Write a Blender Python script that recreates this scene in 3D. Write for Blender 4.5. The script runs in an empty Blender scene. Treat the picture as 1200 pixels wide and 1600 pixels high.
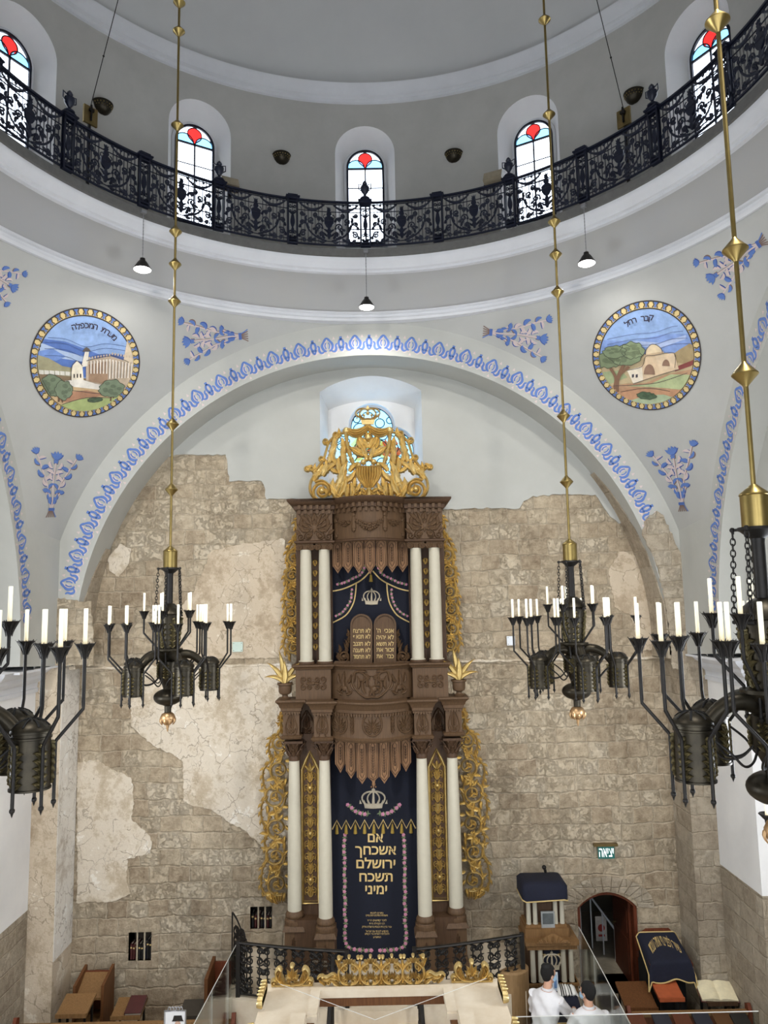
import bpy, bmesh, math, random
from mathutils import Vector, Matrix, Euler
from mathutils.geometry import tessellate_polygon
C = bpy.context.scene.collection
PI = math.pi
sin, cos, sqrt, atan2 = math.sin, math.cos, math.sqrt, math.atan2
def R(d): return math.radians(d)
def lerp(a, b, t): return a+(b-a)*t
random.seed(7)

# ------------------------------------------------------------------ camera
FPX, PITCH, YAW, ROLL, CX = 1178., .1208, .0097, -.018, .147
fw = Vector((sin(YAW)*cos(PITCH), cos(YAW)*cos(PITCH), sin(PITCH)))
rt = Vector((cos(YAW), -sin(YAW), 0)); up = rt.cross(fw)
rt, up = rt*cos(ROLL)+up*sin(ROLL), -rt*sin(ROLL)+up*cos(ROLL)
def make_camera():
    cd = bpy.data.cameras.new('camera'); co = bpy.data.objects.new('camera', cd); C.objects.link(co)
    m = Matrix((rt, up, -fw)).transposed().to_4x4(); m.translation = Vector((CX, 0, 0)); co.matrix_world = m
    cd.sensor_fit = 'VERTICAL'; cd.sensor_height = 24; cd.lens = FPX/1600*24; cd.clip_end = 200; cd.clip_start = .05
    bpy.context.scene.camera = co
make_camera()
def P(x, y, Y):
    d = fw+rt*((x-600)/FPX)-up*((y-800)/FPX)
    return Vector((CX, 0, 0))+d*(Y/d.y)
def Zy(y, Y): return P(581+(y-800)*.0118, y, Y).z        # height of an image row on the ark axis
def K(y, Y):                                             # metres for one pixel at that row and depth
    return (Y*cos(PITCH)+Zy(y, Y)*sin(PITCH))/FPX

# ------------------------------------------------------------------ mesh builder
class MB:
    def __init__(s, f=None): s.V = []; s.F = []; s.M = []; s.f = f
    def add(s, vs, fs, mi=0):
        n = len(s.V)
        for v in vs: s.V.append(Vector(s.f(*v)) if s.f else Vector(v))
        for f in fs: s.F.append([n+i for i in f]); s.M.append(mi)
        return s
    def box(s, cx, cy, cz, sx, sy, sz, rz=0, mi=0, tilt=None):
        vs = []
        for dx in (-.5, .5):
            for dy in (-.5, .5):
                for dz in (-.5, .5):
                    v = Vector((dx*sx, dy*sy, dz*sz))
                    if tilt: v.rotate(tilt)
                    if rz: v.rotate(Euler((0, 0, rz)))
                    vs.append((cx+v.x, cy+v.y, cz+v.z))
        return s.add(vs, [(0, 1, 3, 2), (4, 6, 7, 5), (0, 4, 5, 1), (2, 3, 7, 6), (0, 2, 6, 4), (1, 5, 7, 3)], mi)
    def bb(s, x0, x1, y0, y1, z0, z1, mi=0): return s.box((x0+x1)/2, (y0+y1)/2, (z0+z1)/2, x1-x0, y1-y0, z1-z0, mi=mi)
    def lathe(s, prof, c=(0, 0, 0), n=24, a0=0, a1=2*PI, mi=0, sx=1, sy=1, closed=None, flip=False):
        full = abs(a1-a0-2*PI) < 1e-6
        m = n if full else n+1
        vs = []
        for r, z in prof:
            for i in range(m):
                a = a0+(a1-a0)*i/n; vs.append((c[0]+r*cos(a)*sx, c[1]+r*sin(a)*sy, c[2]+z))
        fs = []
        for j in range(len(prof)-1):
            for i in range(n):
                i2 = (i+1) % m if full else i+1
                fs.append((j*m+i, j*m+i2, (j+1)*m+i2, (j+1)*m+i))
        if full:
            if prof[0][0] > 1e-5 and closed != False: fs.append(tuple(range(m))[::-1])
            if prof[-1][0] > 1e-5 and closed != False: fs.append(tuple((len(prof)-1)*m+i for i in range(m)))
        return s.add(vs, fs, mi)
    def tube(s, pts, r, n=8, cap=True, mi=0, flat=1., closed=False):
        pts = [Vector(p) for p in pts]; N = len(pts)
        rr = r if isinstance(r, (list, tuple)) else [r]*N
        nrm = None; vs = []
        for i, p in enumerate(pts):
            a = pts[i-1] if (i > 0 or closed) else pts[i]; b = pts[(i+1) % N] if (i < N-1 or closed) else pts[i]
            t = (b-a)
            if t.length < 1e-9: t = Vector((0, 0, 1))
            t.normalize()
            if nrm is None:
                ref = Vector((0, 0, 1)) if abs(t.z) < .9 else Vector((1, 0, 0))
                nrm = (ref-t*ref.dot(t)).normalized()
            else:
                q = nrm-t*nrm.dot(t)
                nrm = q.normalized() if q.length > 1e-6 else nrm
            bn = t.cross(nrm)
            for k in range(n):
                a = 2*PI*k/n; v = p+(nrm*cos(a)*flat+bn*sin(a))*rr[i]; vs.append(tuple(v))
        fs = []
        for i in range(N if closed else N-1):
            j = (i+1) % N
            for k in range(n): fs.append((i*n+k, i*n+(k+1) % n, j*n+(k+1) % n, j*n+k))
        if cap and not closed: fs += [tuple(range(n))[::-1], tuple((N-1)*n+k for k in range(n))]
        return s.add(vs, fs, mi)
    def ball(s, c, r, n=10, m=6, mi=0, sx=1, sy=1, sz=1):
        prof = [(max(r*sin(PI*j/m), 1e-6), -r*cos(PI*j/m)*sz) for j in range(m+1)]
        return s.lathe(prof, c, n, mi=mi, sx=sx, sy=sy, closed=False)
    # ---- relief pieces in a local (x, y, h) frame
    def poly(s, pts, h=0, d=0, mi=0, holes=()):
        loops = [list(pts)]+[list(q) for q in holes]
        flat = [p for l in loops for p in l]
        tri = tessellate_polygon([[Vector((p[0], p[1], 0)) for p in l] for l in loops])
        vs = [(p[0], p[1], h+d) for p in flat]; fs = [tuple(t) for t in tri]
        if d:
            n = len(flat); vs += [(p[0], p[1], h) for p in flat]
            fs += [tuple(n+i for i in t)[::-1] for t in tri]
            o = 0
            for l in loops:
                m = len(l)
                for i in range(m):
                    j = (i+1) % m; fs.append((o+i, o+j, n+o+j, n+o+i))
                o += m
        return s.add(vs, fs, mi)
    def rtube(s, pts, w, h, base=0, mi=0, seg=4):           # half-round moulding along a 2D path
        N = len(pts); ww = w if isinstance(w, (list, tuple)) else [w]*N
        hh = h if isinstance(h, (list, tuple)) else [h*(q/max(ww)) if isinstance(w, (list, tuple)) else h for q in ww]
        vs = []
        for i, p in enumerate(pts):
            a = pts[max(i-1, 0)]; b = pts[min(i+1, N-1)]
            tx, ty = b[0]-a[0], b[1]-a[1]; L = math.hypot(tx, ty) or 1; nx, ny = -ty/L, tx/L
            for k in range(seg+1):
                a_ = PI*k/seg; c_, s_ = cos(a_), sin(a_)
                vs.append((p[0]+nx*c_*ww[i], p[1]+ny*c_*ww[i], base+s_*hh[i]))
        m = seg+1; fs = []
        for i in range(N-1):
            for k in range(seg): fs.append((i*m+k, i*m+k+1, (i+1)*m+k+1, (i+1)*m+k))
            fs.append((i*m+seg, i*m, (i+1)*m, (i+1)*m+seg))
        fs += [tuple(range(m))[::-1], tuple((N-1)*m+k for k in range(m))]
        return s.add(vs, fs, mi)
    def leaf(s, x, y, a, L, W, bend=0., h=.02, base=0, lobes=3, mi=0, n=9, tip=.0):
        pts = []; px, py, an = x, y, a; st = L/n
        for i in range(n+1):
            t = i/n; prof = sin(PI*min(1, (t*.92+.08))**.8)
            lob = 1-.38*abs(((t*lobes) % 1)-.0)**1.2 if lobes else 1
            w = W*.5*max(prof, 0)*lob
            if i == n: w = W*.02
            pts.append((px, py, an, w, t)); px += cos(an)*st; py += sin(an)*st; an += bend/n
        vs = []
        for (qx, qy, an, w, t) in pts:
            nx, ny = -sin(an), cos(an); hh = h*(.35+.65*sin(PI*min(1, t*.85+.12)))
            for o, z in ((-1, 0), (-.55, hh), (0, hh*.6), (.55, hh), (1, 0)):
                vs.append((qx+nx*w*o-cos(an)*abs(o)*w*.25, qy+ny*w*o-sin(an)*abs(o)*w*.25, base+z))
        fs = []
        for i in range(n):
            for k in range(4): fs.append((i*5+k, i*5+k+1, (i+1)*5+k+1, (i+1)*5+k))
            fs.append((i*5+4, i*5, (i+1)*5, (i+1)*5+4))
        return s.add(vs, fs, mi)
    def disc(s, x, y, r, h, base=0, n=12, mi=0):             # low boss
        vs = []; m = 3
        for j in range(m):
            q = PI/2*j/m; rr = r*cos(q); z = h*sin(q)
            for k in range(n): vs.append((x+rr*cos(2*PI*k/n), y+rr*sin(2*PI*k/n), base+z))
        vs.append((x, y, base+h)); fs = []
        for j in range(m-1):
            for k in range(n): fs.append((j*n+k, j*n+(k+1) % n, (j+1)*n+(k+1) % n, (j+1)*n+k))
        for k in range(n): fs.append(((m-1)*n+k, (m-1)*n+(k+1) % n, m*n))
        fs.append(tuple(range(n))[::-1])
        return s.add(vs, fs, mi)
def spiral(cx, cy, r0, r1, a0, turns, n=None, p=1.):
    n = n or max(8, int(abs(turns)*16)); out = []
    for i in range(n+1):
        t = i/n; a = a0+2*PI*turns*t; r = lerp(r0, r1, t**p); out.append((cx+r*cos(a), cy+r*sin(a)))
    return out
def arc(cx, cy, r, a0, a1, n=12, ry=None):
    return [(cx+r*cos(lerp(a0, a1, i/n)), cy+(ry or r)*sin(lerp(a0, a1, i/n))) for i in range(n+1)]
def bez(p0, p1, p2, p3, n=10):
    o = []
    for i in range(n+1):
        t = i/n; u = 1-t
        o.append(tuple(u**3*a+3*u*u*t*b+3*u*t*t*c+t**3*d for a, b, c, d in zip(p0, p1, p2, p3)))
    return o
def smooth_path(pts, n=6):                                   # Catmull-Rom
    o = []; N = len(pts)
    for i in range(N-1):
        p0 = pts[max(i-1, 0)]; p1 = pts[i]; p2 = pts[i+1]; p3 = pts[min(i+2, N-1)]
        for k in range(n):
            t = k/n; o.append(tuple(.5*((2*b)+(-a+c)*t+(2*a-5*b+4*c-d)*t*t+(-a+3*b-3*c+d)*t**3) for a, b, c, d in zip(p0, p1, p2, p3)))
    o.append(tuple(pts[-1])); return o

def obj(name, mb, mat, parent=None, smooth=35, kind=None, fixn=True):
    me = bpy.data.meshes.new(name)
    org = parent['_o'] if (parent is not None and '_o' in parent) else (0, 0, 0)
    org = Vector(org)
    me.from_pydata([v-org for v in mb.V], [], mb.F)
    mats = mat if isinstance(mat, (list, tuple)) else [mat]
    for m in mats: me.materials.append(m)
    me.polygons.foreach_set('material_index', mb.M)
    me.validate()
    if fixn:
        b = bmesh.new(); b.from_mesh(me); bmesh.ops.recalc_face_normals(b, faces=b.faces); b.to_mesh(me); b.free()
    if smooth:
        me.polygons.foreach_set('use_smooth', [True]*len(me.polygons)); me.set_sharp_from_angle(angle=R(smooth))
    me.update()
    o = bpy.data.objects.new(name, me); C.objects.link(o)
    if parent is not None:
        o.parent = parent
        o['_o'] = tuple(org)
    if kind: o['kind'] = kind
    return o
def thing(name, label, cat, loc=(0, 0, 0), rz=0, group=None, world=False):
    """world=True: the parts are given in world coordinates"""
    o = bpy.data.objects.new(name, None); C.objects.link(o); o.empty_display_size = .2
    o.location = loc; o.rotation_euler = (0, 0, rz)
    if world: o['_o'] = tuple(loc)
    o['label'] = label; o['category'] = cat
    if group: o['group'] = group
    return o
def tag(o, label, cat, group=None):
    o['label'] = label; o['category'] = cat
    if group: o['group'] = group
    return o
def struct(name, mb, mat, **k):
    o = obj(name, mb, mat, **k); o['kind'] = 'structure'; return o
def solo(name, mb, mat, label, cat, loc=(0, 0, 0), group=None, rz=0, **k):
    """one-mesh thing; mesh given in world coordinates, origin put at loc"""
    class _P(dict): pass
    org = Vector(loc)
    for v in mb.V: v -= org
    o = obj(name, mb, mat, **k); o.location = loc; o.rotation_euler = (0, 0, rz)
    return tag(o, label, cat, group)
def dup(o, loc=None, rz=None, label=None, group=None):
    def cp(q, par):
        c = q.copy(); C.objects.link(c)
        if par is not None: c.parent = par
        for ch in list(KIDS.get(q.name, [])): cp(ch, c)
        return c
    KIDS = {}
    for q in bpy.data.objects:
        if q.parent is not None: KIDS.setdefault(q.parent.name, []).append(q)
    c = cp(o, None)
    if loc is not None: c.location = loc
    if rz is not None: c.rotation_euler = (0, 0, rz)
    if label: c['label'] = label
    if group: c['group'] = group
    return c

def text2d(s, size, bold=0., heb=True, align='CENTER', res=3):
    """filled flat letters -> (verts2d, faces)"""
    cu = bpy.data.curves.new('t', 'FONT'); cu.body = s[::-1] if heb else s
    cu.size = size; cu.align_x = align; cu.align_y = 'CENTER'; cu.offset = bold; cu.resolution_u = res
    o = bpy.data.objects.new('t', cu); C.objects.link(o)
    dg = bpy.context.evaluated_depsgraph_get(); dg.update()
    me = bpy.data.meshes.new_from_object(o.evaluated_get(dg))
    vs = [(v.co.x, v.co.y) for v in me.vertices]; fs = [tuple(p.vertices) for p in me.polygons]
    bpy.data.objects.remove(o); bpy.data.curves.remove(cu); bpy.data.meshes.remove(me)
    return vs, fs
def add_text(mb, s, x, y, size, h, bold=0., width=None, mi=0, heb=True, rot=0, sx=1.):
    vs, fs = text2d(s, size, bold, heb)
    if not vs: return
    x0 = min(v[0] for v in vs); x1 = max(v[0] for v in vs); y0 = min(v[1] for v in vs); y1 = max(v[1] for v in vs)
    k = sx if width is None else width/(x1-x0)
    mx, my = (x0+x1)/2, (y0+y1)/2
    out = []
    for a, b in vs:
        a = (a-mx)*k; b -= my
        out.append((x+a*cos(rot)-b*sin(rot), y+a*sin(rot)+b*cos(rot), h))
    mb.add(out, fs, mi)

# ------------------------------------------------------------------ materials
def srgb(r, g, b):
    f = lambda c: (c/255/12.92 if c/255 <= .04045 else ((c/255+.055)/1.055)**2.4)
    return (f(r), f(g), f(b), 1)
class NT:
    def __init__(s, name):
        s.m = bpy.data.materials.new(name); s.m.use_nodes = True; s.t = s.m.node_tree; s.t.nodes.clear()
    def n(s, typ, **k):
        nd = s.t.nodes.new(typ)
        ins = k.pop('ins', {})
        for a, v in k.items(): setattr(nd, a, v)
        for a, v in ins.items():
            if hasattr(v, 'is_output'): s.t.links.new(v, nd.inputs[a])
            else: nd.inputs[a].default_value = v
        return nd
    def math(s, op, a, b=0., c=0.):
        return s.n('ShaderNodeMath', operation=op, ins={0: a, 1: b, 2: c}).outputs[0]
    def mix(s, f, a, b, mode='MIX'):
        nd = s.n('ShaderNodeMix', data_type='RGBA', blend_type=mode, ins={0: f, 6: a, 7: b}); return nd.outputs[2]
    def ramp(s, f, stops):
        nd = s.n('ShaderNodeValToRGB', ins={0: f}); cr = nd.color_ramp
        while len(cr.elements) < len(stops): cr.elements.new(.5)
        for e, (p, c) in zip(cr.elements, stops): e.position = p; e.color = c if len(c) == 4 else (*c, 1)
        return nd.outputs[0]
    def noise(s, vec, scale, detail=4, rough=.6, dist=0.):
        nd = s.n('ShaderNodeTexNoise', ins={'Scale': scale, 'Detail': detail, 'Roughness': rough, 'Distortion': dist})
        if vec is not None: s.t.links.new(vec, nd.inputs['Vector'])
        return nd.outputs[0]
    def pos(s): return s.n('ShaderNodeNewGeometry').outputs['Position']
    def objc(s): return s.n('ShaderNodeTexCoord').outputs['Object']
    def bump(s, h, strength=.3, dist=.02, normal=None):
        nd = s.n('ShaderNodeBump', ins={'Strength': strength, 'Distance': dist, 'Height': h})
        if normal is not None: s.t.links.new(normal, nd.inputs['Normal'])
        return nd.outputs[0]
    def out(s, col, rough=.6, metal=0., normal=None, emis=None, es=0., spec=None, coat=0.):
        b = s.n('ShaderNodeBsdfPrincipled')
        def put(k, v):
            if v is None: return
            if hasattr(v, 'is_output'): s.t.links.new(v, b.inputs[k])
            else: b.inputs[k].default_value = v
        put('Base Color', col); put('Roughness', rough); put('Metallic', metal); put('Normal', normal)
        put('Emission Color', emis); put('Emission Strength', es if emis is not None else None)
        put('Specular IOR Level', spec); put('Coat Weight', coat)
        o = s.n('ShaderNodeOutputMaterial'); s.t.links.new(b.outputs[0], o.inputs[0]); return s.m
_mc = {}
def flat(name, rgb, rough=.6, metal=0., var=.12, scale=9., bump=0., coat=0., spec=None):
    if name in _mc: return _mc[name]
    t = NT(name); c = srgb(*rgb); v = t.noise(t.objc(), scale, 4)
    f = t.n('ShaderNodeMapRange', ins={0: v, 1: .3, 2: .7, 3: 1-var, 4: 1+var}).outputs[0]
    col = t.n('ShaderNodeVectorMath', operation='SCALE', ins={0: c[:3], 3: f}).outputs[0]
    nr = t.bump(t.noise(t.objc(), scale*3, 5), bump, .01) if bump else None
    _mc[name] = t.out(col, rough, metal, nr, coat=coat, spec=spec); return _mc[name]
def plaster(name, rgb, rgb2, sc=.6, bump=.1):
    t = NT(name); p = t.pos()
    n1 = t.noise(p, sc, 5, .65); n2 = t.noise(p, 9, 4, .6)
    col = t.mix(t.ramp(n1, [(.35, (0, 0, 0)), (.7, (1, 1, 1))]), srgb(*rgb), srgb(*rgb2))
    return t.out(col, .85, 0, t.bump(n2, bump, .01), spec=.2)
M = {}
M['white'] = plaster('white_plaster', (184, 184, 180), (176, 176, 172))
M['arch'] = plaster('arch_plaster', (182, 182, 176), (174, 174, 168))
M['drum'] = plaster('drum_plaster', (186, 184, 178), (178, 176, 170), 1.5)
M['dome'] = plaster('dome_plaster', (206, 206, 204), (198, 198, 197), .4)
M['cove'] = plaster('cove_plaster', (168, 168, 168), (172, 170, 165), .5)
M['trim'] = plaster('trim_plaster', (216, 217, 220), (206, 207, 210), 1.)
M['pier'] = plaster('pier_plaster', (236, 235, 233), (228, 227, 226), 1.)
def stone(name, cols, bw=.47, rh=.365, mortar=.03, warp=.05, bstr=1., joint=(204, 188, 164), rough=1.):
    t = NT(name); g = t.n('ShaderNodeNewGeometry')
    p = g.outputs['Position']; sp = t.n('ShaderNodeSeparateXYZ', ins={0: p})
    sn = t.n('ShaderNodeSeparateXYZ', ins={0: g.outputs['True Normal']})
    side = t.math('GREATER_THAN', t.math('ABSOLUTE', sn.outputs[0]), .6)
    u = t.n('ShaderNodeMix', data_type='FLOAT', ins={0: side, 2: sp.outputs[0], 3: sp.outputs[1]}).outputs[0]
    cv = t.n('ShaderNodeCombineXYZ', ins={0: u, 1: sp.outputs[2], 2: 0.})
    def off(sc, amp, det=3.):
        nz = t.n('ShaderNodeTexNoise', ins={'Vector': p, 'Scale': sc, 'Detail': det})
        o = t.n('ShaderNodeVectorMath', operation='SUBTRACT', ins={0: nz.outputs['Color'], 1: (.5, .5, .5)}).outputs[0]
        return t.n('ShaderNodeVectorMath', operation='SCALE', ins={0: o, 3: amp}).outputs[0]
    v = t.n('ShaderNodeVectorMath', operation='ADD', ins={0: cv.outputs[0], 1: off(.9, warp*4)}).outputs[0]
    v = t.n('ShaderNodeVectorMath', operation='ADD', ins={0: v, 1: off(7., .085, 5.)}).outputs[0]
    def brick(w, h, o, sq, fr):
        return t.n('ShaderNodeTexBrick', offset=o, squash=sq, squash_frequency=fr,
             ins={'Vector': v, 'Color1': (0, 0, 0, 1), 'Color2': (1, 1, 1, 1), 'Mortar': (.5, .5, .5, 1), 'Scale': 1., 'Mortar Size': mortar,
                  'Mortar Smooth': 1., 'Bias': 0., 'Brick Width': w, 'Row Height': h})
    br = brick(bw, rh, .43, 1.5, 3)
    n3 = t.noise(p, 5., 9, .75); big = t.noise(p, .5, 4, .6); fine = t.noise(p, 24, 7, .8)
    # chiselled creases on the rougher blocks
    cr = t.math('ABSOLUTE', t.math('SUBTRACT', t.noise(p, 4.2, 8, .78, .3), .5))
    cr = t.n('ShaderNodeMapRange', ins={0: cr, 1: 0., 2: .035, 3: 1., 4: 0.}).outputs[0]
    rm = t.n('ShaderNodeMapRange', ins={0: t.math('ADD', t.math('MULTIPLY', br.outputs[0], .55), t.math('MULTIPLY', big, .9)), 1: .55, 2: .85, 3: 0., 4: 1.}).outputs[0]
    cr = t.math('MULTIPLY', cr, t.math('MULTIPLY', rm, rough))
    f1 = t.math('ADD', t.math('MULTIPLY', br.outputs[0], .4), t.math('MULTIPLY', t.noise(p, .8, 5, .65), .7))
    f2 = t.math('ADD', f1, t.math('MULTIPLY', t.math('SUBTRACT', n3, .5), 1.3))
    col = t.ramp(f2, [(.12, srgb(*cols[0])), (.42, srgb(*cols[1])), (.62, srgb(*cols[2])), (.95, srgb(*cols[3]))])
    jm = t.n('ShaderNodeMapRange', ins={0: t.noise(p, 1.3, 5), 1: .38, 2: .62, 3: .1, 4: .85}).outputs[0]
    col = t.mix(t.math('MULTIPLY', br.outputs['Fac'], jm), col, srgb(*joint))
    pit = t.ramp(fine, [(.30, (.62, .59, .55)), (.42, (.97, .97, .97)), (.78, (1.08, 1.08, 1.07))])
    col = t.mix(1., col, pit, 'MULTIPLY')
    col = t.mix(t.math('MULTIPLY', cr, .2), col, srgb(118, 98, 76))
    h = t.math('SUBTRACT', t.math('MULTIPLY', n3, 1.5), t.math('MULTIPLY', br.outputs['Fac'], .5))
    h = t.math('ADD', h, t.math('MULTIPLY', fine, .5)); h = t.math('SUBTRACT', h, t.math('MULTIPLY', cr, .22))
    return t.out(col, .92, 0, t.bump(h, bstr, .055), spec=.12)
M['stone'] = stone('old_stone', [(138, 120, 98), (184, 166, 141), (210, 193, 166), (234, 220, 196)])
M['ashlar'] = stone('pier_stone', [(150, 136, 118), (182, 167, 146), (202, 188, 166), (218, 206, 186)], bw=.5, rh=.36, warp=.03, mortar=.022, rough=.7)
def oldplaster(name, cols, crack=.5, white=.5):
    t = NT(name); p = t.pos(); n1 = t.noise(p, .9, 9, .72); n2 = t.noise(p, 6., 9, .75)
    f = t.math('ADD', n1, t.math('MULTIPLY', t.math('SUBTRACT', n2, .5), .5))
    col = t.ramp(f, [(.36, srgb(*cols[0])), (.46, srgb(*cols[1])), (.49, srgb(*cols[2])), (.6, srgb(*cols[2])), (.63, srgb(*cols[3])), (.7, srgb(*cols[3]))])
    nz = t.n('ShaderNodeTexNoise', ins={'Vector': p, 'Scale': 2.2, 'Detail': 5.})
    w = t.n('ShaderNodeVectorMath', operation='SCALE', ins={0: nz.outputs['Color'], 3: .6}).outputs[0]
    w = t.n('ShaderNodeVectorMath', operation='ADD', ins={0: w, 1: p}).outputs[0]
    c1 = t.math('LESS_THAN', t.n('ShaderNodeTexVoronoi', feature='DISTANCE_TO_EDGE', ins={'Vector': w, 'Scale': 1.9}).outputs[0], .014)
    c2 = t.math('LESS_THAN', t.n('ShaderNodeTexVoronoi', feature='DISTANCE_TO_EDGE', ins={'Vector': w, 'Scale': 6.}).outputs[0], .022)
    m1 = t.math('MULTIPLY', c1, t.math('GREATER_THAN', t.noise(p, .9, 3), crack)); m2 = t.math('MULTIPLY', c2, t.math('GREATER_THAN', t.noise(p, 1.1, 4), .57))
    msk = t.math('MAXIMUM', m1, t.math('MULTIPLY', m2, .7))
    col = t.mix(t.math('MULTIPLY', msk, .5), col, srgb(128, 112, 90))
    pit = t.ramp(t.noise(p, 22, 7, .8), [(.30, (.78, .75, .71)), (.42, (1, 1, 1))]); col = t.mix(1., col, pit, 'MULTIPLY')
    h = t.math('SUBTRACT', t.math('ADD', n2, t.math('MULTIPLY', f, .6)), t.math('MULTIPLY', msk, .5))
    return t.out(col, .9, 0, t.bump(h, .8, .035), spec=.12)
M['oldpl'] = oldplaster('old_cream_plaster', [(176, 158, 134), (196, 179, 155), (206, 190, 167), (226, 215, 196)])
M['oldpl2'] = oldplaster('old_white_plaster', [(188, 172, 148), (206, 192, 170), (218, 206, 187), (236, 229, 216)])
M['oldpl3'] = oldplaster('whitewashed_plaster', [(200, 190, 176), (222, 216, 206), (234, 229, 220), (244, 242, 236)])
def wood(name, a, b, rough=.55, sc=1., axis=2, coat=.0):
    t = NT(name); mp = t.n('ShaderNodeMapping', ins={'Vector': t.objc(), 'Scale': tuple((2. if i == axis else 22.)*sc for i in range(3))}).outputs[0]
    n1 = t.noise(mp, 1.6, 6, .6, .4); col = t.ramp(n1, [(.3, srgb(*a)), (.7, srgb(*b))])
    return t.out(col, rough, 0, t.bump(n1, .12, .004), coat=coat, spec=.25)
M['arkwood'] = wood('carved_walnut', (76, 57, 40), (98, 75, 53))
M['arkdark'] = wood('dark_walnut', (64, 46, 32), (84, 62, 44))
M['arkpanel'] = wood('valance_wood', (112, 82, 56), (140, 106, 76))
M['oak'] = wood('oak_wood', (112, 82, 50), (138, 104, 66))
M['oakd'] = wood('brown_wood', (84, 52, 28), (108, 70, 40))
M['mahog'] = wood('red_brown_wood', (84, 40, 24), (112, 58, 34))
def metal(name, rgb, rgb2, rough=.35, sc=6., m=1.):
    t = NT(name); n1 = t.noise(t.objc(), sc, 4, .6)
    col = t.mix(t.ramp(n1, [(.3, (0, 0, 0)), (.7, (1, 1, 1))]), srgb(*rgb), srgb(*rgb2))
    return t.out(col, rough, m, t.bump(n1, .08, .005))
M['gold'] = metal('gilded_wood', (200, 172, 108), (220, 196, 138), .36, 5., .8)
M['golddk'] = metal('antique_gold', (172, 146, 88), (196, 170, 110), .4, 7., .75)
M['brass'] = metal('brass', (150, 130, 78), (172, 150, 96), .34, 4.)
M['brassdk'] = metal('dull_brass', (120, 104, 70), (150, 130, 88), .4, 4.)
M['bronze'] = metal('dark_bronze', (46, 42, 35), (66, 60, 48), .4, 8., .8)
M['bronze2'] = metal('relief_bronze', (92, 84, 60), (118, 108, 76), .42, 12., .8)
M['iron'] = metal('black_iron', (34, 32, 31), (46, 43, 40), .5, 8., .6)
M['navyiron'] = metal('navy_painted_iron', (16, 20, 36), (24, 29, 48), .4, 6., .2)
M['copper'] = metal('aged_copper', (176, 138, 96), (208, 172, 128), .4, 14., .8)
M['cream'] = flat('cream_column', (188, 181, 162), .4, var=.03, coat=.0)
M['marble'] = plaster('bimah_marble', (196, 180, 156), (212, 200, 180), 2., .05)
M['velvet'] = flat('navy_velvet', (8, 13, 30), .9, var=.2, scale=30)
M['velvetb'] = flat('blue_velvet', (11, 15, 36), .85, var=.2, scale=20)
M['thread'] = flat('gold_thread', (206, 178, 118), .6, var=.1, scale=60)
M['silver'] = flat('silver_thread', (176, 164, 142), .5, var=.15, scale=60)
M['pink'] = flat('pink_thread', (196, 130, 156), .8, var=.15, scale=60)
M['green'] = flat('green_thread', (110, 124, 88), .8, var=.2, scale=60)
M['tassel'] = flat('gold_tassel', (150, 124, 48), .7, var=.2, scale=40)
M['black'] = flat('black_void', (14, 13, 13), .8)
M['grey'] = flat('grey_slab', (96, 95, 92), .7)
M['wax'] = None
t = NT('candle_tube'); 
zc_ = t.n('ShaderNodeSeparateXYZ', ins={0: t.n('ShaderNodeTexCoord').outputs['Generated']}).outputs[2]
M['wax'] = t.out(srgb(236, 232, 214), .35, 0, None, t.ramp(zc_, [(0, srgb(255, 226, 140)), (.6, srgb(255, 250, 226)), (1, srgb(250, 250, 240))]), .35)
def paint(name, rgb, rough=.85, var=.08): return flat(name, rgb, rough, var=var, scale=5)
M['pblue'] = paint('painted_blue', (92, 122, 184)); M['pdark'] = paint('painted_deep_blue', (64, 88, 160))
M['ppink'] = paint('painted_dusty_pink', (206, 190, 186)); M['pbrown'] = paint('painted_brown', (132, 108, 98))
def glass(name, rgb, rough=.05):
    t = NT(name)
    tr = t.n('ShaderNodeBsdfTransparent', ins={0: srgb(*rgb)}); gl = t.n('ShaderNodeBsdfGlossy', ins={0: (1, 1, 1, 1), 1: rough})
    fr = t.n('ShaderNodeLayerWeight', ins={0: .25}).outputs['Fresnel']
    mx = t.n('ShaderNodeMixShader', ins={0: t.math('MULTIPLY', fr, .7), 1: tr.outputs[0], 2: gl.outputs[0]})
    o = t.n('ShaderNodeOutputMaterial'); t.t.links.new(mx.outputs[0], o.inputs[0]); return t.m
M['gclear'] = glass('clear_window_glass', (250, 252, 255)); M['gred'] = glass('red_stained_glass', (206, 34, 30))
M['gblue'] = glass('pale_blue_stained_glass', (118, 176, 214)); M['gdeep'] = glass('deep_blue_stained_glass', (60, 120, 225))
M['gorange'] = glass('orange_stained_glass', (232, 92, 48)); M['gyellow'] = glass('yellow_stained_glass', (250, 225, 120))
M['acryl'] = glass('clear_acrylic', (236, 238, 236), .08)
# ================================================================== THE SETTING
EXPOSURE = 0.24
YC, YW, YB = 9.85, 17.0, 18.0            # room centre, arch wall, back wall
ZF = -9.3; ZC = -.865; RA = 6.62; RO = 7.25
XS = 7.0; YS = 8.54; ZS = -1.12; SA, SB = 6.77, 7.01; SAo, SBo = 7.22, 7.48   # side arch
RG, HG = 6.26, 7.94                      # gallery edge
AX = -.02                                # ark axis
cyl_ = lambda r, a, z: (r*sin(a), YC+r*cos(a), z)

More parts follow.
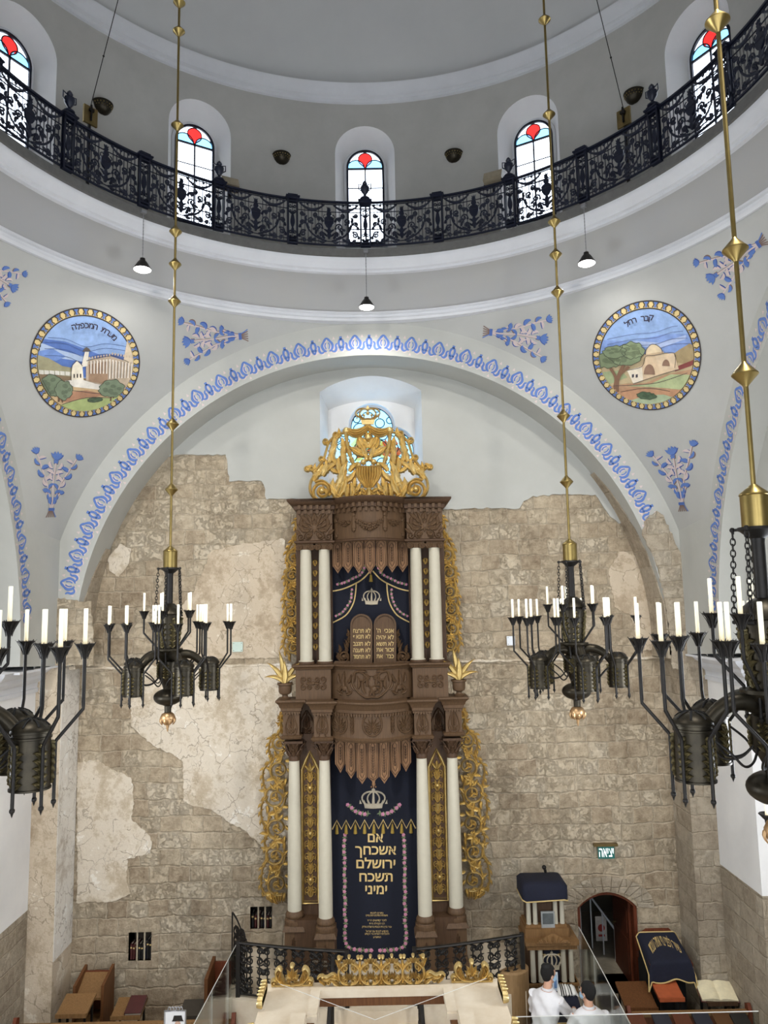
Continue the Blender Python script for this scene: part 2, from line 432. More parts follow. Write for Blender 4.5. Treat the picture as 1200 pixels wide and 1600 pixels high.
# world
w = bpy.data.worlds.new('sky'); bpy.context.scene.world = w; w.use_nodes = True
nt = w.node_tree; bg = nt.nodes['Background']
tc = nt.nodes.new('ShaderNodeTexCoord'); spx = nt.nodes.new('ShaderNodeSeparateXYZ'); rp = nt.nodes.new('ShaderNodeValToRGB')
nt.links.new(tc.outputs['Generated'], spx.inputs[0]); nt.links.new(spx.outputs[2], rp.inputs[0])
rp.color_ramp.elements[0].position = 0; rp.color_ramp.elements[0].color = (.88, .93, 1., 1)
rp.color_ramp.elements[1].position = .8; rp.color_ramp.elements[1].color = (.78, .87, 1., 1)
nt.links.new(rp.outputs[0], bg.inputs[0]); bg.inputs[1].default_value = 4.2

# floor
struct('floor', MB().bb(-9, 9, -2, 18.6, ZF-.3, ZF), flat('stone_floor', (176, 160, 138), .5, var=.1, scale=2))

def spherical(): pass
# --- arch wall (plane Y = YW) with round arch, jambs outward of the arch springing
def arch_outline(r, zc, x=0, n=64, a0=0, a1=PI): return [(x+r*cos(lerp(a0, a1, i/n)), zc+r*sin(lerp(a0, a1, i/n))) for i in range(n+1)]
mY = lambda Y: (lambda x, y, h: (x, Y-h, y))          # reliefs on a wall facing the camera
JX = 6.86; ZI = -1.25                                  # jamb and impost height
wl = MB(mY(YW))
out = [(-7.6, ZI), (-7.6, 7.2), (7.6, 7.2), (7.6, ZI)]+arch_outline(RA, ZC)[0:1]
ol = [(7.6, 7.2), (-7.6, 7.2), (-7.6, ZI), (-RA, ZI)]+arch_outline(RA, ZC)[::-1]+[(RA, ZI), (7.6, ZI)]
wl.poly(ol, h=-1.02, d=1.02)
struct('wall_front_arch', wl, M['arch'], smooth=20)
# --- back wall with openings
def rect(x0, x1, z0, z1): return [(x0, z0), (x1, z0), (x1, z1), (x0, z1)]
dX0, dX1, dZ0 = P(905, 1480, YB).x, P(999, 1480, YB).x, -8.75
dZs, dZt = P(950, 1418, YB).z, P(950, 1394, YB).z
def seg_arch(x0, x1, zb, zs, zt, n=14):
    o = [(x0, zb), (x1, zb), (x1, zs)]
    return o+[(lerp(x1, x0, i/n), zs+(zt-zs)*sin(PI*i/n)**.8) for i in range(1, n)]+[(x0, zs)]
door_hole = seg_arch(dX0, dX1, dZ0, dZs, dZt)
def pr(x0, y0, x1, y1, Y): a = P(x0, y0, Y); b = P(x1, y1, Y); return min(a.x, b.x), max(a.x, b.x), min(a.z, b.z), max(a.z, b.z)
nA = pr(201, 1457, 236, 1501, YB); nB = pr(391, 1417, 425, 1451, YB)
WX0, WX1 = P(500, 650, YB).x, P(659, 650, YB).x; WZ0 = Zy(757, YB); WZs, WZt = Zy(612, YB), Zy(588, YB)
lun = seg_arch(WX0, WX1, WZ0, WZs, WZt)
bw = MB(mY(YB)); bw.poly([(-7.2, ZF), (7.2, ZF), (7.2, 6.2), (-7.2, 6.2)], h=-.9, d=.9, holes=[door_hole, rect(*nA), rect(*nB), lun])
struct('wall_back', bw, M['stone'], smooth=20)
# --- front piers in stone (jamb faces below the impost)
for s, nm in ((-1, 'left'), (1, 'right')):
    m = MB(); xa, xb = sorted((s*JX, s*7.42))
    m.bb(xa, xb, YW, YB+.2, ZF, ZI if s < 0 else ZI)
    # rough stone reaching up on to the arch face
    if s < 0: pts = [(55, 1040), (56, 985), (52, 965), (66, 963), (68, 937), (100, 935), (128, 940), (143, 940), (147, 1000), (147, 1040)]
    else: pts = [(1003, 836), (1008, 812), (1026, 798), (1036, 806), (1050, 838), (1066, 872), (1076, 914), (1082, 920), (1084, 940), (1100, 950), (1109, 1000), (1110, 1045), (1050, 1045), (1046, 990), (1036, 925), (1022, 872)]
    m2 = MB(mY(YW)); q = []; rnd = random.Random(9)
    for i in range(len(pts)):
        (a_, b_), (c_, d_) = pts[i], pts[(i+1) % len(pts)]; n_ = max(1, int(math.hypot(c_-a_, d_-b_)/4))
        for k_ in range(n_):
            p = P(lerp(a_, c_, k_/n_)+rnd.uniform(-1.3, 1.3), lerp(b_, d_, k_/n_)+rnd.uniform(-1.3, 1.3), YW); q.append((p.x, p.z))
    m2.poly(q, h=0, d=.035)
    struct('trim_rough_voussoirs', m2, M['ashlar'] if s > 0 else M['stone'], smooth=20)
    struct('trim_stone_pier', m, M['ashlar'] if s > 0 else M['oldpl'], smooth=20)
# soffit stones on the right under the arch and left
def soffit(s, a0, a1, name, wid=(0., 1.02), seed=1, rj=None):
    rnd = random.Random(seed); m = MB(); n = 26
    vs = []; 
    for i in range(n+1):
        a = lerp(a0, a1, i/n)
        y0 = YW+lerp(wid[0], .72, (i/n)**1.5)+rnd.uniform(-.03, .03) if i > n*.3 else YW
        for (r, y) in ((RA-.03, y0), (RA-.04, YB), ):
            vs.append((s*r*cos(a), y, ZC+r*sin(a)))
        vs.append((s*(RA+.1)*cos(a), y0, ZC+(RA+.1)*sin(a)))
    fs = []
    for i in range(n):
        b = i*3; fs += [(b, b+1, b+4, b+3), (b, b+3, b+5, b+2)]
    m.add(vs, fs); struct(name, m, M['ashlar'], smooth=20)
soffit(1, R(-4), R(36), 'trim_soffit_stone', seed=3)
soffit(-1, R(-4), R(20), 'trim_soffit_stone', seed=5)
# upper white plaster on the back wall: thin coat with the stepped lower edge of the photograph
up_edge = [(150, 850), (165, 812), (188, 790), (205, 772), (224, 748), (240, 728), (262, 714), (275, 711), (352, 711), (355, 722), (359, 752), (380, 751), (410, 752), (413, 760), (416, 780), (440, 779), (463, 780), (470, 792), (700, 796), (760, 794), (812, 795), (818, 783), (832, 776), (880, 772), (930, 774), (940, 788), (952, 806), (966, 818), (985, 812), (995, 830), (1012, 850)]
ue = []
rnd = random.Random(2)
for i in range(len(up_edge)-1):
    (a, b), (c, d) = up_edge[i], up_edge[i+1]; n = max(1, int(math.hypot(c-a, d-b)/6))
    for k in range(n):
        t = k/n; p = P(lerp(a, c, t)+rnd.uniform(-1, 1), lerp(b, d, t)+rnd.uniform(-1.2, 1.2), YB); ue.append((p.x, p.z))
p = P(*up_edge[-1], YB); ue.append((p.x, p.z))
up_poly = ue+[(7., ue[-1][1]), (7., 6.1), (-7., 6.1), (-7., ue[0][1])]
cw = MB(mY(YB)); cw.poly(up_poly, h=.0, d=.035, holes=[lun]); struct('wall_back_upper_plaster', cw, M['arch'], smooth=20)
# old cream plaster patches on the left of the back wall
def patch(pts, mat, d=.025, seed=1, jit=1.5, name='wall_back_old_plaster', Y=YB):
    q = []; rnd = random.Random(seed)
    for i in range(len(pts)):
        (a, b), (c, e) = pts[i], pts[(i+1) % len(pts)]; n = max(1, int(math.hypot(c-a, e-b)/3.5))
        for k in range(n):
            t = k/n; p = P(lerp(a, c, t)+rnd.uniform(-jit, jit), lerp(b, e, t)+rnd.uniform(-jit, jit), Y); q.append((p.x, p.z))
    m = MB(mY(Y)); m.poly(q, h=0, d=d); struct(name, m, mat, smooth=20)
patch([(218, 1040), (455, 1038), (455, 1340), (412, 1328), (404, 1315), (385, 1300), (372, 1290), (356, 1283), (340, 1272), (325, 1262), (300, 1258), (287, 1250), (286, 1190), (268, 1178), (240, 1164), (222, 1150), (206, 1132), (203, 1080), (214, 1060)], M['oldpl2'], seed=4)
patch([(121, 1190), (150, 1188), (205, 1215), (210, 1248), (206, 1280), (237, 1308), (236, 1332), (200, 1342), (198, 1370), (204, 1395), (178, 1408), (121, 1410)], M['oldpl2'], seed=5)
patch([(330, 860), (380, 850), (445, 842), (452, 910), (452, 1028), (300, 1030), (262, 1026), (268, 960), (300, 930), (318, 890)], M['oldpl'], seed=6)
patch([(188, 850), (206, 858), (200, 885), (186, 902), (172, 892), (168, 872)], M['oldpl2'], seed=7, jit=1)
patch([(968, 860), (1002, 872), (1030, 930), (1040, 1010), (1000, 1018), (985, 960), (960, 950), (950, 890)], M['oldpl'], seed=8)
# whitewashed inner face of the left jamb
struct('trim_jamb_whitewash', MB().bb(-JX-.005, -JX+.012, YW+.02, YB-.01, -7.4, ZI+.1), M['oldpl3'], smooth=20)
# string course at the springing
sc_ = MB(); 
for x0, x1 in ((-6.86, -1.9), (1.9, 6.86)):
    sc_.tube([(lerp(x0, x1, i/40), YB-.01, Zy(1036, YB)+.012*sin(i*1.7)) for i in range(41)], .035, 6, flat=1.)
struct('trim_string_course', sc_, M['oldpl2'])
# voussoirs over the door
vo = MB(mY(YB)); nv = 13; xc = (dX0+dX1)/2
for i in range(nv):
    a0 = PI*(i+.06)/nv; a1 = PI*(i+.94)/nv; hw = (dX1-dX0)/2
    def pt(a, k): return (xc+cos(a)*(hw+.02+k*.36), dZs+max(0, sin(a))**.8*((dZt-dZs)+.02+k*.33)-(.0 if k == 0 else .05*abs(cos(a))))
    vo.poly([pt(a0, 0), pt(a0, 1), pt((a0+a1)/2, 1.03), pt(a1, 1), pt(a1, 0)], h=0, d=.03)
struct('trim_door_voussoirs', vo, M['ashlar'], smooth=20)

# --- pendentives, spandrel walls, cove, gallery, drum, dome
def pend(sx, near=False):
    """surface from the ring down between front arch and side arch; returns function (u 0..1 across, v 0..1 down)->point"""
    def f(u, v):
        z = lerp(6.577, ZI, v)
        cf = 1-((z-ZC)/7.40)**2; xf = 7.40*sqrt(max(0, cf)) if z > ZC else 7.40
        xf = max(xf, 0)
        yq = 1-((z-ZS)/7.66)**2; ys = YS+7.38*sqrt(max(0, yq)) if z > ZS else YS+7.38
        if z > 6.5: ys = lerp(ys, YC, (z-6.5)/.077*1.); xf *= max(0, 1-(z-6.5)/.077)
        af, rf = atan2(xf, YW-YC), math.hypot(xf, YW-YC); as_, rs = atan2(XS, ys-YC), math.hypot(XS, ys-YC)
        a = lerp(af, as_, u); bul = (1-abs(2*u-1)**2)
        r = lerp(rf, rs, u); r = lerp(r, min(r*1.0+.0, 10), 1)
        # keep the horizontal section round near the ring, straight near the foot
        p1 = Vector((rf*sin(af), rf*cos(af))); p2 = Vector((rs*sin(as_), rs*cos(as_))); ch = p1.lerp(p2, u)
        cir = Vector((r*sin(a), r*cos(a))); q = ch.lerp(cir, max(0, 1-v*1.0)*1.0)
        return Vector((sx*q.x, YC+q.y, z))
    return f
PEND = {1: pend(1), -1: pend(-1)}
for s in (1, -1):
    m = MB(); nu, nv = 28, 40; f = PEND[s]
    vs = [tuple(f(i/nu, (j/nv)**1.6)) for j in range(nv+1) for i in range(nu+1)]
    m.add(vs, [(j*(nu+1)+i, j*(nu+1)+i+1, (j+1)*(nu+1)+i+1, (j+1)*(nu+1)+i) for j in range(nv) for i in range(nu)])
    struct('ceiling_pendentive', m, M['white'], smooth=60)
    # near pendentive, mirrored about the side arch centre
    m2 = MB(); m2.add([(v[0], 2*YS-v[1]+1.2, v[2]) for v in vs], m.F); struct('ceiling_pendentive', m2, M['white'], smooth=60)
    # side wall with arch
    mX = (lambda s: (lambda x, y, h: (s*(XS+h), x, y)))(s)
    sw = MB(mX)
    ol = [(YW+.1, 7.2), (2.0, 7.2), (2.0, ZI)]+[(YS-SA*cos(t_), ZS+SB*sin(t_)) for t_ in [PI*i/48 for i in range(49)]]+[(YW+.1, ZI)]
    sw.poly(ol, h=0, d=.55); struct('wall_side_arch', sw, M['arch'], smooth=20)
    # recess beyond the side arch: back wall, inner lighter arch step
    iw = MB(mX)
    iw.poly([(YW+.1, 7.2), (0, 7.2), (0, ZF), (YW+.1, ZF)], h=.95, d=.2)
    struct('wall_side', iw, M['white'], smooth=20)
    iw = MB(mX)
    k = .93
    ol = [(YW+.1, 7.2), (2.0, 7.2), (2.0, ZI)]+[(YS-SA*k*cos(t_), ZS+SB*k*sin(t_)) for t_ in [PI*i/48 for i in range(49)]]+[(YW+.1, ZI)]
    iw.poly(ol, h=.55, d=.4); struct('wall_side_inner_arch', iw, M['arch'], smooth=20)
    # side piers: white above, stone dado below; capital at the impost
    x0, x1 = sorted((s*7.42, s*8.2)); zst = P(38, 1422, 17).z if s < 0 else P(1125, 1350, 17).z
    pm = MB().bb(x0, x1, 15.2, YW+.3, zst, ZI-.45); struct('wall_side_pier', pm, M['pier'], smooth=20)
    # far jamb continuing inward (recess step) and lower stone
    pm = MB().bb(*sorted((s*7.9, s*8.2)), 0, 15.2, zst, ZI); struct('wall_side_lower', pm, M['pier'], smooth=20)
    pm = MB().bb(x0, x1, 15.2, YW+.3, ZF, zst); pm.bb(*sorted((s*7.85, s*8.2)), 0, 15.2, ZF, zst); struct('wall_side_dado', pm, M['ashlar'], smooth=20)
    # impost capital running round the pier
    cp = MB(); prof = [(-.02, -.56), (.05, -.56), (.06, -.48), (.03, -.46), (.04, -.36), (.11, -.31), (.16, -.25), (.17, -.18), (.26, -.12), (.33, -.06), (.37, 0), (-.02, 0.02)]
    path = [(7.42, YW+.02), (7.42, 15.2), (7.9, 15.2), (7.9, 2.)]
    nrm = [(-1, 0), (-1, -1), (0, -1), (-1, 0)]
    nrm = [(-1, 0), (-1, -1), (-1, -1), (-1, 0)]
    vs = []
    for (px, py), (nx, ny) in zip(path, nrm):
        for (o, z) in prof: vs.append((s*(px+nx*o), py+ny*o, ZI+z+.02))
    m_ = len(prof); cp.add(vs, [(i*m_+k, i*m_+(k+1) % m_, (i+1)*m_+(k+1) % m_, (i+1)*m_+k) for i in range(3) for k in range(m_)]+[tuple(range(m_))])
    # covering ledge between impost and the arch wall above
    cp.bb(*sorted((s*6.95, s*8.2)), 15.2, YW+.02, ZI-.02, ZI+.02)
    struct('trim_impost_capital', cp, M['trim'], smooth=30)
# near wall with its arch (behind the camera's gallery opening)
nw = MB(mY(2.55)); nw.poly([(7.9, 7.2), (-7.9, 7.2), (-7.9, ZF)]+[(-RA, ZF), (-RA, ZC)]+arch_outline(RA, ZC)[::-1][1:]+[(RA, ZF), (7.9, ZF)], h=-.4, d=.4)
struct('wall_near_arch', nw, M['arch'], smooth=20)
# unseen rear wall with invented openings, ceiling and sides, added to limit sky light
rw = MB(mY(-3.6)); hl = [seg_arch(x-1.5, x+1.5, -7.5, 2.2, 3.6) for x in (-4.6, 0, 4.6)]
rw.poly([(-8.2, ZF), (8.2, ZF), (8.2, 7.3), (-8.2, 7.3)], h=-.4, d=.4, holes=hl); struct('wall_rear_added', rw, M['arch'], smooth=20)
struct('ceiling_rear_added', MB().bb(-8.2, 8.2, -3.8, 2.6, 7.2, 7.4), M['arch'])  # added roof, keeps the overhead sky out
for s in (-1, 1): struct('wall_side_rear_added', MB().bb(*sorted((s*8.0, s*8.2)), -3.8, .1, ZF, 7.3), M['arch'])
# cove + cornice below the gallery
def ring(name, prof, mat, n=144, sm=50):
    m = MB(); m.lathe([(r, z) for r, z in prof], (0, YC, 0), n, closed=False); return struct(name, m, mat, smooth=sm)
ring('trim_ring_moulding', [(7.3, 6.50), (7.0, 6.52), (6.98, 6.58), (7.02, 6.60), (7.02, 6.67), (6.97, 6.69), (6.98, 6.74), (7.04, 6.76)], M['trim'])
ring('wall_drum_cove', [(7.03, 6.74), (7.0, 6.95), (6.93, 7.15), (6.8, 7.32), (6.64, 7.44), (6.56, 7.48)], M['cove'])
ring('trim_gallery_cornice', [(6.60, 7.46), (6.52, 7.47), (6.52, 7.52), (6.46, 7.54), (6.44, 7.60), (6.36, 7.66), (6.33, 7.71), (6.33, 7.76)], M['trim'])
ring('floor_gallery', [(6.36, 7.75), (6.28, 7.76), (6.27, 7.93), (6.3, 7.94), (7.9, 7.94)], M['grey'])
RD = 7.7; ZD1 = 12.45
WZB = 8.6
# drum wall with twelve arched openings
def win_top(x, hw, zs): return zs+sqrt(max(0, hw*hw-x*x))
hwo, zso = .74, P(576, 197, YC+RD).z-.74        # outer reveal
hwi, zsi, RDI = .475, P(576, 238, YC+RD+.5).z-.475, RD+.5
m = MB()
for k in range(12):
    a0 = k*PI/6; xs = [-RD*PI/12, -1.6, -1.2, -.95]+[-hwo*cos(PI*i/20) for i in range(21)]+[.95, 1.2, 1.6, RD*PI/12]
    vs = []; fs = []
    for x in xs:
        a = a0+x/RD
        t = win_top(x, hwo, zso) if abs(x) <= hwo else WZB
        vs += [cyl_(RD, a, 7.94), cyl_(RD, a, WZB), cyl_(RD, a, t), cyl_(RD, a, ZD1)]
    for i in range(len(xs)-1):
        b = i*4; c_ = b+4; fs.append((b, c_, c_+1, b+1))
        if abs(xs[i]) <= hwo+1e-6 and abs(xs[i+1]) <= hwo+1e-6: fs.append((b+2, c_+2, c_+3, b+3))
        elif abs(xs[i]) > hwo and abs(xs[i+1]) > hwo: fs.append((b+1, c_+1, c_+3, b+3))
        elif abs(xs[i]) > hwo: fs += [(b+1, c_+1, c_+2, c_+3, b+3)]
        else: fs += [(b+1, b+2, b+3, c_+3, c_+1)]
    m.add(vs, fs)
    def outline(hw, zs, zb): return [(-hw, zb)]+[(-hw*cos(PI*i/20), zs+hw*sin(PI*i/20)) for i in range(21)]+[(hw, zb)]
    o1 = outline(hwo, zso, WZB); o2 = outline(hwi+.05, zsi, WZB+.3)
    vs = [cyl_(RD, a0+x/RD, z) for x, z in o1]+[cyl_(RDI, a0+x/RDI, z) for x, z in o2]; n = len(o1)
    m.add(vs, [(i, (i+1) % n, n+(i+1) % n, n+i) for i in range(n)], 1)
struct('wall_drum', m, [M['drum'], M['pier']], smooth=40)
struct('wall_drum_outer', MB().lathe([(RDI+.25, 7.7), (RDI+.25, WZB+.05)], (0, YC, 0), 96, closed=False), M['white'])
ring('trim_dome_cornice', [(RD+.02, ZD1-.02), (RD-.06, ZD1), (RD-.07, ZD1+.08), (RD-.15, ZD1+.11), (RD-.17, ZD1+.2), (RD-.27, ZD1+.27), (RD-.3, ZD1+.36), (RD-.02, ZD1+.37), (RD, ZD1+.45)], M['trim'])
prof = [(RD*cos(a)+.0, ZD1+.4+6.6*sin(a)) for a in [R(90)*i/30 for i in range(31)]]; prof[-1] = (.01, prof[-1][1])
ring('ceiling_dome', prof, M['dome'], 96, 60)

# --- drum windows
RDW = RDI-.06
def make_window(full):
    root = bpy.data.objects.new('window_1', None); C.objects.link(root); root['kind'] = 'structure'
    hw, zs, zb = hwi, zsi-WZB, .35; fy = lambda x, y, h: (x, -h, y)
    ol = [(-hw, zb)]+[(-hw*cos(PI*i/24), zs+hw*sin(PI*i/24)) for i in range(25)]+[(hw, zb)]
    k = 1-.05/hw
    il = [(-hw*k, zb+.05)]+[(-hw*k*cos(PI*i/24), zs+hw*k*sin(PI*i/24)) for i in range(25)]+[(hw*k, zb+.05)]
    oo = [(x*1.14, zb-.05 if y == zb else (zs+(y-zs)*1.14 if y > zs else y)) for x, y in ol]
    obj('outer_surround', MB(fy).poly(oo, -.05, .07, holes=[ol]), M['trim'], root)
    obj('window_frame', MB(fy).poly(ol, 0, .05, holes=[il]), M['navyiron'], root)
    b = MB(fy); b.box(0, (zb+zs)/2, .02, .035, zs-zb, .035); b.box(0, zs-.03, .02, 2*hw, .045, .035)
    for z in (zs-.55, zs-1.1, zs-1.65): b.box(0, z, .02, 2*hw, .02, .02)
    if full:
        q = [(0, zs), (.05, zs+.06), (.15, zs+.16), (.17, zs+.27), (.12, zs+.36), (0, zs+.41)]; q = q+[(-x, y) for x, y in q[::-1][1:-1]]
        b.rtube(smooth_path(q+[q[0]], 4), .013, .02)
        for s in (-1, 1): b.rtube([(s*hw*.5+hw*.46*cos(a), zs+hw*.46*sin(a)) for a in [PI*i/14 for i in range(15)]], .013, .02)
        obj('red_pane', MB(fy).poly(smooth_path(q, 3), .006, 0), M['gred'], root)['label'] = 'red tulip shaped stained glass'
        for s in (-1, 1): obj('blue_pane', MB(fy).poly([(s*hw*.5+hw*.45*cos(a), zs+hw*.45*sin(a)) for a in [PI*i/14 for i in range(15)]], .006, 0), M['gblue'], root)['label'] = 'pale blue stained glass'
    obj('glazing_bar', b, M['navyiron'], root)
    obj('window_pane', MB(fy).poly(ol, 0, 0), M['gclear'], root)
    return root
wfull = make_window(True); nwin = 0
def place_win(o, k):
    a = k*PI/6; o.location = cyl_(RDW, a, WZB); o.rotation_euler = (0, 0, -a)
for k in range(-5, 7):
    o = wfull if nwin == 0 else dup(wfull)
    nwin += 1; o.name = 'window_%d' % nwin; place_win(o, k)

# --- lunette window behind the ark crest: splayed reveal and trefoil stained glass
YL = YB+.9; YG = YB+1.15
m = MB()
o1 = lun; x0, x1 = P(513, 680, YL).x, P(648, 680, YL).x; zb_ = Zy(757, YL)
o2 = seg_arch(x0, x1, zb_, Zy(640, YL), Zy(626, YL)); n = len(o1)
m.add([(x, YB-.035, z) for x, z in o1]+[(x, YL, z) for x, z in o2], [(i, (i+1) % n, n+(i+1) % n, n+i) for i in range(n)])
struct('trim_lunette_reveal', m, M['pier'], smooth=20)
cxw = P(581, 670, YG).x; k_ = K(700, YG)
lob = [(cxw, Zy(669, YG), 34*k_), (cxw-30*k_, Zy(707, YG), 36*k_), (cxw+30*k_, Zy(707, YG), 36*k_)]
def tref(e=0):
    o = []
    N = 96; cc = (cxw, Zy(693, YG))
    for i in range(N):
        a = 2*PI*i/N; d = Vector((cos(a), sin(a))); best = 0
        for (x, z, r) in lob:
            v = Vector((cc[0]-x, cc[1]-z)); b_ = v.dot(d); q = b_*b_-(v.length_squared-(r+e)**2)
            if q > 0: best = max(best, -b_+sqrt(q))
        o.append((cc[0]+best*cos(a), cc[1]+best*sin(a)))
    return o
mm = MB(mY(YL)); mm.poly([(x0-.3, zb_-.3), (x1+.3, zb_-.3), (x1+.3, 5.6), (x0-.3, 5.6)], h=-.3, d=.3, holes=[tref(.03)]); struct('wall_lunette', mm, M['pier'], smooth=20)
root = bpy.data.objects.new('window_13', None); C.objects.link(root); root['kind'] = 'structure'; root.location = (cxw, YG, lob[1][1]); root['_o'] = tuple(root.location)
fr = MB(mY(YG)); fr.poly(tref(.04), 0, .06, holes=[tref(-.02)]); obj('window_frame', fr, M['trim'], root)
ld = MB(mY(YG)); rnd = random.Random(11)
def intref(x, z): return any((x-a)**2+(z-b)**2 < (r-.03)**2 for a, b, r in lob)
cir = []
for _ in range(900):
    x = cxw+rnd.uniform(-1.05, 1.05); z = lob[1][1]+rnd.uniform(-.6, 1.15); r = rnd.choice([.17, .12, .085])
    if intref(x, z) and all(math.hypot(x-a, z-b) > r+q+.01 for a, b, q in cir): cir.append((x, z, r))
for x, z, r in cir: ld.rtube(arc(x, z, r, 0, 2*PI, 14), .014, .02, base=.02)
ld.rtube([q for q in tref(-.02)]+[tref(-.02)[0]], .02, .03, base=.02)
for a in (0, 120, 240): ld.rtube([(cxw, Zy(700, YG)), (cxw+cos(R(a+90))*.9, Zy(700, YG)+sin(R(a+90))*.5)], .012, .02, base=.02)
obj('window_lead', ld, M['navyiron'], root)
gp = MB(mY(YG)); gp.poly(tref(0), 0, 0); obj('window_pane', gp, M['gblue'], root)
gc = MB(mY(YG))
for x, z, r in cir[::1]:
    if r > .1: gc.poly(arc(x, z, r-.01, 0, 2*PI, 12)[:-1], .006, 0)
gr = MB(mY(YG)); gy = MB(mY(YG))
for i in range(30):
    a = rnd.uniform(0, 2*PI); d = rnd.uniform(.05, .7); x = cxw+d*cos(a)*1.1; z = Zy(700, YG)+d*sin(a)*.6; q = rnd.uniform(.07, .15)
    (gr if i % 3 else gy).poly([(x-q, z-q*.4), (x-q*.2, z-q), (x+q, z-q*.1), (x+q*.3, z+q*1.2), (x-q*.3, z+q*.4)], .012, 0)
obj('red_pane', gr, M['gorange'], root)['label'] = 'orange red stained glass flames'; obj('yellow_pane', gy, M['gyellow'], root)['label'] = 'yellow stained glass'

# --- passage behind the door and the two book niches
m = MB(); y0, y1 = YB+.9, YB+4.5
m.bb(dX0-1.2, dX1+1.0, y1, y1+.1, dZ0-.1, dZt+.5); m.bb(dX0-1.3, dX0-1.2, y0, y1, dZ0-.1, dZt+.5); m.bb(dX1+1., dX1+1.1, y0, y1, dZ0-.1, dZt+.5)
m.bb(dX0-1.3, dX1+1.1, y0, y1, dZt+.4, dZt+.5)
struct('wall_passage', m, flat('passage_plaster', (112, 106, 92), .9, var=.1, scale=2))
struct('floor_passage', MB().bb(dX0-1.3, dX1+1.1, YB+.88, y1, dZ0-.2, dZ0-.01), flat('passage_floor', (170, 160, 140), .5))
struct('trim_door_step', MB().bb(dX0-.1, dX1+.1, YB-.35, YB, ZF, (ZF+dZ0)/2).bb(dX0-.1, dX1+.1, YB-.02, YB+.9, ZF, dZ0), M['ashlar'])
droot = bpy.data.objects.new('door_1', None); C.objects.link(droot); droot['kind'] = 'structure'; droot.location = ((dX0+dX1)/2, YB, dZ0); droot['_o'] = tuple(droot.location)
inn = seg_arch(dX0+.07, dX1-.07, dZ0, dZs, dZt-.07)
fm = MB(mY(YB+.25)); fm.poly(seg_arch(dX0-.02, dX1+.02, dZ0-.02, dZs, dZt+.02), 0, .2, holes=[[(x, z) for x, z in inn]]); obj('door_frame', fm, M['mahog'], droot)
dl = MB().bb(dX1-.12, dX1-.06, YB+.3, YB+1.5, dZ0, dZs-.02); dl.bb(dX1-.13, dX1-.12, YB+.42, YB+1.36, dZ0+.2, dZ0+.95); dl.bb(dX1-.13, dX1-.12, YB+.42, YB+1.36, dZ0+1.1, dZs-.2); dlo = obj('door_leaf', dl, M['mahog'], droot)
obj('door_handle', MB().tube([(dX1-.12, YB+1.3, dZ0+1.0), (dX1-.2, YB+1.3, dZ0+1.0), (dX1-.2, YB+1.18, dZ0+1.0)], .015, 6), M['brassdk'], dlo)
for nn in (nA, nB):
    x0, x1, z0, z1 = nn
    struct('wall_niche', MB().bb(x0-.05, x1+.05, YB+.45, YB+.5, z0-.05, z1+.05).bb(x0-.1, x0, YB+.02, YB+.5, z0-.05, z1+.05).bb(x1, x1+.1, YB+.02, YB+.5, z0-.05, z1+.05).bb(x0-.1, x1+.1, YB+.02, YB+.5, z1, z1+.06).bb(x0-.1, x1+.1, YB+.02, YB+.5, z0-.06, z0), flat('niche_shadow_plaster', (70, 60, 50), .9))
# ================================================================== THE ARK
ark = thing('torah_ark', 'tall two-tier carved dark wood ark with cream columns against the stone wall', 'ark', (AX, 17.3, ZF), world=True)
def zz(y, Y): return Zy(y, Y)
def W(px, y, Y): return px*K(y, Y)
# depths: a bowed centre stands forward of the side blocks
YBK = 17.95
def profile_sweep(mb, path, prof, closed=False, mi=0, center=None):
    """sweep a moulding (o = outward, z) along a plan path of (x, y, nx, ny)"""
    vs = []; m = len(prof)
    for (x, y, nx, ny) in path:
        for (o, z) in prof: vs.append((x+nx*o, y+ny*o, z))
    n = len(path); fs = []
    for i in range(n-1):
        for k in range(m): fs.append((i*m+k, i*m+(k+1) % m, (i+1)*m+(k+1) % m, (i+1)*m+k))
    fs += [tuple(range(m))[::-1], tuple((n-1)*m+k for k in range(m))]
    mb.add(vs, fs, mi)
def plan(pts):
    """pts: plan polyline; returns with mitred outward (towards -Y side) normals"""
    o = []; n = len(pts)
    for i, (x, y) in enumerate(pts):
        ns = []
        for j in ((i-1, i), (i, i+1)):
            if j[0] < 0 or j[1] >= n: continue
            a, b = pts[j[0]], pts[j[1]]; dx, dy = b[0]-a[0], b[1]-a[1]; L = math.hypot(dx, dy); ns.append((dy/L, -dx/L))
        nx = sum(q[0] for q in ns); ny = sum(q[1] for q in ns); L = math.hypot(nx, ny); nx /= L; ny /= L
        if len(ns) == 2:
            c_ = nx*ns[0][0]+ny*ns[0][1]; c_ = max(c_, .5); nx /= c_; ny /= c_
        o.append((x, y, nx, ny))
    return o
def bowplan(xo, xi, yf, yb, bow, n=14):
    """plan line: back left, block front, bowed centre, block front, back right"""
    L = [(-xo, yb), (-xo, yf), (-xi, yf)]
    L += [(-xi+.001+2*(xi-.001)*i/n, yf+.18-(bow+.18)*sin(PI*i/n)**.85) for i in range(n+1)]
    L += [(xi, yf), (xo, yf), (xo, yb)]
    return [(AX+x, y) for x, y in L]
def bowY(x, xi, yf, bow): return yf+.18-(bow+.18)*sin(PI*min(1, max(0, (x+xi)/(2*xi))))**.85
def solid(mb, pts, z0, z1, mi=0):
    n = len(pts); tri = tessellate_polygon([[Vector((x, y, 0)) for x, y in pts]])
    vs = [(x, y, z0) for x, y in pts]+[(x, y, z1) for x, y in pts]
    fs = [tuple(t) for t in tri]+[tuple(n+i for i in t) for t in tri]+[(i, (i+1) % n, n+(i+1) % n, n+i) for i in range(n)]
    mb.add(vs, fs, mi)
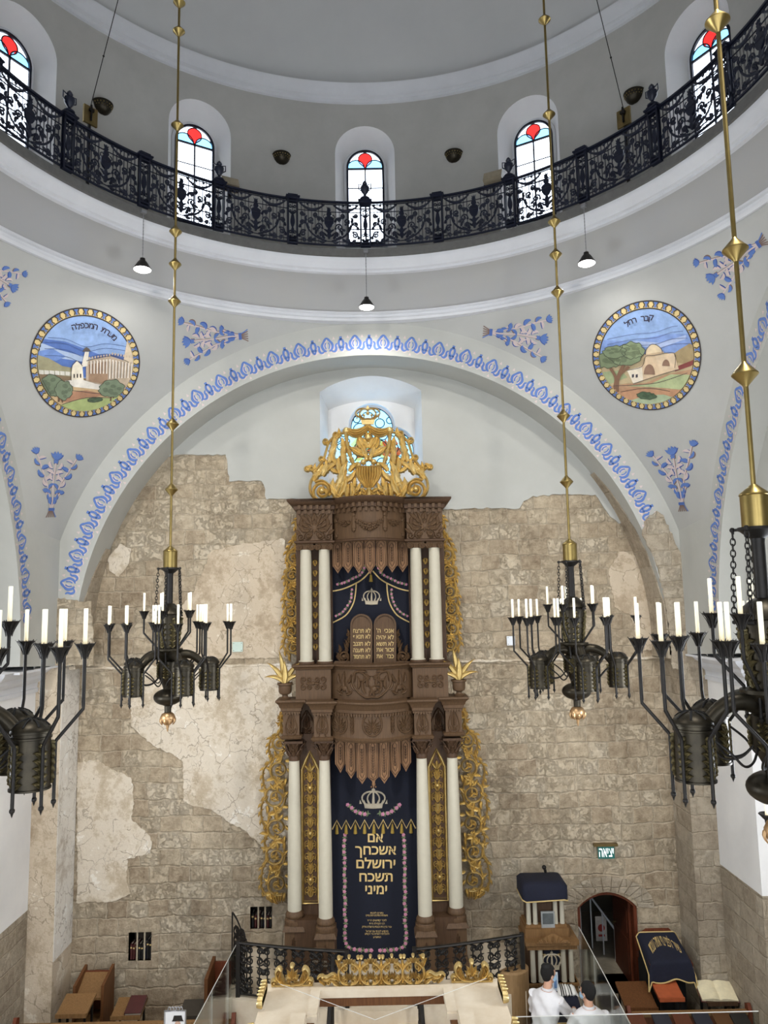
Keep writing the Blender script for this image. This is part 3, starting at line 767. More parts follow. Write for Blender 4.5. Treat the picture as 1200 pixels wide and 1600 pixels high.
WD, WK, WP, GO = M['arkwood'], M['arkdark'], M['arkpanel'], M['gold']
# ---------- upper entablature
Yu = 16.75; xo_, xi_ = W(114, 820, Yu), W(58, 820, Yu); bw_u = .45
zt, zd, ze = zz(781, Yu), zz(800, Yu), zz(844, Yu)
pu = bowplan(xo_, xi_, Yu, YBK, bw_u)
m = MB(); solid(m, pu, ze, zt-.02); obj('upper_entablature', m, WD, ark, smooth=30)
m = MB(); ppl = plan(pu)
h_ = zt-zd
profile_sweep(m, ppl, [(0, zd+.05), (.05, zd+.07), (.06, zt-.12), (.10, zt-.11), (.15, zt-.07), (.19, zt-.03), (.20, zt), (0, zt+.02)])
profile_sweep(m, ppl, [(0, ze-.05), (.03, ze-.05), (.05, ze-.03), (.05, ze), (0, ze+.02)])
solid(m, [(x+nx*.195, y+ny*.195) for x, y, nx, ny in ppl], zt-.015, zt+.02)
obj('upper_cornice', m, WK, ark, smooth=30)
def dentils(mb, ppl, z0, z1, step, w, o0, o1, skip_ends=True):
    for i in range(len(ppl)-1):
        (x0, y0, a0, b0), (x1, y1, a1, b1) = ppl[i], ppl[i+1]; L = math.hypot(x1-x0, y1-y0)
        if L < .03: continue
        if abs(x1-x0) < .02 and L > .5: continue
        nx, ny = (y1-y0)/L, -(x1-x0)/L
        n = max(1, int(round(L/step)))
        for k in range(n):
            t = (k+.5)/n; x = lerp(x0, x1, t)+nx*(o0+o1)/2; y = lerp(y0, y1, t)+ny*(o0+o1)/2
            mb.box(x, y, (z0+z1)/2, w, o1-o0, z1-z0, rz=atan2(y1-y0, x1-x0))
m = MB(); dentils(m, ppl, zd-.02, zd+.09, .125, .065, -.02, .05); dentils(m, ppl, zd+.08, zt-.11, .125, .068, .03, .10); obj('dentil_band', m, WD, ark)
# relief frames on the ark: (x, y, h) in metres on a plane or on the bow
def fr_plane(x0, Y, z0): return lambda x, y, h: (AX+x0+x, Y-h, z0+y)
def fr_bow(xi, yf, bow, z0): return lambda x, y, h: (AX+x, bowY(x, xi, yf, bow)-h, z0+y)
def acanthus_block(mb, w, h, rel=.04):
    """symmetrical foliage filling a w x h field centred on 0"""
    mb.disc(0, -.02*h, .10*w, rel*1.2)
    for a in range(8): mb.leaf(0, -.02*h, a*PI/4, .18*w, .11*w, 0, rel*.7, rel*.3, 0, n=5)
    for s in (-1, 1):
        mb.rtube([(s*x, y) for x, y in spiral(.17*w, -.34*h, .12*w, .02*w, PI*.5, -1.6)], [.018*w]*27, rel)
        mb.disc(s*.17*w, -.34*h, .05*w, rel)
        mb.rtube([(s*x, y) for x, y in spiral(.38*w, -.36*h, .10*w, .02*w, PI, 1.3)], .016*w, rel)
        for (x, y, a, L, b) in [(.08, .12, 75, .34, -.5), (.12, .1, 45, .36, .5), (.16, 0, 20, .32, .9), (.14, -.12, -10, .3, .9), (.3, -.2, 70, .32, -.8), (.36, .02, 80, .34, .9), (.42, -.28, 60, .2, -.8), (.05, .22, 95, .26, .6), (.24, .22, 60, .26, -.7), (.08, -.2, -70, .22, .7)]:
            mb.leaf(s*x*w, y*h, R(a) if s > 0 else PI-R(a), L*w, .13*w, s*b, rel, 0, 4, n=8)
for s in (-1, 1):
    m = MB(fr_plane(s*(xo_+xi_)/2, Yu, (ze+zd)/2)); acanthus_block(m, (xo_-xi_)*1.0, (zd-ze)*.95); obj('carved_panel', m, WD, ark, smooth=50)
# garland frieze on the bow
m = MB(fr_bow(xi_, Yu, bw_u, (ze+zd)/2+.06)); rnd = random.Random(3); gw = .04
def swag(mb, x0, x1, y, dip, r):
    n = int((x1-x0)/.045)
    for i in range(n+1):
        t = i/n; x = lerp(x0, x1, t); yy = y-dip*sin(PI*t); rr = r*(.45+.55*sin(PI*t))
        mb.rtube([(x-.02, yy), (x+.02, yy)], rr*1.1, rr*.6)
        for k in range(3): mb.disc(x+rnd.uniform(-.02, .02), yy+(k-1)*rr*.65+rnd.uniform(-.01, .01), rr*.36, rr*.5, rr*.5, 7)
swag(m, -.3, .3, .04, .16, .085); swag(m, -.68, -.4, .03, .05, .065); swag(m, .4, .68, .03, .05, .065)
for s in (-1, 1):
    for x, hh in ((.35, .16), (.76, .06)):
        m.disc(s*x, hh, .05, .05); m.rtube([(s*x, hh), (s*x, hh-.18)], [.03, .045], .04); m.rtube([(s*x, hh-.18), (s*x, hh-.30)], [.05, .065], .05)
        m.disc(s*x, hh-.33, .05, .05); m.rtube([(s*x, hh-.35), (s*x, hh-.40)], [.03, .008], .03)
        for a in (40, 80, 120): m.leaf(s*x, hh, R(a), .1, .05, 0, .04)
obj('garland_relief', m, WD, ark, smooth=50)
# ---------- upper columns with ionic capitals
YcU = Yu+.17
ztc, zbc = zz(857, YcU), zz(1034, YcU)
for s in (-1, 1):
    for px in (72, 101):
        x = AX+s*W(px, 945, YcU); r0, r1 = W(9.7, 1034, YcU), W(8.4, 857, YcU)
        col = obj('column', MB().lathe([(r0+.03, zbc-.0), (r0+.03, zbc+.05), (r0, zbc+.06)]+[(lerp(r0, r1, t)+.004*sin(PI*t), lerp(zbc+.06, ztc, t)) for t in (.0, .25, .5, .75, 1)], (x, YcU, 0), 28), M['cream'], ark)
        m = MB(); m.lathe([(r0+.05, zbc-.04), (r0+.055, zbc-.01), (r0+.04, zbc+.02), (r0+.02, zbc+.05)], (x, YcU, 0), 28); obj('column_base', m, WK, col)
        m = MB(); m.lathe([(r1+.005, ztc-.01), (r1+.012, ztc+.03), (r1+.03, ztc+.06), (r1+.04, ze-.09)], (x, YcU, 0), 24)
        m.box(x, YcU, ze-.06, r1*3.0, r1*2.6, .05); f = lambda u, v, h: (x+u, YcU-r1*1.15-h, ze-.13+v)
        m.f = f
        for q in (-1, 1):
            m.rtube([(q*a, b) for a, b in spiral(r1*1.15, 0, r1*.62, .01, PI/2, 1.9)], .014, .03); m.disc(q*r1*1.15, 0, r1*.62, .015); m.disc(q*r1*1.15, 0, .02, .035)
        m.rtube([(-r1*1.1, r1*.6), (r1*1.1, r1*.6)], .02, .03)
        m.f = None; obj('ionic_capital', m, WD, col)
# recess behind the columns, dark wood, with gilded strip between the columns
for s in (-1, 1):
    xa, xb = AX+s*W(60, 945, 17.1), AX+s*W(117, 945, 17.1)
    m = MB().bb(min(xa, xb), max(xa, xb), 17.15, YBK, zz(1040, 17.1), ze+.02); obj('back_panel', m, WK, ark)
    m = MB(fr_plane(s*W(87, 945, 17.1), 17.15, 0)); zA, zB = zz(1016, 17.1), zz(868, 17.1)
    n = 9
    for i in range(n):
        z0 = lerp(zA, zB, (i+.5)/n); hh = (zB-zA)/n
        for q in (-1, 1):
            m.rtube([(q*a, b) for a, b in spiral(.0, z0, .065, .02, -PI/2, .8)], .013, .03)
            m.leaf(0, z0-hh*.4, R(60) if q > 0 else R(120), .15, .06, q*.8, .03, 0, 3, n=6)
    obj('gilded_strip', m, GO, ark, smooth=50)
# ---------- curtain behind, upper
Yk = 17.2
m = MB().bb(AX-W(66, 945, Yk), AX+W(66, 945, Yk), Yk+.05, Yk+.12, zz(1040, Yk), ze+.02)
cu = obj('upper_curtain', m, M['velvet'], ark)
fc = lambda x, y, h: (P(x, y, Yk).x, Yk+.048-h, P(x, y, Yk).z)          # drawn in picture units, set flat on the curtain
def cpath(pts): return smooth_path(pts, 5)
class CB(MB):
    def rt(s, pts, w, h=.012, mi=0): return s.rtube(pts, w, h, mi=mi, seg=2)
def rose(mb, x, y, r, h=.004):        # mb has two materials: 0 pink, 1 green
    for k in range(5): mb.disc(x+r*.55*cos(k*2*PI/5), y+r*.55*sin(k*2*PI/5), r*.5, .008, h, 6, 0)
    mb.disc(x, y, r*.45, .014, h, 6, 0)
def vine(mb, pts, step, r, seed=0):
    rnd = random.Random(seed); P_ = smooth_path(pts, 8); mb.rtube(P_, .35, .004, mi=1, seg=2)
    L = 0; nx = 0; k = 0
    for i in range(1, len(P_)):
        d = math.hypot(P_[i][0]-P_[i-1][0], P_[i][1]-P_[i-1][1]); L += d
        if L >= nx:
            nx += step; k += 1; x, y = P_[i]; a = rnd.uniform(0, 6.28)
            if k % 3 == 1: rose(mb, x+rnd.uniform(-1, 1)*.6, y, r)
            else:
                for q in range(4): mb.leaf(x, y, a+q*1.6+rnd.uniform(-.3, .3), r*1.5, r*.7, 0, .006, .002, 0, 1, n=3)
def crown2d(mb, x, y, w, h, rel=.02):
    """crown centred at x with base at y+h/2 (picture axis points down)"""
    b = y+h*.5; mb.poly([(x-w*.34, b), (x+w*.34, b), (x+w*.37, b-h*.2), (x-w*.37, b-h*.2)], 0, rel*.6)
    mb.rtube([(x-w*.36, b-h*.2), (x, b-h*.17), (x+w*.36, b-h*.2)], w*.02, rel)
    mb.rtube([(x-w*.34, b), (x, b+h*.03), (x+w*.34, b)], w*.02, rel)
    for s in (-1, 1):
        mb.rtube(bez((x+s*w*.34, b-h*.2), (x+s*w*.62, b-h*.55), (x+s*w*.3, b-h*.85), (x, b-h*.78)), w*.035, rel)
        mb.rtube(bez((x+s*w*.18, b-h*.2), (x+s*w*.32, b-h*.5), (x+s*w*.16, b-h*.75), (x, b-h*.78)), w*.03, rel)
        for q in (.17, .34, .5): mb.poly([(x+s*w*q-w*.05, b-h*.2), (x+s*w*q+w*.05, b-h*.2), (x+s*w*(q+.03), b-h*.4)], 0, rel)
    mb.rtube([(x, b-h*.2), (x, b-h*.78)], [w*.06, w*.03], rel)
    mb.disc(x, b-h*.86, w*.07, rel); mb.poly([(x-w*.03, b-h*.88), (x+w*.03, b-h*.88), (x, b-h*1.02)], 0, rel)
m = MB(fc)
for s in (-1, 1):
    ax = 580.5
    m.rtube(smooth_path([(ax+s*2, 892), (ax+s*12, 903), (ax+s*24, 911), (ax+s*44, 920), (ax+s*63, 924)], 5), 1.1, .015)
    m.rtube(smooth_path([(ax+s*24, 911), (ax+s*25, 926), (ax+s*29, 944), (ax+s*41, 962), (ax+s*63, 974)], 5), 1.1, .015)
obj('curtain_braid', m, M['thread'], cu); m = MB(fc); crown2d(m, 580.5, 931, 28, 26); obj('crown_embroidery', m, M['silver'], cu)
m = MB(fc); m.rtube([(579.5, 893), (579.5, 899)], .5, .02); m.rtube([(579.5, 898), (579.5, 909)], [1.6, 3.2], .04); obj('curtain_tassel', m, M['tassel'], cu)
m = MB(fc)
for s in (-1, 1):
    vine(m, [(ax+s*8, 880), (ax+s*16, 896), (ax+s*30, 904), (ax+s*42, 910), (ax+s*54, 913)], 2.2, 2.2, 5)
    vine(m, [(ax+s*31, 920), (ax+s*32, 934), (ax+s*37, 946), (ax+s*46, 957), (ax+s*57, 963)], 2.2, 2., 6)
obj('rose_embroidery', m, [M['pink'], M['green']], cu)
# ---------- valance of hanging wooden pendants
def valance(name, y0, rects, tips, xs, Y0, xi, yf, bow, wpx):
    v = bpy.data.objects.new(name, None); C.objects.link(v); v.parent = ark; v['_o'] = tuple(Vector(ark['_o']))
    for i, dx in enumerate(xs):
        yb = bowY(W(dx, y0, yf), xi, yf, bow)+.22; k = K(y0, yb); xc = AX+dx*K(y0, yf)
        z0, z1, z2 = zz(y0, yb), zz(rects[i], yb), zz(tips[i], yb); hw = wpx*k/2*.94; a_ = -(dx/xs[-1])*.16
        f = lambda x, y, h: (xc+x*cos(a_)+h*sin(a_), yb-h*cos(a_)+x*sin(a_)*1, y)
        m = MB(f); m.poly([(-hw, z1), (-hw, z0), (hw, z0), (hw, z1), (hw*.72, z1-(z1-z2)*.2), (0, z2), (-hw*.72, z1-(z1-z2)*.2)], 0, .05)
        p_ = obj('wooden_pendant', m, WP, v, smooth=30)
        m = MB(f); m.rtube([(-hw*.78, z1), (-hw*.78, z0-.1), (0, z0-.03), (hw*.78, z0-.1), (hw*.78, z1), (0, z2+.06), (-hw*.78, z1)], .008, .012, .05)
        m.rtube([(-hw*.4, z1+.05), (-hw*.4, z0-.16), (0, z0-.1), (hw*.4, z0-.16), (hw*.4, z1+.05), (0, z1-.02), (-hw*.4, z1+.05)], .007, .01, .05)
        nn = int((z0-z1-.25)/.055)
        for q in range(nn): m.disc(0, z1+.1+q*.055, .022, .012, .05, 6); m.rtube([(-.03, z1+.125+q*.055), (.03, z1+.125+q*.055)], .006, .01, .05)
        obj('carved_moulding', m, WK, p_, smooth=40)
    return v
valance('upper_valance', 842, [884]*7, [895, 895, 896, 897, 896, 895, 895], [-51.5, -34.5, -17.5, 0, 17.5, 34.5, 51.5], 0, xi_, Yu, bw_u-.02, 17)
# ---------- tablets of the law
Yt = 16.95
fT = lambda x, y, h: (P(x, y, Yt).x, Yt-h, P(x, y, Yt).z)
tb = bpy.data.objects.new('law_tablets', None); C.objects.link(tb); tb.parent = ark; tb['_o'] = tuple(Vector(ark['_o']))
for x0, x1 in ((547.5, 582), (584, 619)):
    xc, r = (x0+x1)/2, (x1-x0)/2; yt = 976.5
    ol = [(x0, 1037.5), (x0, yt)]+[(xc-r*cos(PI*i/16), yt-r*sin(PI*i/16)) for i in range(1, 16)]+[(x1, yt), (x1, 1037.5)]
    il = [(xc+(x-xc)*.86, 1035 if y > 1030 else yt+(y-yt)*.86) for x, y in ol]
    m = MB(fT); m.poly(ol, -.14, .2, holes=[il]); m.poly(il, -.12, .14); t1 = obj('tablet', m, WD, tb, smooth=30)
    m = MB(fT); crown2d(m, xc, 968, 12, 11, .012); obj('crown_relief', m, WK, t1)
    L = ['אנכי  ה\'', 'לא יהיה', 'לא תשא', 'זכור את', 'כבד  את'] if x0 > 560 else ['לא תרצח', 'לא תנאף', 'לא תגנב', 'לא תענה', 'לא תחמד']
    m = MB(lambda x, y, h: fT(x, -y, h))
    for i, q in enumerate(L): add_text(m, q.replace("ה'", "ה'"), xc+(.3 if x0 > 560 else .6), -(985+i*10.1), 9.6, .028, bold=.06, width=27)
    obj('gilded_lettering', m, M['thread'], t1, smooth=0)
for s in (-1, 1):
    m = MB(lambda x, y, h: fT(583+s*x, y, h-.06)); 
    m.rtube(spiral(46, 1026, 9, 1.5, PI*.5, 1.6), 1.6, .06); m.disc(46, 1026, 3.4, .09)
    for (x, y, a, L, b) in [(38, 1034, -80, 20, .6), (42, 1022, -100, 20, 1.), (49, 1034, -40, 16, -1.8), (40, 1012, -95, 14, 1.), (38, 1004, -80, 14, -1.), (38, 994, -95, 12, .8), (55, 1030, -80, 12, -.9), (44, 1036, -60, 22, .4), (52, 1020, -100, 14, .8)]:
        m.leaf(x, y, R(a), L, 6.5, b, .06, 0, 3)
    m.rtube(spiral(39, 992, 3.2, .6, PI, 1.4), 1., .05); m.rtube(spiral(40, 1005, 3.2, .6, PI, 1.4), 1., .05)
    m.poly([(36, 1033), (60, 1033), (62, 1038), (36, 1038)], 0, .08)
    obj('carved_bracket', m, WD, tb, smooth=50)
# ---------- middle parapet
Ym = 16.7; xo2, xi2 = W(119, 1065, Ym), W(64, 1065, Ym); bw2 = .3
z1, z0 = zz(1038, Ym), zz(1094, Ym)
pm_ = bowplan(xo2, xi2, Ym, YBK, bw2); m = MB(); solid(m, pm_, z0-.05, z1-.03); obj('middle_parapet', m, WD, ark, smooth=30)
m = MB(); pq = plan(pm_); profile_sweep(m, pq, [(0, z1-.09), (.03, z1-.08), (.05, z1-.04), (.08, z1-.02), (.08, z1+.01), (0, z1+.015)]); solid(m, [(x+nx*.075, y+ny*.075) for x, y, nx, ny in pq], z1-.01, z1+.012); obj('parapet_ledge', m, WD, ark, smooth=30)
def scroll_plaque(mb, w, h, rel):
    for sx in (-1, 1):
        for sy in (-1, 1):
            for (cx, r) in ((.36, .13), (.13, .11)):
                mb.rtube([(sx*a, sy*b) for a, b in spiral(cx*w, .22*h, r*w, .02*w, -PI/2, 1.25)], .025*w, rel)
        mb.leaf(0, 0, 0 if sx > 0 else PI, .3*w, .2*h, 0, rel, 0, 3)
    mb.disc(0, 0, .07*w, rel*1.4)
for s in (-1, 1):
    m = MB(fr_plane(s*(xo2+xi2)/2, Ym, (z0+z1)/2)); scroll_plaque(m, .58, .36, .03); obj('carved_panel', m, WD, ark, smooth=50)
m = MB(fr_bow(xi2, Ym, bw2, (z0+z1)/2-.01))
# large acanthus S-scroll cartouche and two pomegranate sprays
for s in (-1, 1):
    pth = smooth_path([(.0, -.27), (s*.16, -.27), (s*.36, -.1), (s*.42, .1), (s*.34, .25), (s*.18, .22), (s*.16, .1), (s*.26, .08)], 6)
    m.rtube(pth, [.022]*len(pth), .04)
    for (x, y, a, L, b) in [(.05, -.26, 100, .3, .8), (.14, -.2, 60, .34, .9), (.3, -.1, 110, .28, -.9), (.38, .05, 80, .24, 1.), (.3, .26, 160, .22, .9), (.2, .02, 120, .26, .9), (.1, -.05, 95, .3, -.7), (.05, .1, 60, .22, -.8), (.36, -.12, 40, .2, 1.)]:
        m.leaf(s*x, y, R(a) if s > 0 else PI-R(a), L, .1, s*b, .045, 0, 4)
    for (x, y, a, L, b) in [(.56, -.1, 60, .28, .6), (.62, -.1, 100, .3, -.5), (.6, .05, 80, .22, .5), (.52, .02, 130, .2, -.7), (.7, 0, 70, .22, .6), (.56, -.22, 170, .16, -.8), (.64, -.22, 10, .16, .8), (.5, -.2, 60, .16, .7), (.72, -.18, 110, .2, .5)]:
        m.leaf(s*x, y, R(a) if s > 0 else PI-R(a), L, .09, s*b, .05, 0, 3)
    m.disc(s*.6, -.1, .07, .07); m.rtube([(s*.6, -.06), (s*.59, .03)], [.045, .01], .05)
m.disc(.05, -.1, .07, .06); m.rtube([(a, b) for a, b in spiral(.1, -.12, .12, .02, 0, 1.5)], .016, .05)
obj('carved_cartouche', m, WD, ark, smooth=50)
# ---------- lower entablature: four block capitals, bowed centre
Yo, Yi = 16.75, 16.45       # outer and inner block fronts
zt, zb = zz(1094, Yi), zz(1152, Yi)
hwb = W(13, 1130, Yi); oxc = [W(127, 1130, Yo), W(78.5, 1130, Yi)]
xi3 = W(65, 1130, Yi); bw3 = .35
base = [(AX-xi3+2*xi3*i/16, bowY(-xi3+2*xi3*i/16, xi3, Yi, bw3)) for i in range(17)]
m = MB(); cen = [(AX-xi3, YBK)]+base+[(AX+xi3, YBK)]
solid(m, cen, zb, zt-.02)
for s in (-1, 1): m.bb(*sorted((AX+s*xi3, AX+s*W(127, 1130, Yo))), 17.1, YBK, zb, zt-.03)
obj('lower_entablature', m, WD, ark, smooth=30)
corn = lambda zt: [(0, zt-.30), (.02, zt-.29), (.025, zt-.24), (.045, zt-.23), (.05, zt-.17), (.07, zt-.15), (.09, zt-.09), (.13, zt-.05), (.15, zt-.03), (.15, zt), (0, zt+.01)]
foot = lambda zb: [(0, zb-.06), (.02, zb-.06), (.05, zb-.03), (.06, zb), (.03, zb+.02), (0, zb+.03)]
m = MB(); pc = [(x, y, 0, -1) for x, y in base]; profile_sweep(m, pc, corn(zt)); profile_sweep(m, pc, foot(zb)); solid(m, [(x, y-.148) for x, y in base]+[(AX+xi3, YBK), (AX-xi3, YBK)], zt-.012, zt+.006)
dentils(m, plan(base), zt-.30, zt-.24, .062, .03, .0, .045); obj('lower_cornice', m, WD, ark, smooth=30)
def teardrop(mb, w, h, rel):
    ol = smooth_path([(0, h*.5), (w*.2, h*.3), (w*.42, -h*.1), (w*.36, -h*.36), (w*.2, -h*.42), (w*.28, -h*.5)], 5)
    for s in (-1, 1):
        mb.rtube([(s*x, y) for x, y in ol], w*.045, rel)
        mb.rtube([(s*a, b) for a, b in spiral(w*.14, -h*.3, w*.13, w*.03, PI, 1.1)], w*.04, rel)
        for (x, y, a, L, b) in [(.04, -.2, 60, .3, .9), (.05, -.05, 60, .28, .9), (.04, .08, 70, .24, .7), (.04, -.3, 20, .22, 1.)]: mb.leaf(s*x*w, y*h, R(a) if s > 0 else PI-R(a), L*h, w*.2, s*b, rel, 0, 3, n=6)
    mb.rtube([(0, -h*.4), (0, h*.42)], w*.035, rel); mb.disc(0, -h*.2, w*.08, rel*1.3)
for s in (-1, 1):
    for j, (xc, yf) in enumerate(((oxc[0], Yo), (oxc[1], Yi))):
        x = AX+s*xc; m = MB(); m.bb(x-hwb, x+hwb, yf, 17.3, zb-.02, zt-.02)
        pts = plan([(x-hwb, 17.3), (x-hwb, yf), (x+hwb, yf), (x+hwb, 17.3)])
        profile_sweep(m, pts, corn(zt)); profile_sweep(m, pts, foot(zb))
        m.bb(x-hwb-.145, x+hwb+.145, yf-.145, 17.3, zt-.012, zt+.006); dentils(m, pts, zt-.31, zt-.25, .062, .03, .0, .04)
        b_ = obj('block_capital', m, WD, ark, smooth=30)
        m = MB(lambda u, v, h: (x+u, yf-h, zz(1129, yf)+v)); teardrop(m, hwb*1.6, zz(1110, yf)-zz(1149, yf), .025); obj('carved_teardrop', m, WD, b_, smooth=50)
m = MB(fr_bow(xi3, Yi, bw3, zz(1128, Yi)))
def shell(mb, x, w, h, rel):
    mb.rtube([(x+w*.5*cos(a), h*.5*sin(a)) for a in [2*PI*i/24 for i in range(25)]], w*.05, rel)
    for k in range(11):
        a = R(-20+22*k); mb.leaf(x, -h*.22, a, h*.52*(.75+.25*sin(a) if sin(a) > 0 else .7), w*.13, 0, rel, 0, 0, n=5)
    for s in (-1, 1): mb.rtube([(x+s*a, b) for a, b in spiral(w*.17, -h*.3, w*.14, w*.03, PI/2, 1.3)], w*.04, rel)
for x in (0, -.71, .71): shell(m, x, .40 if x == 0 else .34, .46, .035)
for s in (-1, 1):
    m.rtube([(s*.43, -.22), (s*.43, .22)], .012, .025)
    for k in range(6):
        for q in (-1, 1): m.leaf(s*.43, -.2+k*.07, R(60) if q > 0 else R(120), .1, .04, q*.3, .03, 0, 0, n=4)
obj('carved_palmettes', m, WD, ark, smooth=50)
# side soffit foliage between blocks (dark)
for s in (-1, 1):
    m = MB(fr_plane(s*W(103, 1130, 17.1), 17.1, zz(1128, 17.1))); teardrop(m, .4, .55, .03); obj('carved_teardrop', m, WK, ark, smooth=50)
# ---------- lower columns
zt_c = {0: zz(1184, Yo+.22), 1: zz(1184, Yi+.22)}; ybase = {0: 1422, 1: 1434}
ZP = -7.62                       # ark platform level
for s in (-1, 1):
    for j, (yf, pxt, pxb, yb_) in enumerate(((Yo, 123, 126.5, 1420), (Yi, 77, 76.5, 1432))):
        Yc = yf+.2; zt2 = zz(1184, Yc); zb2 = zz(yb_, Yc); xt = (W(pxt, 1184, Yc)+W(pxb, yb_, Yc))/2; x = AX+s*xt
        r1, r0 = W(8, 1184, Yc), W(11, yb_, Yc)
        col = obj('column', MB().lathe([(lerp(r0, r1, t)+.01*sin(PI*t), lerp(zb2, zt2, t)) for t in [i/8 for i in range(9)]], (x, Yc, 0), 32), M['cream'], ark)
        m = MB().lathe([(r0*1.42, zb2-.24), (r0*1.45, zb2-.2), (r0*1.42, zb2-.16), (r0*1.2, zb2-.14), (r0*1.15, zb2-.12), (r0*1.3, zb2-.09), (r0*1.32, zb2-.06), (r0*1.2, zb2-.02), (r0*1.05, zb2+.02)], (x, Yc, 0), 32); obj('column_base', m, WD, col)
        zc0 = zz(1157, Yc); m = MB().lathe([(r1*1.05, zt2-.02), (r1*1.08, zt2+.05), (r1*.98, zt2+.08), (r1*1.05, zt2+.16), (r1*1.3, zt2+.28), (r1*1.7, zc0)], (x, Yc, 0), 20)
        for row, (zz_, rr, hh, nn) in enumerate(((zt2+.08, 1.05, .16, 8), (zt2+.17, 1.15, .18, 8))):
            for k in range(nn):
                a = 2*PI*(k+.5*row)/nn
                def f(u, v, h, a=a, rr=rr, zz_=zz_): 
                    o = r1*rr+h+max(0, v)**1.5*1.2; return (x+o*sin(a)+u*cos(a), Yc-o*cos(a)+u*sin(a), zz_+v)
                m.f = f; m.leaf(0, 0, PI/2, hh, .1, 0, .03, 0, 3, n=6); m.disc(0, hh*.95, .03, .03, .03, 7); m.f = None
        m.box(x, Yc, zc0+.02, r1*3.6, r1*3.4, .05)
        obj('corinthian_capital', m, WK, col, smooth=50)
        # pedestal
        zp = zb2-.24; hw = W(17.5, yb_+20, Yc); m = MB()
        m.add([(x-hw*.82, Yc-hw*.82, zp), (x+hw*.82, Yc-hw*.82, zp), (x+hw*.82, Yc+hw*.82, zp), (x-hw*.82, Yc+hw*.82, zp), (x-hw, Yc-hw, zp-.10), (x+hw, Yc-hw, zp-.10), (x+hw, Yc+hw, zp-.10), (x-hw, Yc+hw, zp-.10)], [(0, 1, 2, 3), (4, 7, 6, 5), (0, 4, 5, 1), (1, 5, 6, 2), (2, 6, 7, 3), (3, 7, 4, 0)])
        m.bb(x-hw*.8, x+hw*.8, Yc-hw*.8, 17.5, ZP, zp-.09); m.bb(x-hw*.95, x+hw*.95, Yc-hw*.95, 17.5, ZP, ZP+.16)
        pd = obj('pedestal', m, WD, ark, smooth=30)
        m = MB(lambda u, v, h: (x+u, Yc-hw*.8-h, zp-.75+v))
        for k in range(6):
            for q in (-1, 1): m.leaf(0, k*.075, R(62) if q > 0 else R(118), .12, .035, q*.4, .02, 0, 0, n=4)
        m.rtube([(-.12, -.03), (0, .03), (.12, -.03)], .03, .04); m.leaf(0, .42, PI/2, .12, .05, 0, .02)
        obj('carved_palmette', m, WK, pd, smooth=50)
    # lower recess panel with gilded inlay
    xa, xb = AX+s*W(68, 1300, 17.05), AX+s*W(128, 1300, 17.05)
    m = MB().bb(min(xa, xb), max(xa, xb), 17.05, YBK, ZP, zb); m.bb(*sorted((AX+s*W(70, 1440, 17), AX+s*W(125, 1440, 17))), 16.75, 17.1, ZP, zz(1431, 16.9)); obj('back_panel', m, WK, ark)
    Yg = 17.05; zA, zB = zz(1409, Yg), zz(1172, Yg); cxg = s*W(100, 1300, Yg); hw = W(13, 1300, Yg)
    m = MB(fr_plane(cxg, Yg, 0)); pts = [(-hw, zA), (-hw, zB-.38), (-hw*.55, zB-.2), (0, zB), (hw*.55, zB-.2), (hw, zB-.38), (hw, zA), (-hw, zA)]
    m.rtube(pts, .028, .03); m.rtube([(x_*.82, zA+.05 if abs(z_-zA) < .01 else z_-.06) for x_, z_ in pts], .008, .03)
    n = 11; z_0 = zA+.12; st = (zB-.42-z_0)/n
    for i in range(n):
        zc_ = z_0+st*(i+.5); k = i % 4
        for q in (-1, 1):
            A = lambda d: R(d) if q > 0 else PI-R(d)
            m.rtube([(q*a, b) for a, b in spiral(hw*.38, zc_+st*.1, st*.27, .012, -PI/2 if k % 2 else PI/2, (1 if k % 2 else -1)*1.2)], .013, .03)
            m.leaf(0, zc_-st*.45, A(50), st*.75, .07, q*.9, .035, 0, 3, n=7); m.leaf(q*hw*.2, zc_, A(100), st*.6, .06, -q*.8, .03, 0, 3, n=6); m.leaf(q*hw*.6, zc_-st*.3, A(80), st*.5, .05, q*.5, .03, 0, 2, n=5)
        if k == 1: m.disc(0, zc_, .05, .04)
        elif k == 3: 
            m.rtube([(0, zc_-.06), (0, zc_+.1)], [.025, .075], .04)
        else: m.leaf(0, zc_-st*.3, PI/2, st*.8, .09, 0, .04, 0, 3, n=7)
    for a in (50, 90, 130): m.leaf(0, zB-.42, R(a), .2, .09, 0, .035, 0, 3)
    obj('gilded_inlay', m, M['golddk'], ark, smooth=50)
# ---------- lower curtain with embroidery
Yk2 = 17.25
m = MB().bb(AX-W(68, 1300, Yk2), AX+W(68, 1300, Yk2), Yk2, Yk2+.08, ZP, zb+.02); cu = obj('lower_curtain', m, M['velvet'], ark)
f2 = lambda x, y, h: (P(x, y, Yk2).x, Yk2-h, P(x, y, Yk2).z)
axy = lambda y: 583.2+(y-1180)*.0122
m = MB(f2); crown2d(m, axy(1245)-.5, 1246, 40, 32, .02); obj('crown_embroidery', m, M['silver'], cu)
m = MB(f2); zg = []
for i in range(19):
    x = 519+i*7.25; zg.append((x, 1295-(14 if i % 2 else 0)-(x-585)*.012))
m.rtube(zg, 1.1, .015); obj('zigzag_braid', m, M['thread'], cu)
for i in range(9):
    x = 526.2+i*14.5; y = 1284-(x-585)*.012
    m = MB(f2); m.rtube([(x, y), (x, y+5)], .4, .02); m.rtube([(x, y+4), (x, y+8), (x, y+18)], [1.2, 2., 2.9], .05); obj('curtain_tassel', m, M['tassel'], cu)
m = MB(lambda x, y, h: f2(x, -y, h))
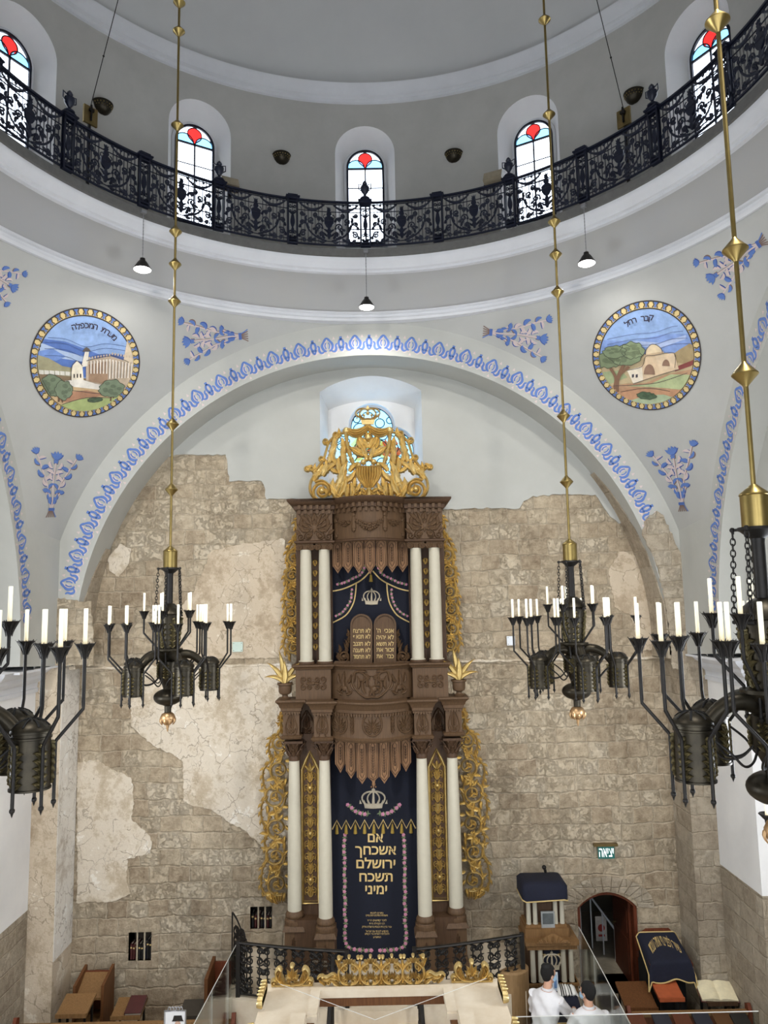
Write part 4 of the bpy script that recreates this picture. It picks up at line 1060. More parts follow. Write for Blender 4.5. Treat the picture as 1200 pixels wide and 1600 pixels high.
for q, y, w_ in (('אם', 1309, 24), ('אשכחך', 1331, 64), ('ירושלם', 1348, 61), ('תשכח', 1370.5, 52), ('ימיני', 1390, 34)): add_text(m, q, axy(y)+2, -y, 21, .012, bold=.45, width=w_)
for q, y, w_ in (('נתרם לזכות', 1426, 20), ('משפחת הנדיבים המכובדים', 1430, 34), ('לזכר קדושים הי״ד', 1438, 30), ('רבי הקהילה הי״ד', 1443, 24), ('עבור בניין בית הכנסת בירושלים עיה״ק', 1448, 46), ('מוקדש לכבוד עם ישראל', 1455, 35), ('ולהצלחת ירושלים עיר הקודש', 1459, 38), ('התש״ע', 1464, 12)): add_text(m, q, axy(y)+2.5, -y, 4.4, .01, bold=.0, width=w_)
obj('gold_lettering', m, M['thread'], cu, smooth=0)
m = MB(f2)
for s in (-1, 1):
    vine(m, [(axy(1303)+s*(45.5), 1303)]+[(axy(y)+s*(47+1.2*sin(y*.2)), y) for y in range(1320, 1470, 15)]+[(axy(1475)+s*46, 1476), (axy(1480)+s*38, 1482)], 3.0, 2.9, 3)
    vine(m, [(axy(1484)+s*34, 1483), (axy(1485)+s*18, 1485), (axy(1485)+s*6, 1485)], 3.0, 3.3, 4)
    vine(m, [(axy(1260)+s*41, 1257), (axy(1260)+s*34, 1263), (axy(1270)+s*26, 1269), (axy(1270)+s*14, 1272), (axy(1270)+s*8, 1270)], 2.6, 3.2, 7)
obj('rose_embroidery', m, [M['pink'], M['green']], cu)
valance('lower_valance', 1152, [1192, 1203, 1213, 1214, 1213, 1203, 1192], [1206, 1215, 1224, 1222, 1224, 1215, 1206], [-52, -34.6, -17.3, 0, 17.3, 34.6, 52], 0, xi3, Yi, bw3-.02, 17)
yb = bowY(0, xi3, Yi, bw3)+.22
m = MB(lambda x, y, h: (P(x, y, yb).x, yb-h-.02, P(x, y, yb).z)); m.disc(axy(1225), 1225, 3, .05); m.poly([(axy(1222)-2.5, 1219), (axy(1222)+2.5, 1219), (axy(1222), 1232)], 0, .05); m.disc(axy(1225)-3.2, 1229, 1.4, .04); m.disc(axy(1225)+3.2, 1229, 1.4, .04); obj('pendant_finial', m, WP, ark)
# ---------- gilded openwork side wings
def wing(cells, s, Y, kx, name, leafn=9, edge=None, seed=1):
    """cells: list of (dx, y, r) spiral centres, picture units relative to the axis"""
    f = lambda x, y, h: (AX+s*x*K(y, Y), Y-h, zz(y, Y)); m = MB(f); rnd = random.Random(seed)
    for i, (dx, y, r) in enumerate(cells):
        d = 1 if i % 2 else -1
        pth = spiral(dx, y, r, r*.16, PI/2*(-d)+.4, d*1.75, p=.85); N = len(pth)
        m.rtube(pth, [lerp(2.1, 1.1, j/N) for j in range(N)], .06)
        m.leaf(dx, y, 0, r*.5, r*.3, 1., .06); m.leaf(dx, y, 2.1, r*.5, r*.3, 1., .06); m.leaf(dx, y, 4.2, r*.5, r*.3, 1., .06)
        if i < len(cells)-1:
            q = cells[i+1]; mid = ((dx+q[0])/2+d*r*.5, (y+q[1])/2)
            m.rtube(smooth_path([(dx-d*r*.9, y), (dx-d*r*.6, y+r*.8), mid, (q[0]+d*q[2]*.8, q[1]-q[2]*.5), (q[0]+d*q[2], q[1])], 5), 1.5, .05)
            for a in (20, 70, 120, 200, 250, 300): m.leaf((dx+q[0])/2, (y+q[1])/2, R(a+rnd.uniform(-15, 15)), r*.8, r*.42, rnd.choice((-1, 1))*.9, .06, 0, 3, n=6)
        for k in range(leafn):
            a = 2*PI*k/leafn+rnd.uniform(-.2, .2); rr = r*(1.02 if k % 2 else .72)
            m.leaf(dx+rr*cos(a), y+rr*sin(a), a+d*1.1, r*.75, r*.42, d*-.9, .06, .0, 3, n=6)
    if edge:
        e = smooth_path(edge, 6); m.rtube(e, 1.7, .06)
        for j in range(2, len(e)-1, 3):
            a = atan2(e[j][1]-e[j-1][1], e[j][0]-e[j-1][0]); m.leaf(e[j][0], e[j][1], a-.7, 10, 5.2, .8, .06, 0, 3, n=6); m.leaf(e[j][0], e[j][1], a+2.6, 6, 3., -.8, .05, 0, 2, n=5)
    return m
Yw_ = 17.75
lowc = [(140, 1118, 7), (146, 1160, 13), (147, 1200, 17), (154, 1243, 18), (152, 1290, 18), (155, 1334, 17), (153, 1378, 18)]
edge = [(136, 1108), (143, 1118), (146, 1140), (160, 1152), (163, 1170), (159, 1182), (172, 1200), (172, 1222), (168, 1236), (176, 1256), (175, 1280), (165, 1296), (172, 1312), (168, 1338), (176, 1354), (178, 1382), (168, 1396), (158, 1402)]
upc = [(109, 818, 7), (113, 842, 9), (119, 868, 12), (122, 897, 12), (123, 926, 12), (124, 955, 12), (125, 984, 12), (122, 1010, 11)]
edgeu = [(108, 806), (116, 815), (114, 832), (122, 845), (130, 862), (128, 880), (134, 900), (131, 916), (136, 934), (134, 952), (138, 970), (135, 990), (138, 1008), (128, 1024)]
for s in (-1, 1):
    m = wing(lowc, s, Yw_, 1, 'w', 8, edge, 3)
    for k in range(7): m.leaf(142+k*4.5, 1392, R(70+k*6), 16, 6, .3, .06, 0, 2)
    for k in range(4): m.leaf(136+k*2, 1112+k*7, R(-110+k*20), 14, 5, .6, .06, 0, 2)
    obj('gilded_wing', m, GO, ark, smooth=50)
    m = MB(lambda x, y, h: (AX+s*x*K(y, Yw_+.02), Yw_+.02-h, zz(y, Yw_+.02)))
    obj('gilded_wing', wing(upc, s, Yw_, 1, 'w', 7, edgeu, 4), GO, ark, smooth=50)
# ---------- potted gilded plants on the ledge
def potted(sx, label):
    Yp = 16.85; x = AX+sx*W(136, 1085, Yp); z0 = zz(1093.5, Yp)-.0
    t_ = thing('gilded_plant', label, 'plant pot', (x, Yp, zt+.01), world=True); h = .45; zb0 = zt+.01
    m = MB().lathe([(.11, 0), (.12, .03), (.07, .05), (.06, .09), (.12, .12), (.14, .16), (.145, .30), (.17, .31), (.17, .35), (.13, .35), (.12, .30)], (x, Yp, zb0), 20); obj('wooden_urn', m, WD, t_)
    for i, (a, L, b, wd) in enumerate([(95, .75, .2, .13), (70, .6, -.7, .12), (112, .62, .7, .12), (55, .5, -1.3, .1), (128, .5, 1.3, .1), (85, .5, .2, .14)]):
        m = MB(lambda u, v, hh: (x+u, Yp-.02-hh-.012*i, zb0+.33+v)); m.leaf(0, 0, R(a), L, wd, b, .03, 0, 0, n=10); obj('gilded_leaf', m, M['golddk'], t_, smooth=50)
potted(-1, 'gilded leafy plant in a wooden urn on the left end of the ark ledge'); potted(1, 'gilded leafy plant in a wooden urn on the right end of the ark ledge')
# ---------- crest
Yc_ = 16.85
fC = lambda x, y, h: (AX+(x-577)*K(y, Yc_), Yc_-h, zz(y, Yc_))
cr = MB(fC); AXC = 577
def both(fn):
    for s in (-1, 1): fn(s)
def half(s):
    X = lambda x: AXC+s*x
    A = lambda d: R(d) if s > 0 else PI-R(d)          # picture angle (y down)
    lf = lambda x, y, a, L, w, b=0., h=.09, base=0, lob=4: cr.leaf(X(x), y, A(-a), L*1.05, w*1.4, -s*b, h, base, lob)
    sp = lambda cx, cy, r0, r1, a0, tn, w, h=.09: cr.rtube([(X(a), b) for a, b in spiral(cx, cy, r0, r1, a0, tn)], w, h)
    # big bottom volute and ball
    sp(73, 766, 16, 4, R(100), -1.6, 2.6, .12); cr.disc(X(73), 766, 5, .16); cr.rtube([(X(a), b) for a, b in smooth_path([(46, 779), (56, 779), (73, 782), (86, 776), (92, 764), (90, 750), (84, 742)], 5)], 2.4, .1)
    cr.rtube([(X(a), b) for a, b in smooth_path([(40, 779), (50, 772), (60, 758), (72, 750), (84, 752)], 5)], 2., .1)
    for (x, y, a, L, w, b) in [(86, 750, 110, 22, 10, .7), (84, 744, 140, 26, 11, -.8), (80, 742, 60, 20, 9, .9), (72, 742, 120, 26, 12, -.7), (66, 735, 130, 24, 10, .6), (62, 722, 120, 24, 11, -.7), (58, 712, 100, 22, 11, .7), (56, 700, 115, 22, 10, -.8), (52, 690, 100, 18, 9, .9), (48, 684, 120, 16, 8, -.9),
                               (50, 776, 60, 30, 13, .8), (50, 776, 100, 42, 15, .5), (50, 776, 130, 40, 14, -.8), (46, 760, 110, 34, 13, -.8), (42, 748, 90, 30, 12, .8), (44, 740, 70, 28, 11, .7), (40, 726, 100, 26, 11, -.7), (38, 712, 80, 22, 10, .7), (40, 700, 100, 18, 8, -.6), (34, 776, 80, 22, 10, .9), (28, 778, 110, 26, 11, -.9), (24, 770, 140, 20, 9, -.7),
                               (36, 752, 150, 26, 10, -.9), (60, 772, 30, 20, 8, .9), (22, 760, 80, 16, 8, .8), (40, 762, 40, 18, 8, -.9), (96, 736, 100, 14, 8, 1.2), (88, 736, 160, 18, 8, .8), (30, 736, 120, 22, 9, .9), (50, 724, 50, 20, 9, 1.), (48, 738, 20, 18, 8, .9)]:
        lf(x, y, a, L, w, b)
    # curled tips climbing the outline
    for (x, y, r) in [(96, 731, 4.5), (73, 716, 5), (66, 689, 5.5), (50, 679, 6), (88, 731, 4)]: sp(x, y, r, 1, R(180), -1.4, 2., .09)
    cr.rtube([(X(a), b) for a, b in smooth_path([(86, 742), (78, 728), (70, 716), (66, 704), (62, 692), (54, 682), (46, 678), (38, 676), (34, 674)], 5)], 2.1, .08)
    # hanging curtain rope
    cr.rtube([(X(a), b) for a, b in smooth_path([(34, 676), (33, 692), (30, 705), (27, 716), (23, 726)], 5)], [4.2, 3.8, 3.4, 3., 2.6]*4+[2.4], .1)
    cr.disc(X(34), 673, 6, .12)
    # drape
    for q in range(4): cr.rtube([(X(a), b) for a, b in bez((0, 664+q*2.6), (12, 672+q*4.2), (22, 674+q*5.4-q), (33, 669+q*2.2))], 2.1-.15*q, .08+.012*q)
    # urn side and bouquet
    for (x, y, a, L, w, b) in [(2, 716, 60, 26, 10, .5), (4, 712, 40, 30, 10, -.6), (8, 712, 20, 26, 9, .7), (1, 700, 70, 20, 9, -.4), (4, 700, 50, 26, 9, .5), (1, 690, 80, 16, 8, .3), (12, 700, 60, 18, 8, .8), (6, 776, 60, 16, 7, .9), (3, 770, 40, 18, 7, -.9), (12, 730, 10, 12, 7, .6), (16, 778, 100, 14, 7, .8)]: lf(x, y, a, L, w, b)
    for (x, y, r) in [(8, 722, 5), (15, 727, 4), (3, 718, 4)]: 
        cr.disc(X(x), y, r, .14)
    # fluted bowl
    for k in range(5):
        xx = 2+k*4.0; yb2 = 738
        cr.rtube([(X(xx), 730), (X(xx*1.02), 742), (X(xx*.8), 750)], [2.2, 2.4, 1.6], .13-.012*k)
        cr.rtube([(X(xx*.8), 750), (X(xx*.45), 758), (X(xx*.3), 762)], [2., 1.4, 1.], .12-.012*k)
    cr.rtube([(X(0), 730), (X(19), 729)], 2.2, .12)
    sp(20, 768, 7, 1.5, R(200), 1.4, 1.4, .08); sp(8, 772, 6, 1.5, R(180), -1.3, 1.4, .08)
    cr.rtube([(X(a), b) for a, b in smooth_path([(2, 764), (8, 770), (22, 776), (40, 778)], 5)], 1.6, .08)
both(half)
cr.rtube([(AXC, 762), (AXC, 779)], [3., 6.], .1); cr.disc(AXC, 684, 6, .13); cr.disc(AXC, 693, 3.5, .1)
cr.poly([(AXC-92, 778), (AXC+92, 778), (AXC+92, 781), (AXC-92, 781)], -.04, .1)
# crown
cr.poly([(AXC-9, 664), (AXC+9, 664), (AXC+11, 657), (AXC-11, 657)], 0, .08); cr.rtube([(AXC-11, 656), (AXC, 655), (AXC+11, 656)], 1.5, .11)
for s in (-1, 1):
    for (a, b, c_) in (((AXC+s*10, 655), (AXC+s*19, 646), (AXC+s*12, 639)), ((AXC+s*6, 655), (AXC+s*13, 648), (AXC+s*8, 640))):
        cr.rtube(smooth_path([a, b, c_, (AXC, 640)], 5), 1.3, .09)
    for x in (6, 12, 17): cr.disc(AXC+s*x, 649, 2.1, .09); cr.rtube([(AXC+s*x, 655), (AXC+s*x, 649)], 1., .08)
cr.disc(AXC, 646, 3, .1); cr.disc(AXC, 640, 3, .1); cr.poly([(AXC-3, 640), (AXC+3, 640), (AXC, 634)], 0, .08)
obj('gilded_crest', cr, GO, ark, smooth=50)
# ================================================================== GALLERY RAILING
NV = M['navyiron']
rail = thing('gallery_railing', 'ornate dark navy wrought iron railing curving round the dome gallery', 'railing', (0, YC, HG))
fR = lambda x, y, h: ((RG-h)*sin(x/RG), (RG-h)*cos(x/RG), y)
def build_panel():
    m = MB(fR); rr = m.rtube; HW = .70
    def bar(x0, x1, y, w, d):
        n = max(2, int(abs(x1-x0)/.15)); 
        vs = []
        for i in range(n+1):
            x = lerp(x0, x1, i/n)
            vs += [(x, y-w, d), (x, y+w, d), (x, y+w, -d), (x, y-w, -d)]
        fs = [(i*4+k, i*4+(k+1) % 4, i*4+4+(k+1) % 4, i*4+4+k) for i in range(n) for k in range(4)]
        m.add(vs, fs)
    bar(-HW-.02, HW+.02, 1.075, .02, .028); bar(-HW, HW, 1.02, .007, .012); bar(-HW, HW, .055, .016, .018); bar(-HW, HW, .14, .006, .01); bar(-HW, HW, .84, .006, .01)
    for i in range(19):
        x = lerp(-HW, HW, i/18)
        if abs(x) > .1: bar(x-.006, x+.006, .54, .5, .008)
    for s in (-1, 1):
        # swag with knots
        sw = [(s*lerp(.10, .66, t), 1.0-.13*sin(PI*t)) for t in [i/12 for i in range(13)]]
        rr(sw, [.012+.022*sin(PI*i/12) for i in range(13)], .03)
        for x in (.14, .32, .48, .62): m.disc(s*x, .995, .03, .03, 0, 7)
        # scroll vine
        st = smooth_path([(s*.06, .14), (s*.2, .2), (s*.34, .27), (s*.47, .42), (s*.52, .6), (s*.5, .72)], 6); rr(st, [lerp(.026, .015, i/(len(st)-1)) for i in range(len(st))], .02)
        for (cx, cy, r, a0, tn) in [(.23, .48, .085, 200, -1.2), (.4, .62, .075, 250, 1.2), (.58, .30, .075, 120, -1.2), (.30, .75, .06, 230, 1.2), (.6, .55, .06, 180, -1.2), (.60, .76, .055, 200, 1.2), (.16, .32, .05, 300, 1.2), (.42, .15, .055, 90, -1.2), (.22, .66, .05, 160, -1.1), (.56, .14, .04, 60, 1.1)]:
            pth = [(s*a, b) for a, b in spiral(cx, cy, r, r*.25, R(a0), tn)]; rr(pth, .0165, .02); m.disc(pth[-1][0], pth[-1][1], .028, .02, 0, 6); m.disc(pth[0][0], pth[0][1], .03, .02, 0, 6)
            m.leaf(s*cx, cy-r, R(60) if s > 0 else R(120), r*1.2, .04, s*.8, .02, 0, 2, n=4)
        for (x, y, a, L) in [(.1, .2, 60, .16), (.16, .2, 20, .16), (.3, .3, 100, .16), (.45, .42, 60, .14), (.36, .4, 140, .12), (.5, .6, 60, .12), (.1, .12, -5, .14), (.3, .2, -30, .12), (.13, .6, 60, .12), (.66, .42, 100, .12), (.66, .2, 80, .1)]: m.leaf(s*x, y, R(a) if s > 0 else PI-R(a), L, .08, s*.7, .02, 0, 2, n=5)
    # centre urn
    pr_ = [(.0, .92), (.03, .90), (.045, .87), (.025, .84), (.05, .81), (.06, .77), (.035, .73), (.09, .70), (.11, .64), (.10, .56), (.06, .49), (.02, .46), (.035, .42), (.05, .38), (.03, .34), (.05, .28), (.02, .2)]
    ol = [(x, y) for x, y in pr_]+[(-x, y) for x, y in pr_[::-1] if x > 0]
    m.poly(ol, -.02, .04); m.rtube([(-.085, .62), (.085, .62)], .012, .035)
    for s in (-1, 1): rr([(s*a, b) for a, b in arc(.08, .72, .045, -PI/2, PI/2, 8)], .009, .02); m.leaf(s*.02, .34, R(60) if s > 0 else R(120), .14, .06, -s*1., .03, 0, 2, n=5); m.leaf(s*.02, .26, R(20) if s > 0 else R(160), .14, .06, s*1., .03, 0, 2, n=5)
    for a in (60, 90, 120): m.leaf(0, .87, R(a), .1, .04, 0, .03, 0, 2, n=4)
    return m
def build_post():
    m = MB(lambda x, y, h: (x, RG-h, y))
    for x in (-.1, .1):
        for h in (-.02, .05): m.box(x, .54, h, .032, 1.04, .022)
        m.box(x, .54, .015, .02, 1.04, .05)
    for y in (.03, .1, 1.0): m.box(0, y, .015, .22, .028, .09)
    m.box(0, 1.07, .015, .27, .045, .14); m.box(0, 1.105, .015, .31, .03, .18); m.box(0, 1.14, .015, .22, .04, .12)
    ol = [(0, .7), (.03, .68), (.04, .62), (.05, .56), (.05, .5), (.03, .43), (.015, .4), (.035, .34), (.015, .28)]
    m.poly(ol+[(-x, y) for x, y in ol[::-1] if x > 0], 0, .03)
    for s in (-1, 1):
        for y in (.18, .3, .78, .9): m.rtube([(s*a, b) for a, b in spiral(.045, y, .04, .012, PI, 1.2)], .009, .03)
        m.leaf(0, .7, R(60) if s > 0 else R(120), .12, .05, -s, .03, 0, 2, n=4)
        m.leaf(0, .12, R(60) if s > 0 else R(120), .14, .05, -s, .03, 0, 2, n=4)
    m.rtube([(0, .1), (0, 1.)], .008, .02)
    return m
def build_finial():
    m = MB(); c = (0, RG-.015, 0)
    m.lathe([(.10, 1.155), (.105, 1.18), (.06, 1.2), (.04, 1.23), (.03, 1.26), (.05, 1.29), (.085, 1.34), (.10, 1.40), (.10, 1.44), (.06, 1.46), (.04, 1.49), (.06, 1.52), (.045, 1.56), (.01, 1.60)], c, 14)
    for s in (-1, 1): m.tube([(s*.085, RG-.015, 1.36), (s*.14, RG-.015, 1.40), (s*.14, RG-.015, 1.52), (s*.05, RG-.015, 1.49)], .013, 6)
    return m
p0 = obj('railing_panel', build_panel(), NV, rail, smooth=40); q0 = obj('post', build_post(), NV, rail, smooth=40); f0 = obj('urn_finial', build_finial(), NV, q0, smooth=40)
first = True
for k in range(-7, 8):
    a = -R(15*k)
    if k == -7: q, fi = q0, f0
    else:
        q = q0.copy(); C.objects.link(q); q.parent = rail; fi = None
        if k % 2 == 0: fi = f0.copy(); C.objects.link(fi); fi.parent = q
    q.rotation_euler = (0, 0, a)
    if k == -7: bpy.data.objects.remove(f0) if False else None
    if k < 7:
        b = p0 if k == -7 else p0.copy()
        if k != -7: C.objects.link(b); b.parent = rail
        b.rotation_euler = (0, 0, a-R(7.5))
f0.parent = [o for o in rail.children if o.name.startswith('post') and abs(o.rotation_euler.z-R(90)) < .01][0] if any(abs(o.rotation_euler.z-R(90)) < .01 for o in rail.children) else q0

# ================================================================== CHANDELIERS
BZ, BR, IR = M['bronze'], M['brass'], M['iron']
def Pz(x, y, Y): return P(x, y, Y).z
def chandelier(loc, rz, label, knops):
    t_ = thing('chandelier', label, 'chandelier', loc, rz, 'brass and bronze candle chandeliers')
    # brass rod up to the dome
    m = MB().lathe([(.022, 1.36), (.022, 17.0)], n=10); rod = obj('rod', m, BR, t_)
    m = MB().lathe([(.02, .12), (.03, .10), (.115, .005), (.115, -.005), (.03, -.10), (.02, -.12)], n=24)
    for i, z in enumerate(knops):
        if i == 0: k0 = obj('rod_knop', m, BR, rod); k0.location = (0, 0, z)
        else: k = k0.copy(); C.objects.link(k); k.parent = rod; k.location = (0, 0, z)
    obj('brass_cylinder', MB().lathe([(.03, 1.38), (.05, 1.36), (.125, 1.30), (.13, 1.285), (.122, 1.28), (.122, 1.0), (.0001, 1.0)], n=32), BR, t_)
    m = MB().lathe([(.06, 1.01), (.16, 1.0), (.165, .975), (.14, .965), (.10, .93), (.06, .90), (.055, .86), (.055, .28), (.0001, .28)], n=24)
    for k in range(5):
        a = R(72*k+36); m.tube([(.12*cos(a), .12*sin(a), .985), (.19*cos(a), .19*sin(a), .985), (.20*cos(a), .20*sin(a), .95)], .014, 6); m.ball((.2*cos(a), .2*sin(a), .985), .025, 8, 5)
    obj('collar', m, IR, t_)
    # chains
    m = MB(); L = .72; n = 15; 
    for i in range(n):
        t = i/(n-1); c = Vector((lerp(.20, .235, t), 0, lerp(.93, .22, t))); ring_ = []
        for k in range(10):
            a = 2*PI*k/10; u, v = .02*cos(a), .034*sin(a)
            ring_.append((c.x+(u if i % 2 else 0), 0 if i % 2 else u, c.z+v))
        m.tube(ring_, .0065, 5, closed=True)
    m.tube([(.235, -.03, .17), (.235, .03, .17)], .02, 6)
    for k in range(5):
        if k == 0: ch = obj('chain', m, IR, t_)
        c = ch if k == 0 else ch.copy()
        if k: C.objects.link(c); c.parent = t_
        c.rotation_euler = (0, 0, R(72*k+36))
    # upper lantern
    m = MB().lathe([(.06, .38), (.09, .37), (.16, .31), (.225, .23), (.235, .20), (.215, .19), (.205, .16), (.175, -.1), (.145, -.40), (.0001, -.40)], n=30); ul = obj('upper_lantern', m, BZ, t_)
    def leafcol(f, h, w):
        mm = MB(f); mm.rtube([(0, 0), (0, h)], .012, .02)
        for k in range(5):
            y = k*h/5.6
            for s in (-1, 1):
                mm.leaf(0, y, R(62) if s > 0 else R(118), w*1.05, w*.75, -s*1.3, .022, .004, 3, n=7)
                mm.leaf(0, y+h*.05, R(80) if s > 0 else R(100), w*.9, w*.4, -s*.5, .03, .006, 0, n=5)
        mm.leaf(0, h*.82, PI/2, w, w*.6, 0, .03, 0, 2, n=5); mm.disc(0, h*.98, w*.3, .04, 0, 8)
        return mm
    for k in range(6):
        a = R(60*k)
        f = lambda x, y, h, a=a: ((lerp(.15, .205, y/.52)+h)*cos(a+x/.18), (lerp(.15, .205, y/.52)+h)*sin(a+x/.18), -.38+y)
        obj('acanthus_relief', leafcol(f, .5, .09), M['bronze2'], ul, smooth=50)
    m = MB().lathe([(.15, -.39), (.235, -.40), (.24, -.43), (.20, -.46), (.15, -.55), (.13, -.60)], n=30)
    m.lathe([(.13, -.58), (.165, -.62), (.165, -.90), (.15, -.92), (.10, -1.02), (.085, -1.08), (.0001, -1.08)], n=30); hub = obj('hub', m, BZ, t_)
    for k in range(5):
        a = R(72*k+36); f = lambda x, y, h, a=a: ((.165+h)*cos(a+x/.16), (.165+h)*sin(a+x/.16), -.90+y)
        obj('acanthus_relief', leafcol(f, .26, .07), M['bronze2'], hub, smooth=50)
    obj('bulb', MB().lathe([(.08, -1.07)]+[(.245*cos(a), -1.22+.145*sin(a)) for a in [R(70-14*i) for i in range(11)]]+[(.06, -1.37), (.055, -1.47), (.07, -1.49)], n=32), M['bronze'], t_)
    m = MB().lathe([(.05, -1.47), (.10, -1.50), (.128, -1.56), (.115, -1.62), (.07, -1.67), (.03, -1.69), (.025, -1.72), (.008, -1.80)], n=20)
    for k in range(8):
        a = R(45*k); f = lambda x, y, h, a=a: ((.12*sin(PI*min(1, (y+.06)/.3))+h+.004)*cos(a+x/.12), (.12*sin(PI*min(1, (y+.06)/.3))+h+.004)*sin(a+x/.12), -1.70+y)
        m.f = f; m.leaf(0, .02, PI/2, .17, .07, 0, .02, 0, 2, n=5); m.f = None
    obj('pomegranate_finial', m, M['copper'], t_, smooth=50)
    # candle holder pieces
    def cup(mm, c):
        x, y, z = c; mm.lathe([(.016, z-.13), (.02, z-.12), (.03, z-.07), (.055, z-.03), (.085, z), (.080, z+.004), (.0001, z-.015)], (x, y, 0), 16)
        for k in range(8):
            a = R(45*k)
            f = lambda u, v, h, a=a: (x+(.022+.072*(max(0,v)/.14)**1.6+h)*cos(a+u/.08), y+(.022+.072*(max(0,v)/.14)**1.6+h)*sin(a+u/.08), z-.13+v*1.05)
            mm.f = f; mm.leaf(0, 0, PI/2, .14, .05, 0, .006, .003, 0, n=5); mm.f = None
    def candle(c): return MB().lathe([(.019, c[2]-.01), (.0195, c[2]+.31), (.016, c[2]+.315), (.0001, c[2]+.315)], (c[0], c[1], 0), 12)
    def put_arm(path, r=.0155):
        m = MB(); m.tube(path, r, 8); e = path[0]; m.ball((e[0], e[1], e[2]-.02), .024, 8, 6, sz=1); m.lathe([(.015, -.035), (.001, -.075)], e, 8)
        a_ = obj('candle_arm', m, IR, t_, smooth=50); c = path[-1]
        mm = MB(); cup(mm, (c[0], c[1], c[2]+.10)); obj('flower_cup', mm, IR, a_, smooth=40)
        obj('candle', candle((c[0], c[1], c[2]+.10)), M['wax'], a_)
        return a_
    def cp(o, rot):
        c = o.copy(); C.objects.link(c); c.parent = t_; c.rotation_euler = (0, 0, rot)
        for ch in o.children: d = ch.copy(); C.objects.link(d); d.parent = c
    # lantern 0 with four arms; five-fold copies
    LR = .70
    m = MB().lathe([(.0001, -.565), (.04, -.568), (.09, -.585), (.13, -.61), (.165, -.645), (.172, -.665), (.172, -.675), (.155, -.68), (.155, -.705), (.163, -.71), (.163, -.725), (.153, -.73), (.158, -1.12), (.168, -1.125), (.168, -1.14), (.15, -1.14), (.0001, -1.13)], (LR, 0, 0), 30); ln = obj('lantern', m, BZ, t_)
    m = MB()
    for k in range(7):
        a = R(360*k/7+10); q = []
        m.tube([(LR+r*cos(a), r*sin(a), z+.002) for r, z in ((.035, -.562), (.075, -.573), (.11, -.59), (.145, -.622))], .010, 4, flat=.6)
    obj('vent_slot', m, M['black'], ln)
    for k in range(5):
        a = R(72*k+36); f = lambda x, y, h, a=a: (LR+(.156+h)*cos(a+x/.155), (.156+h)*sin(a+x/.155), -1.11+y)
        obj('acanthus_relief', leafcol(f, .34, .075), M['bronze2'], ln, smooth=50)
    m = MB(); pth = smooth_path([(.08, 0, -.55), (.22, 0, -.50), (.38, 0, -.52), (.52, 0, -.62), (.62, 0, -.76), (.64, 0, -.86)], 4); m.tube(pth, [lerp(.085, .05, i/(len(pth)-1)) for i in range(len(pth))], 14); ca = obj('curved_arm', m, BZ, t_)
    m = MB()
    for s in (-1, 1): m.tube(smooth_path([(LR-.14, s*.10, -.80), (LR-.24, s*.17, -.90), (.36, s*.17, -1.0), (.24, s*.10, -.98), (.15, s*.03, -.86)], 5), .011, 6)
    lp = obj('tie_rod', m, IR, t_)
    arms = []
    for a in (-105, -36, 36, 105):
        d = Vector((cos(R(a)), sin(R(a)), 0)); b = Vector((LR, 0, 0))+d*.19
        o = b+d*.22
        arms.append(put_arm([tuple(b+Vector((0, 0, -1.25))), tuple(b+Vector((0, 0, -.78))), tuple(b+Vector((0, 0, -.76))+d*.01), tuple(o+Vector((0, 0, -.52))), tuple(o+Vector((0, 0, -.49))), tuple(o+Vector((0, 0, -.06)))]))
        arms.append(None)
    arms = [x for x in arms if x]
    d = Vector((cos(R(36)), sin(R(36)), 0)); b = d*.19; o = d*.42
    up_ = put_arm([tuple(b+Vector((0, 0, -.62))), tuple(b+Vector((0, 0, -.42))), tuple(b+Vector((0, 0, -.38))+d*.01), tuple(o+Vector((0, 0, -.12))), tuple(o+Vector((0, 0, -.09))), tuple(o+Vector((0, 0, .15)))])
    for k in range(1, 5):
        for q in arms+[up_, ln, ca, lp]: cp(q, R(72*k))
    return t_
ZR = -.31
kn = [Pz(270, y, 13.3)-ZR for y in (765, 663, 471, 413, 362, 196, 49)]+[11.9, 13.6, 15.2]
ch1 = chandelier((-3.5, 13.3, ZR), R(-90), 'bronze candle chandelier hanging left of the ark', kn)
ch1.rotation_euler.z = R(-90+36)
ch2 = dup(ch1, (3.5, 13.1, ZR-.01), R(-90), 'bronze candle chandelier hanging right of the ark')
ch3 = dup(ch1, (3.5, 6.6, ZR-.08), R(-105), 'large near bronze chandelier cut by the right edge of the photo')
ch4 = dup(ch1, (-3.5, 6.6, ZR-.04), R(-2), 'large near bronze chandelier cut by the left edge of the photo')
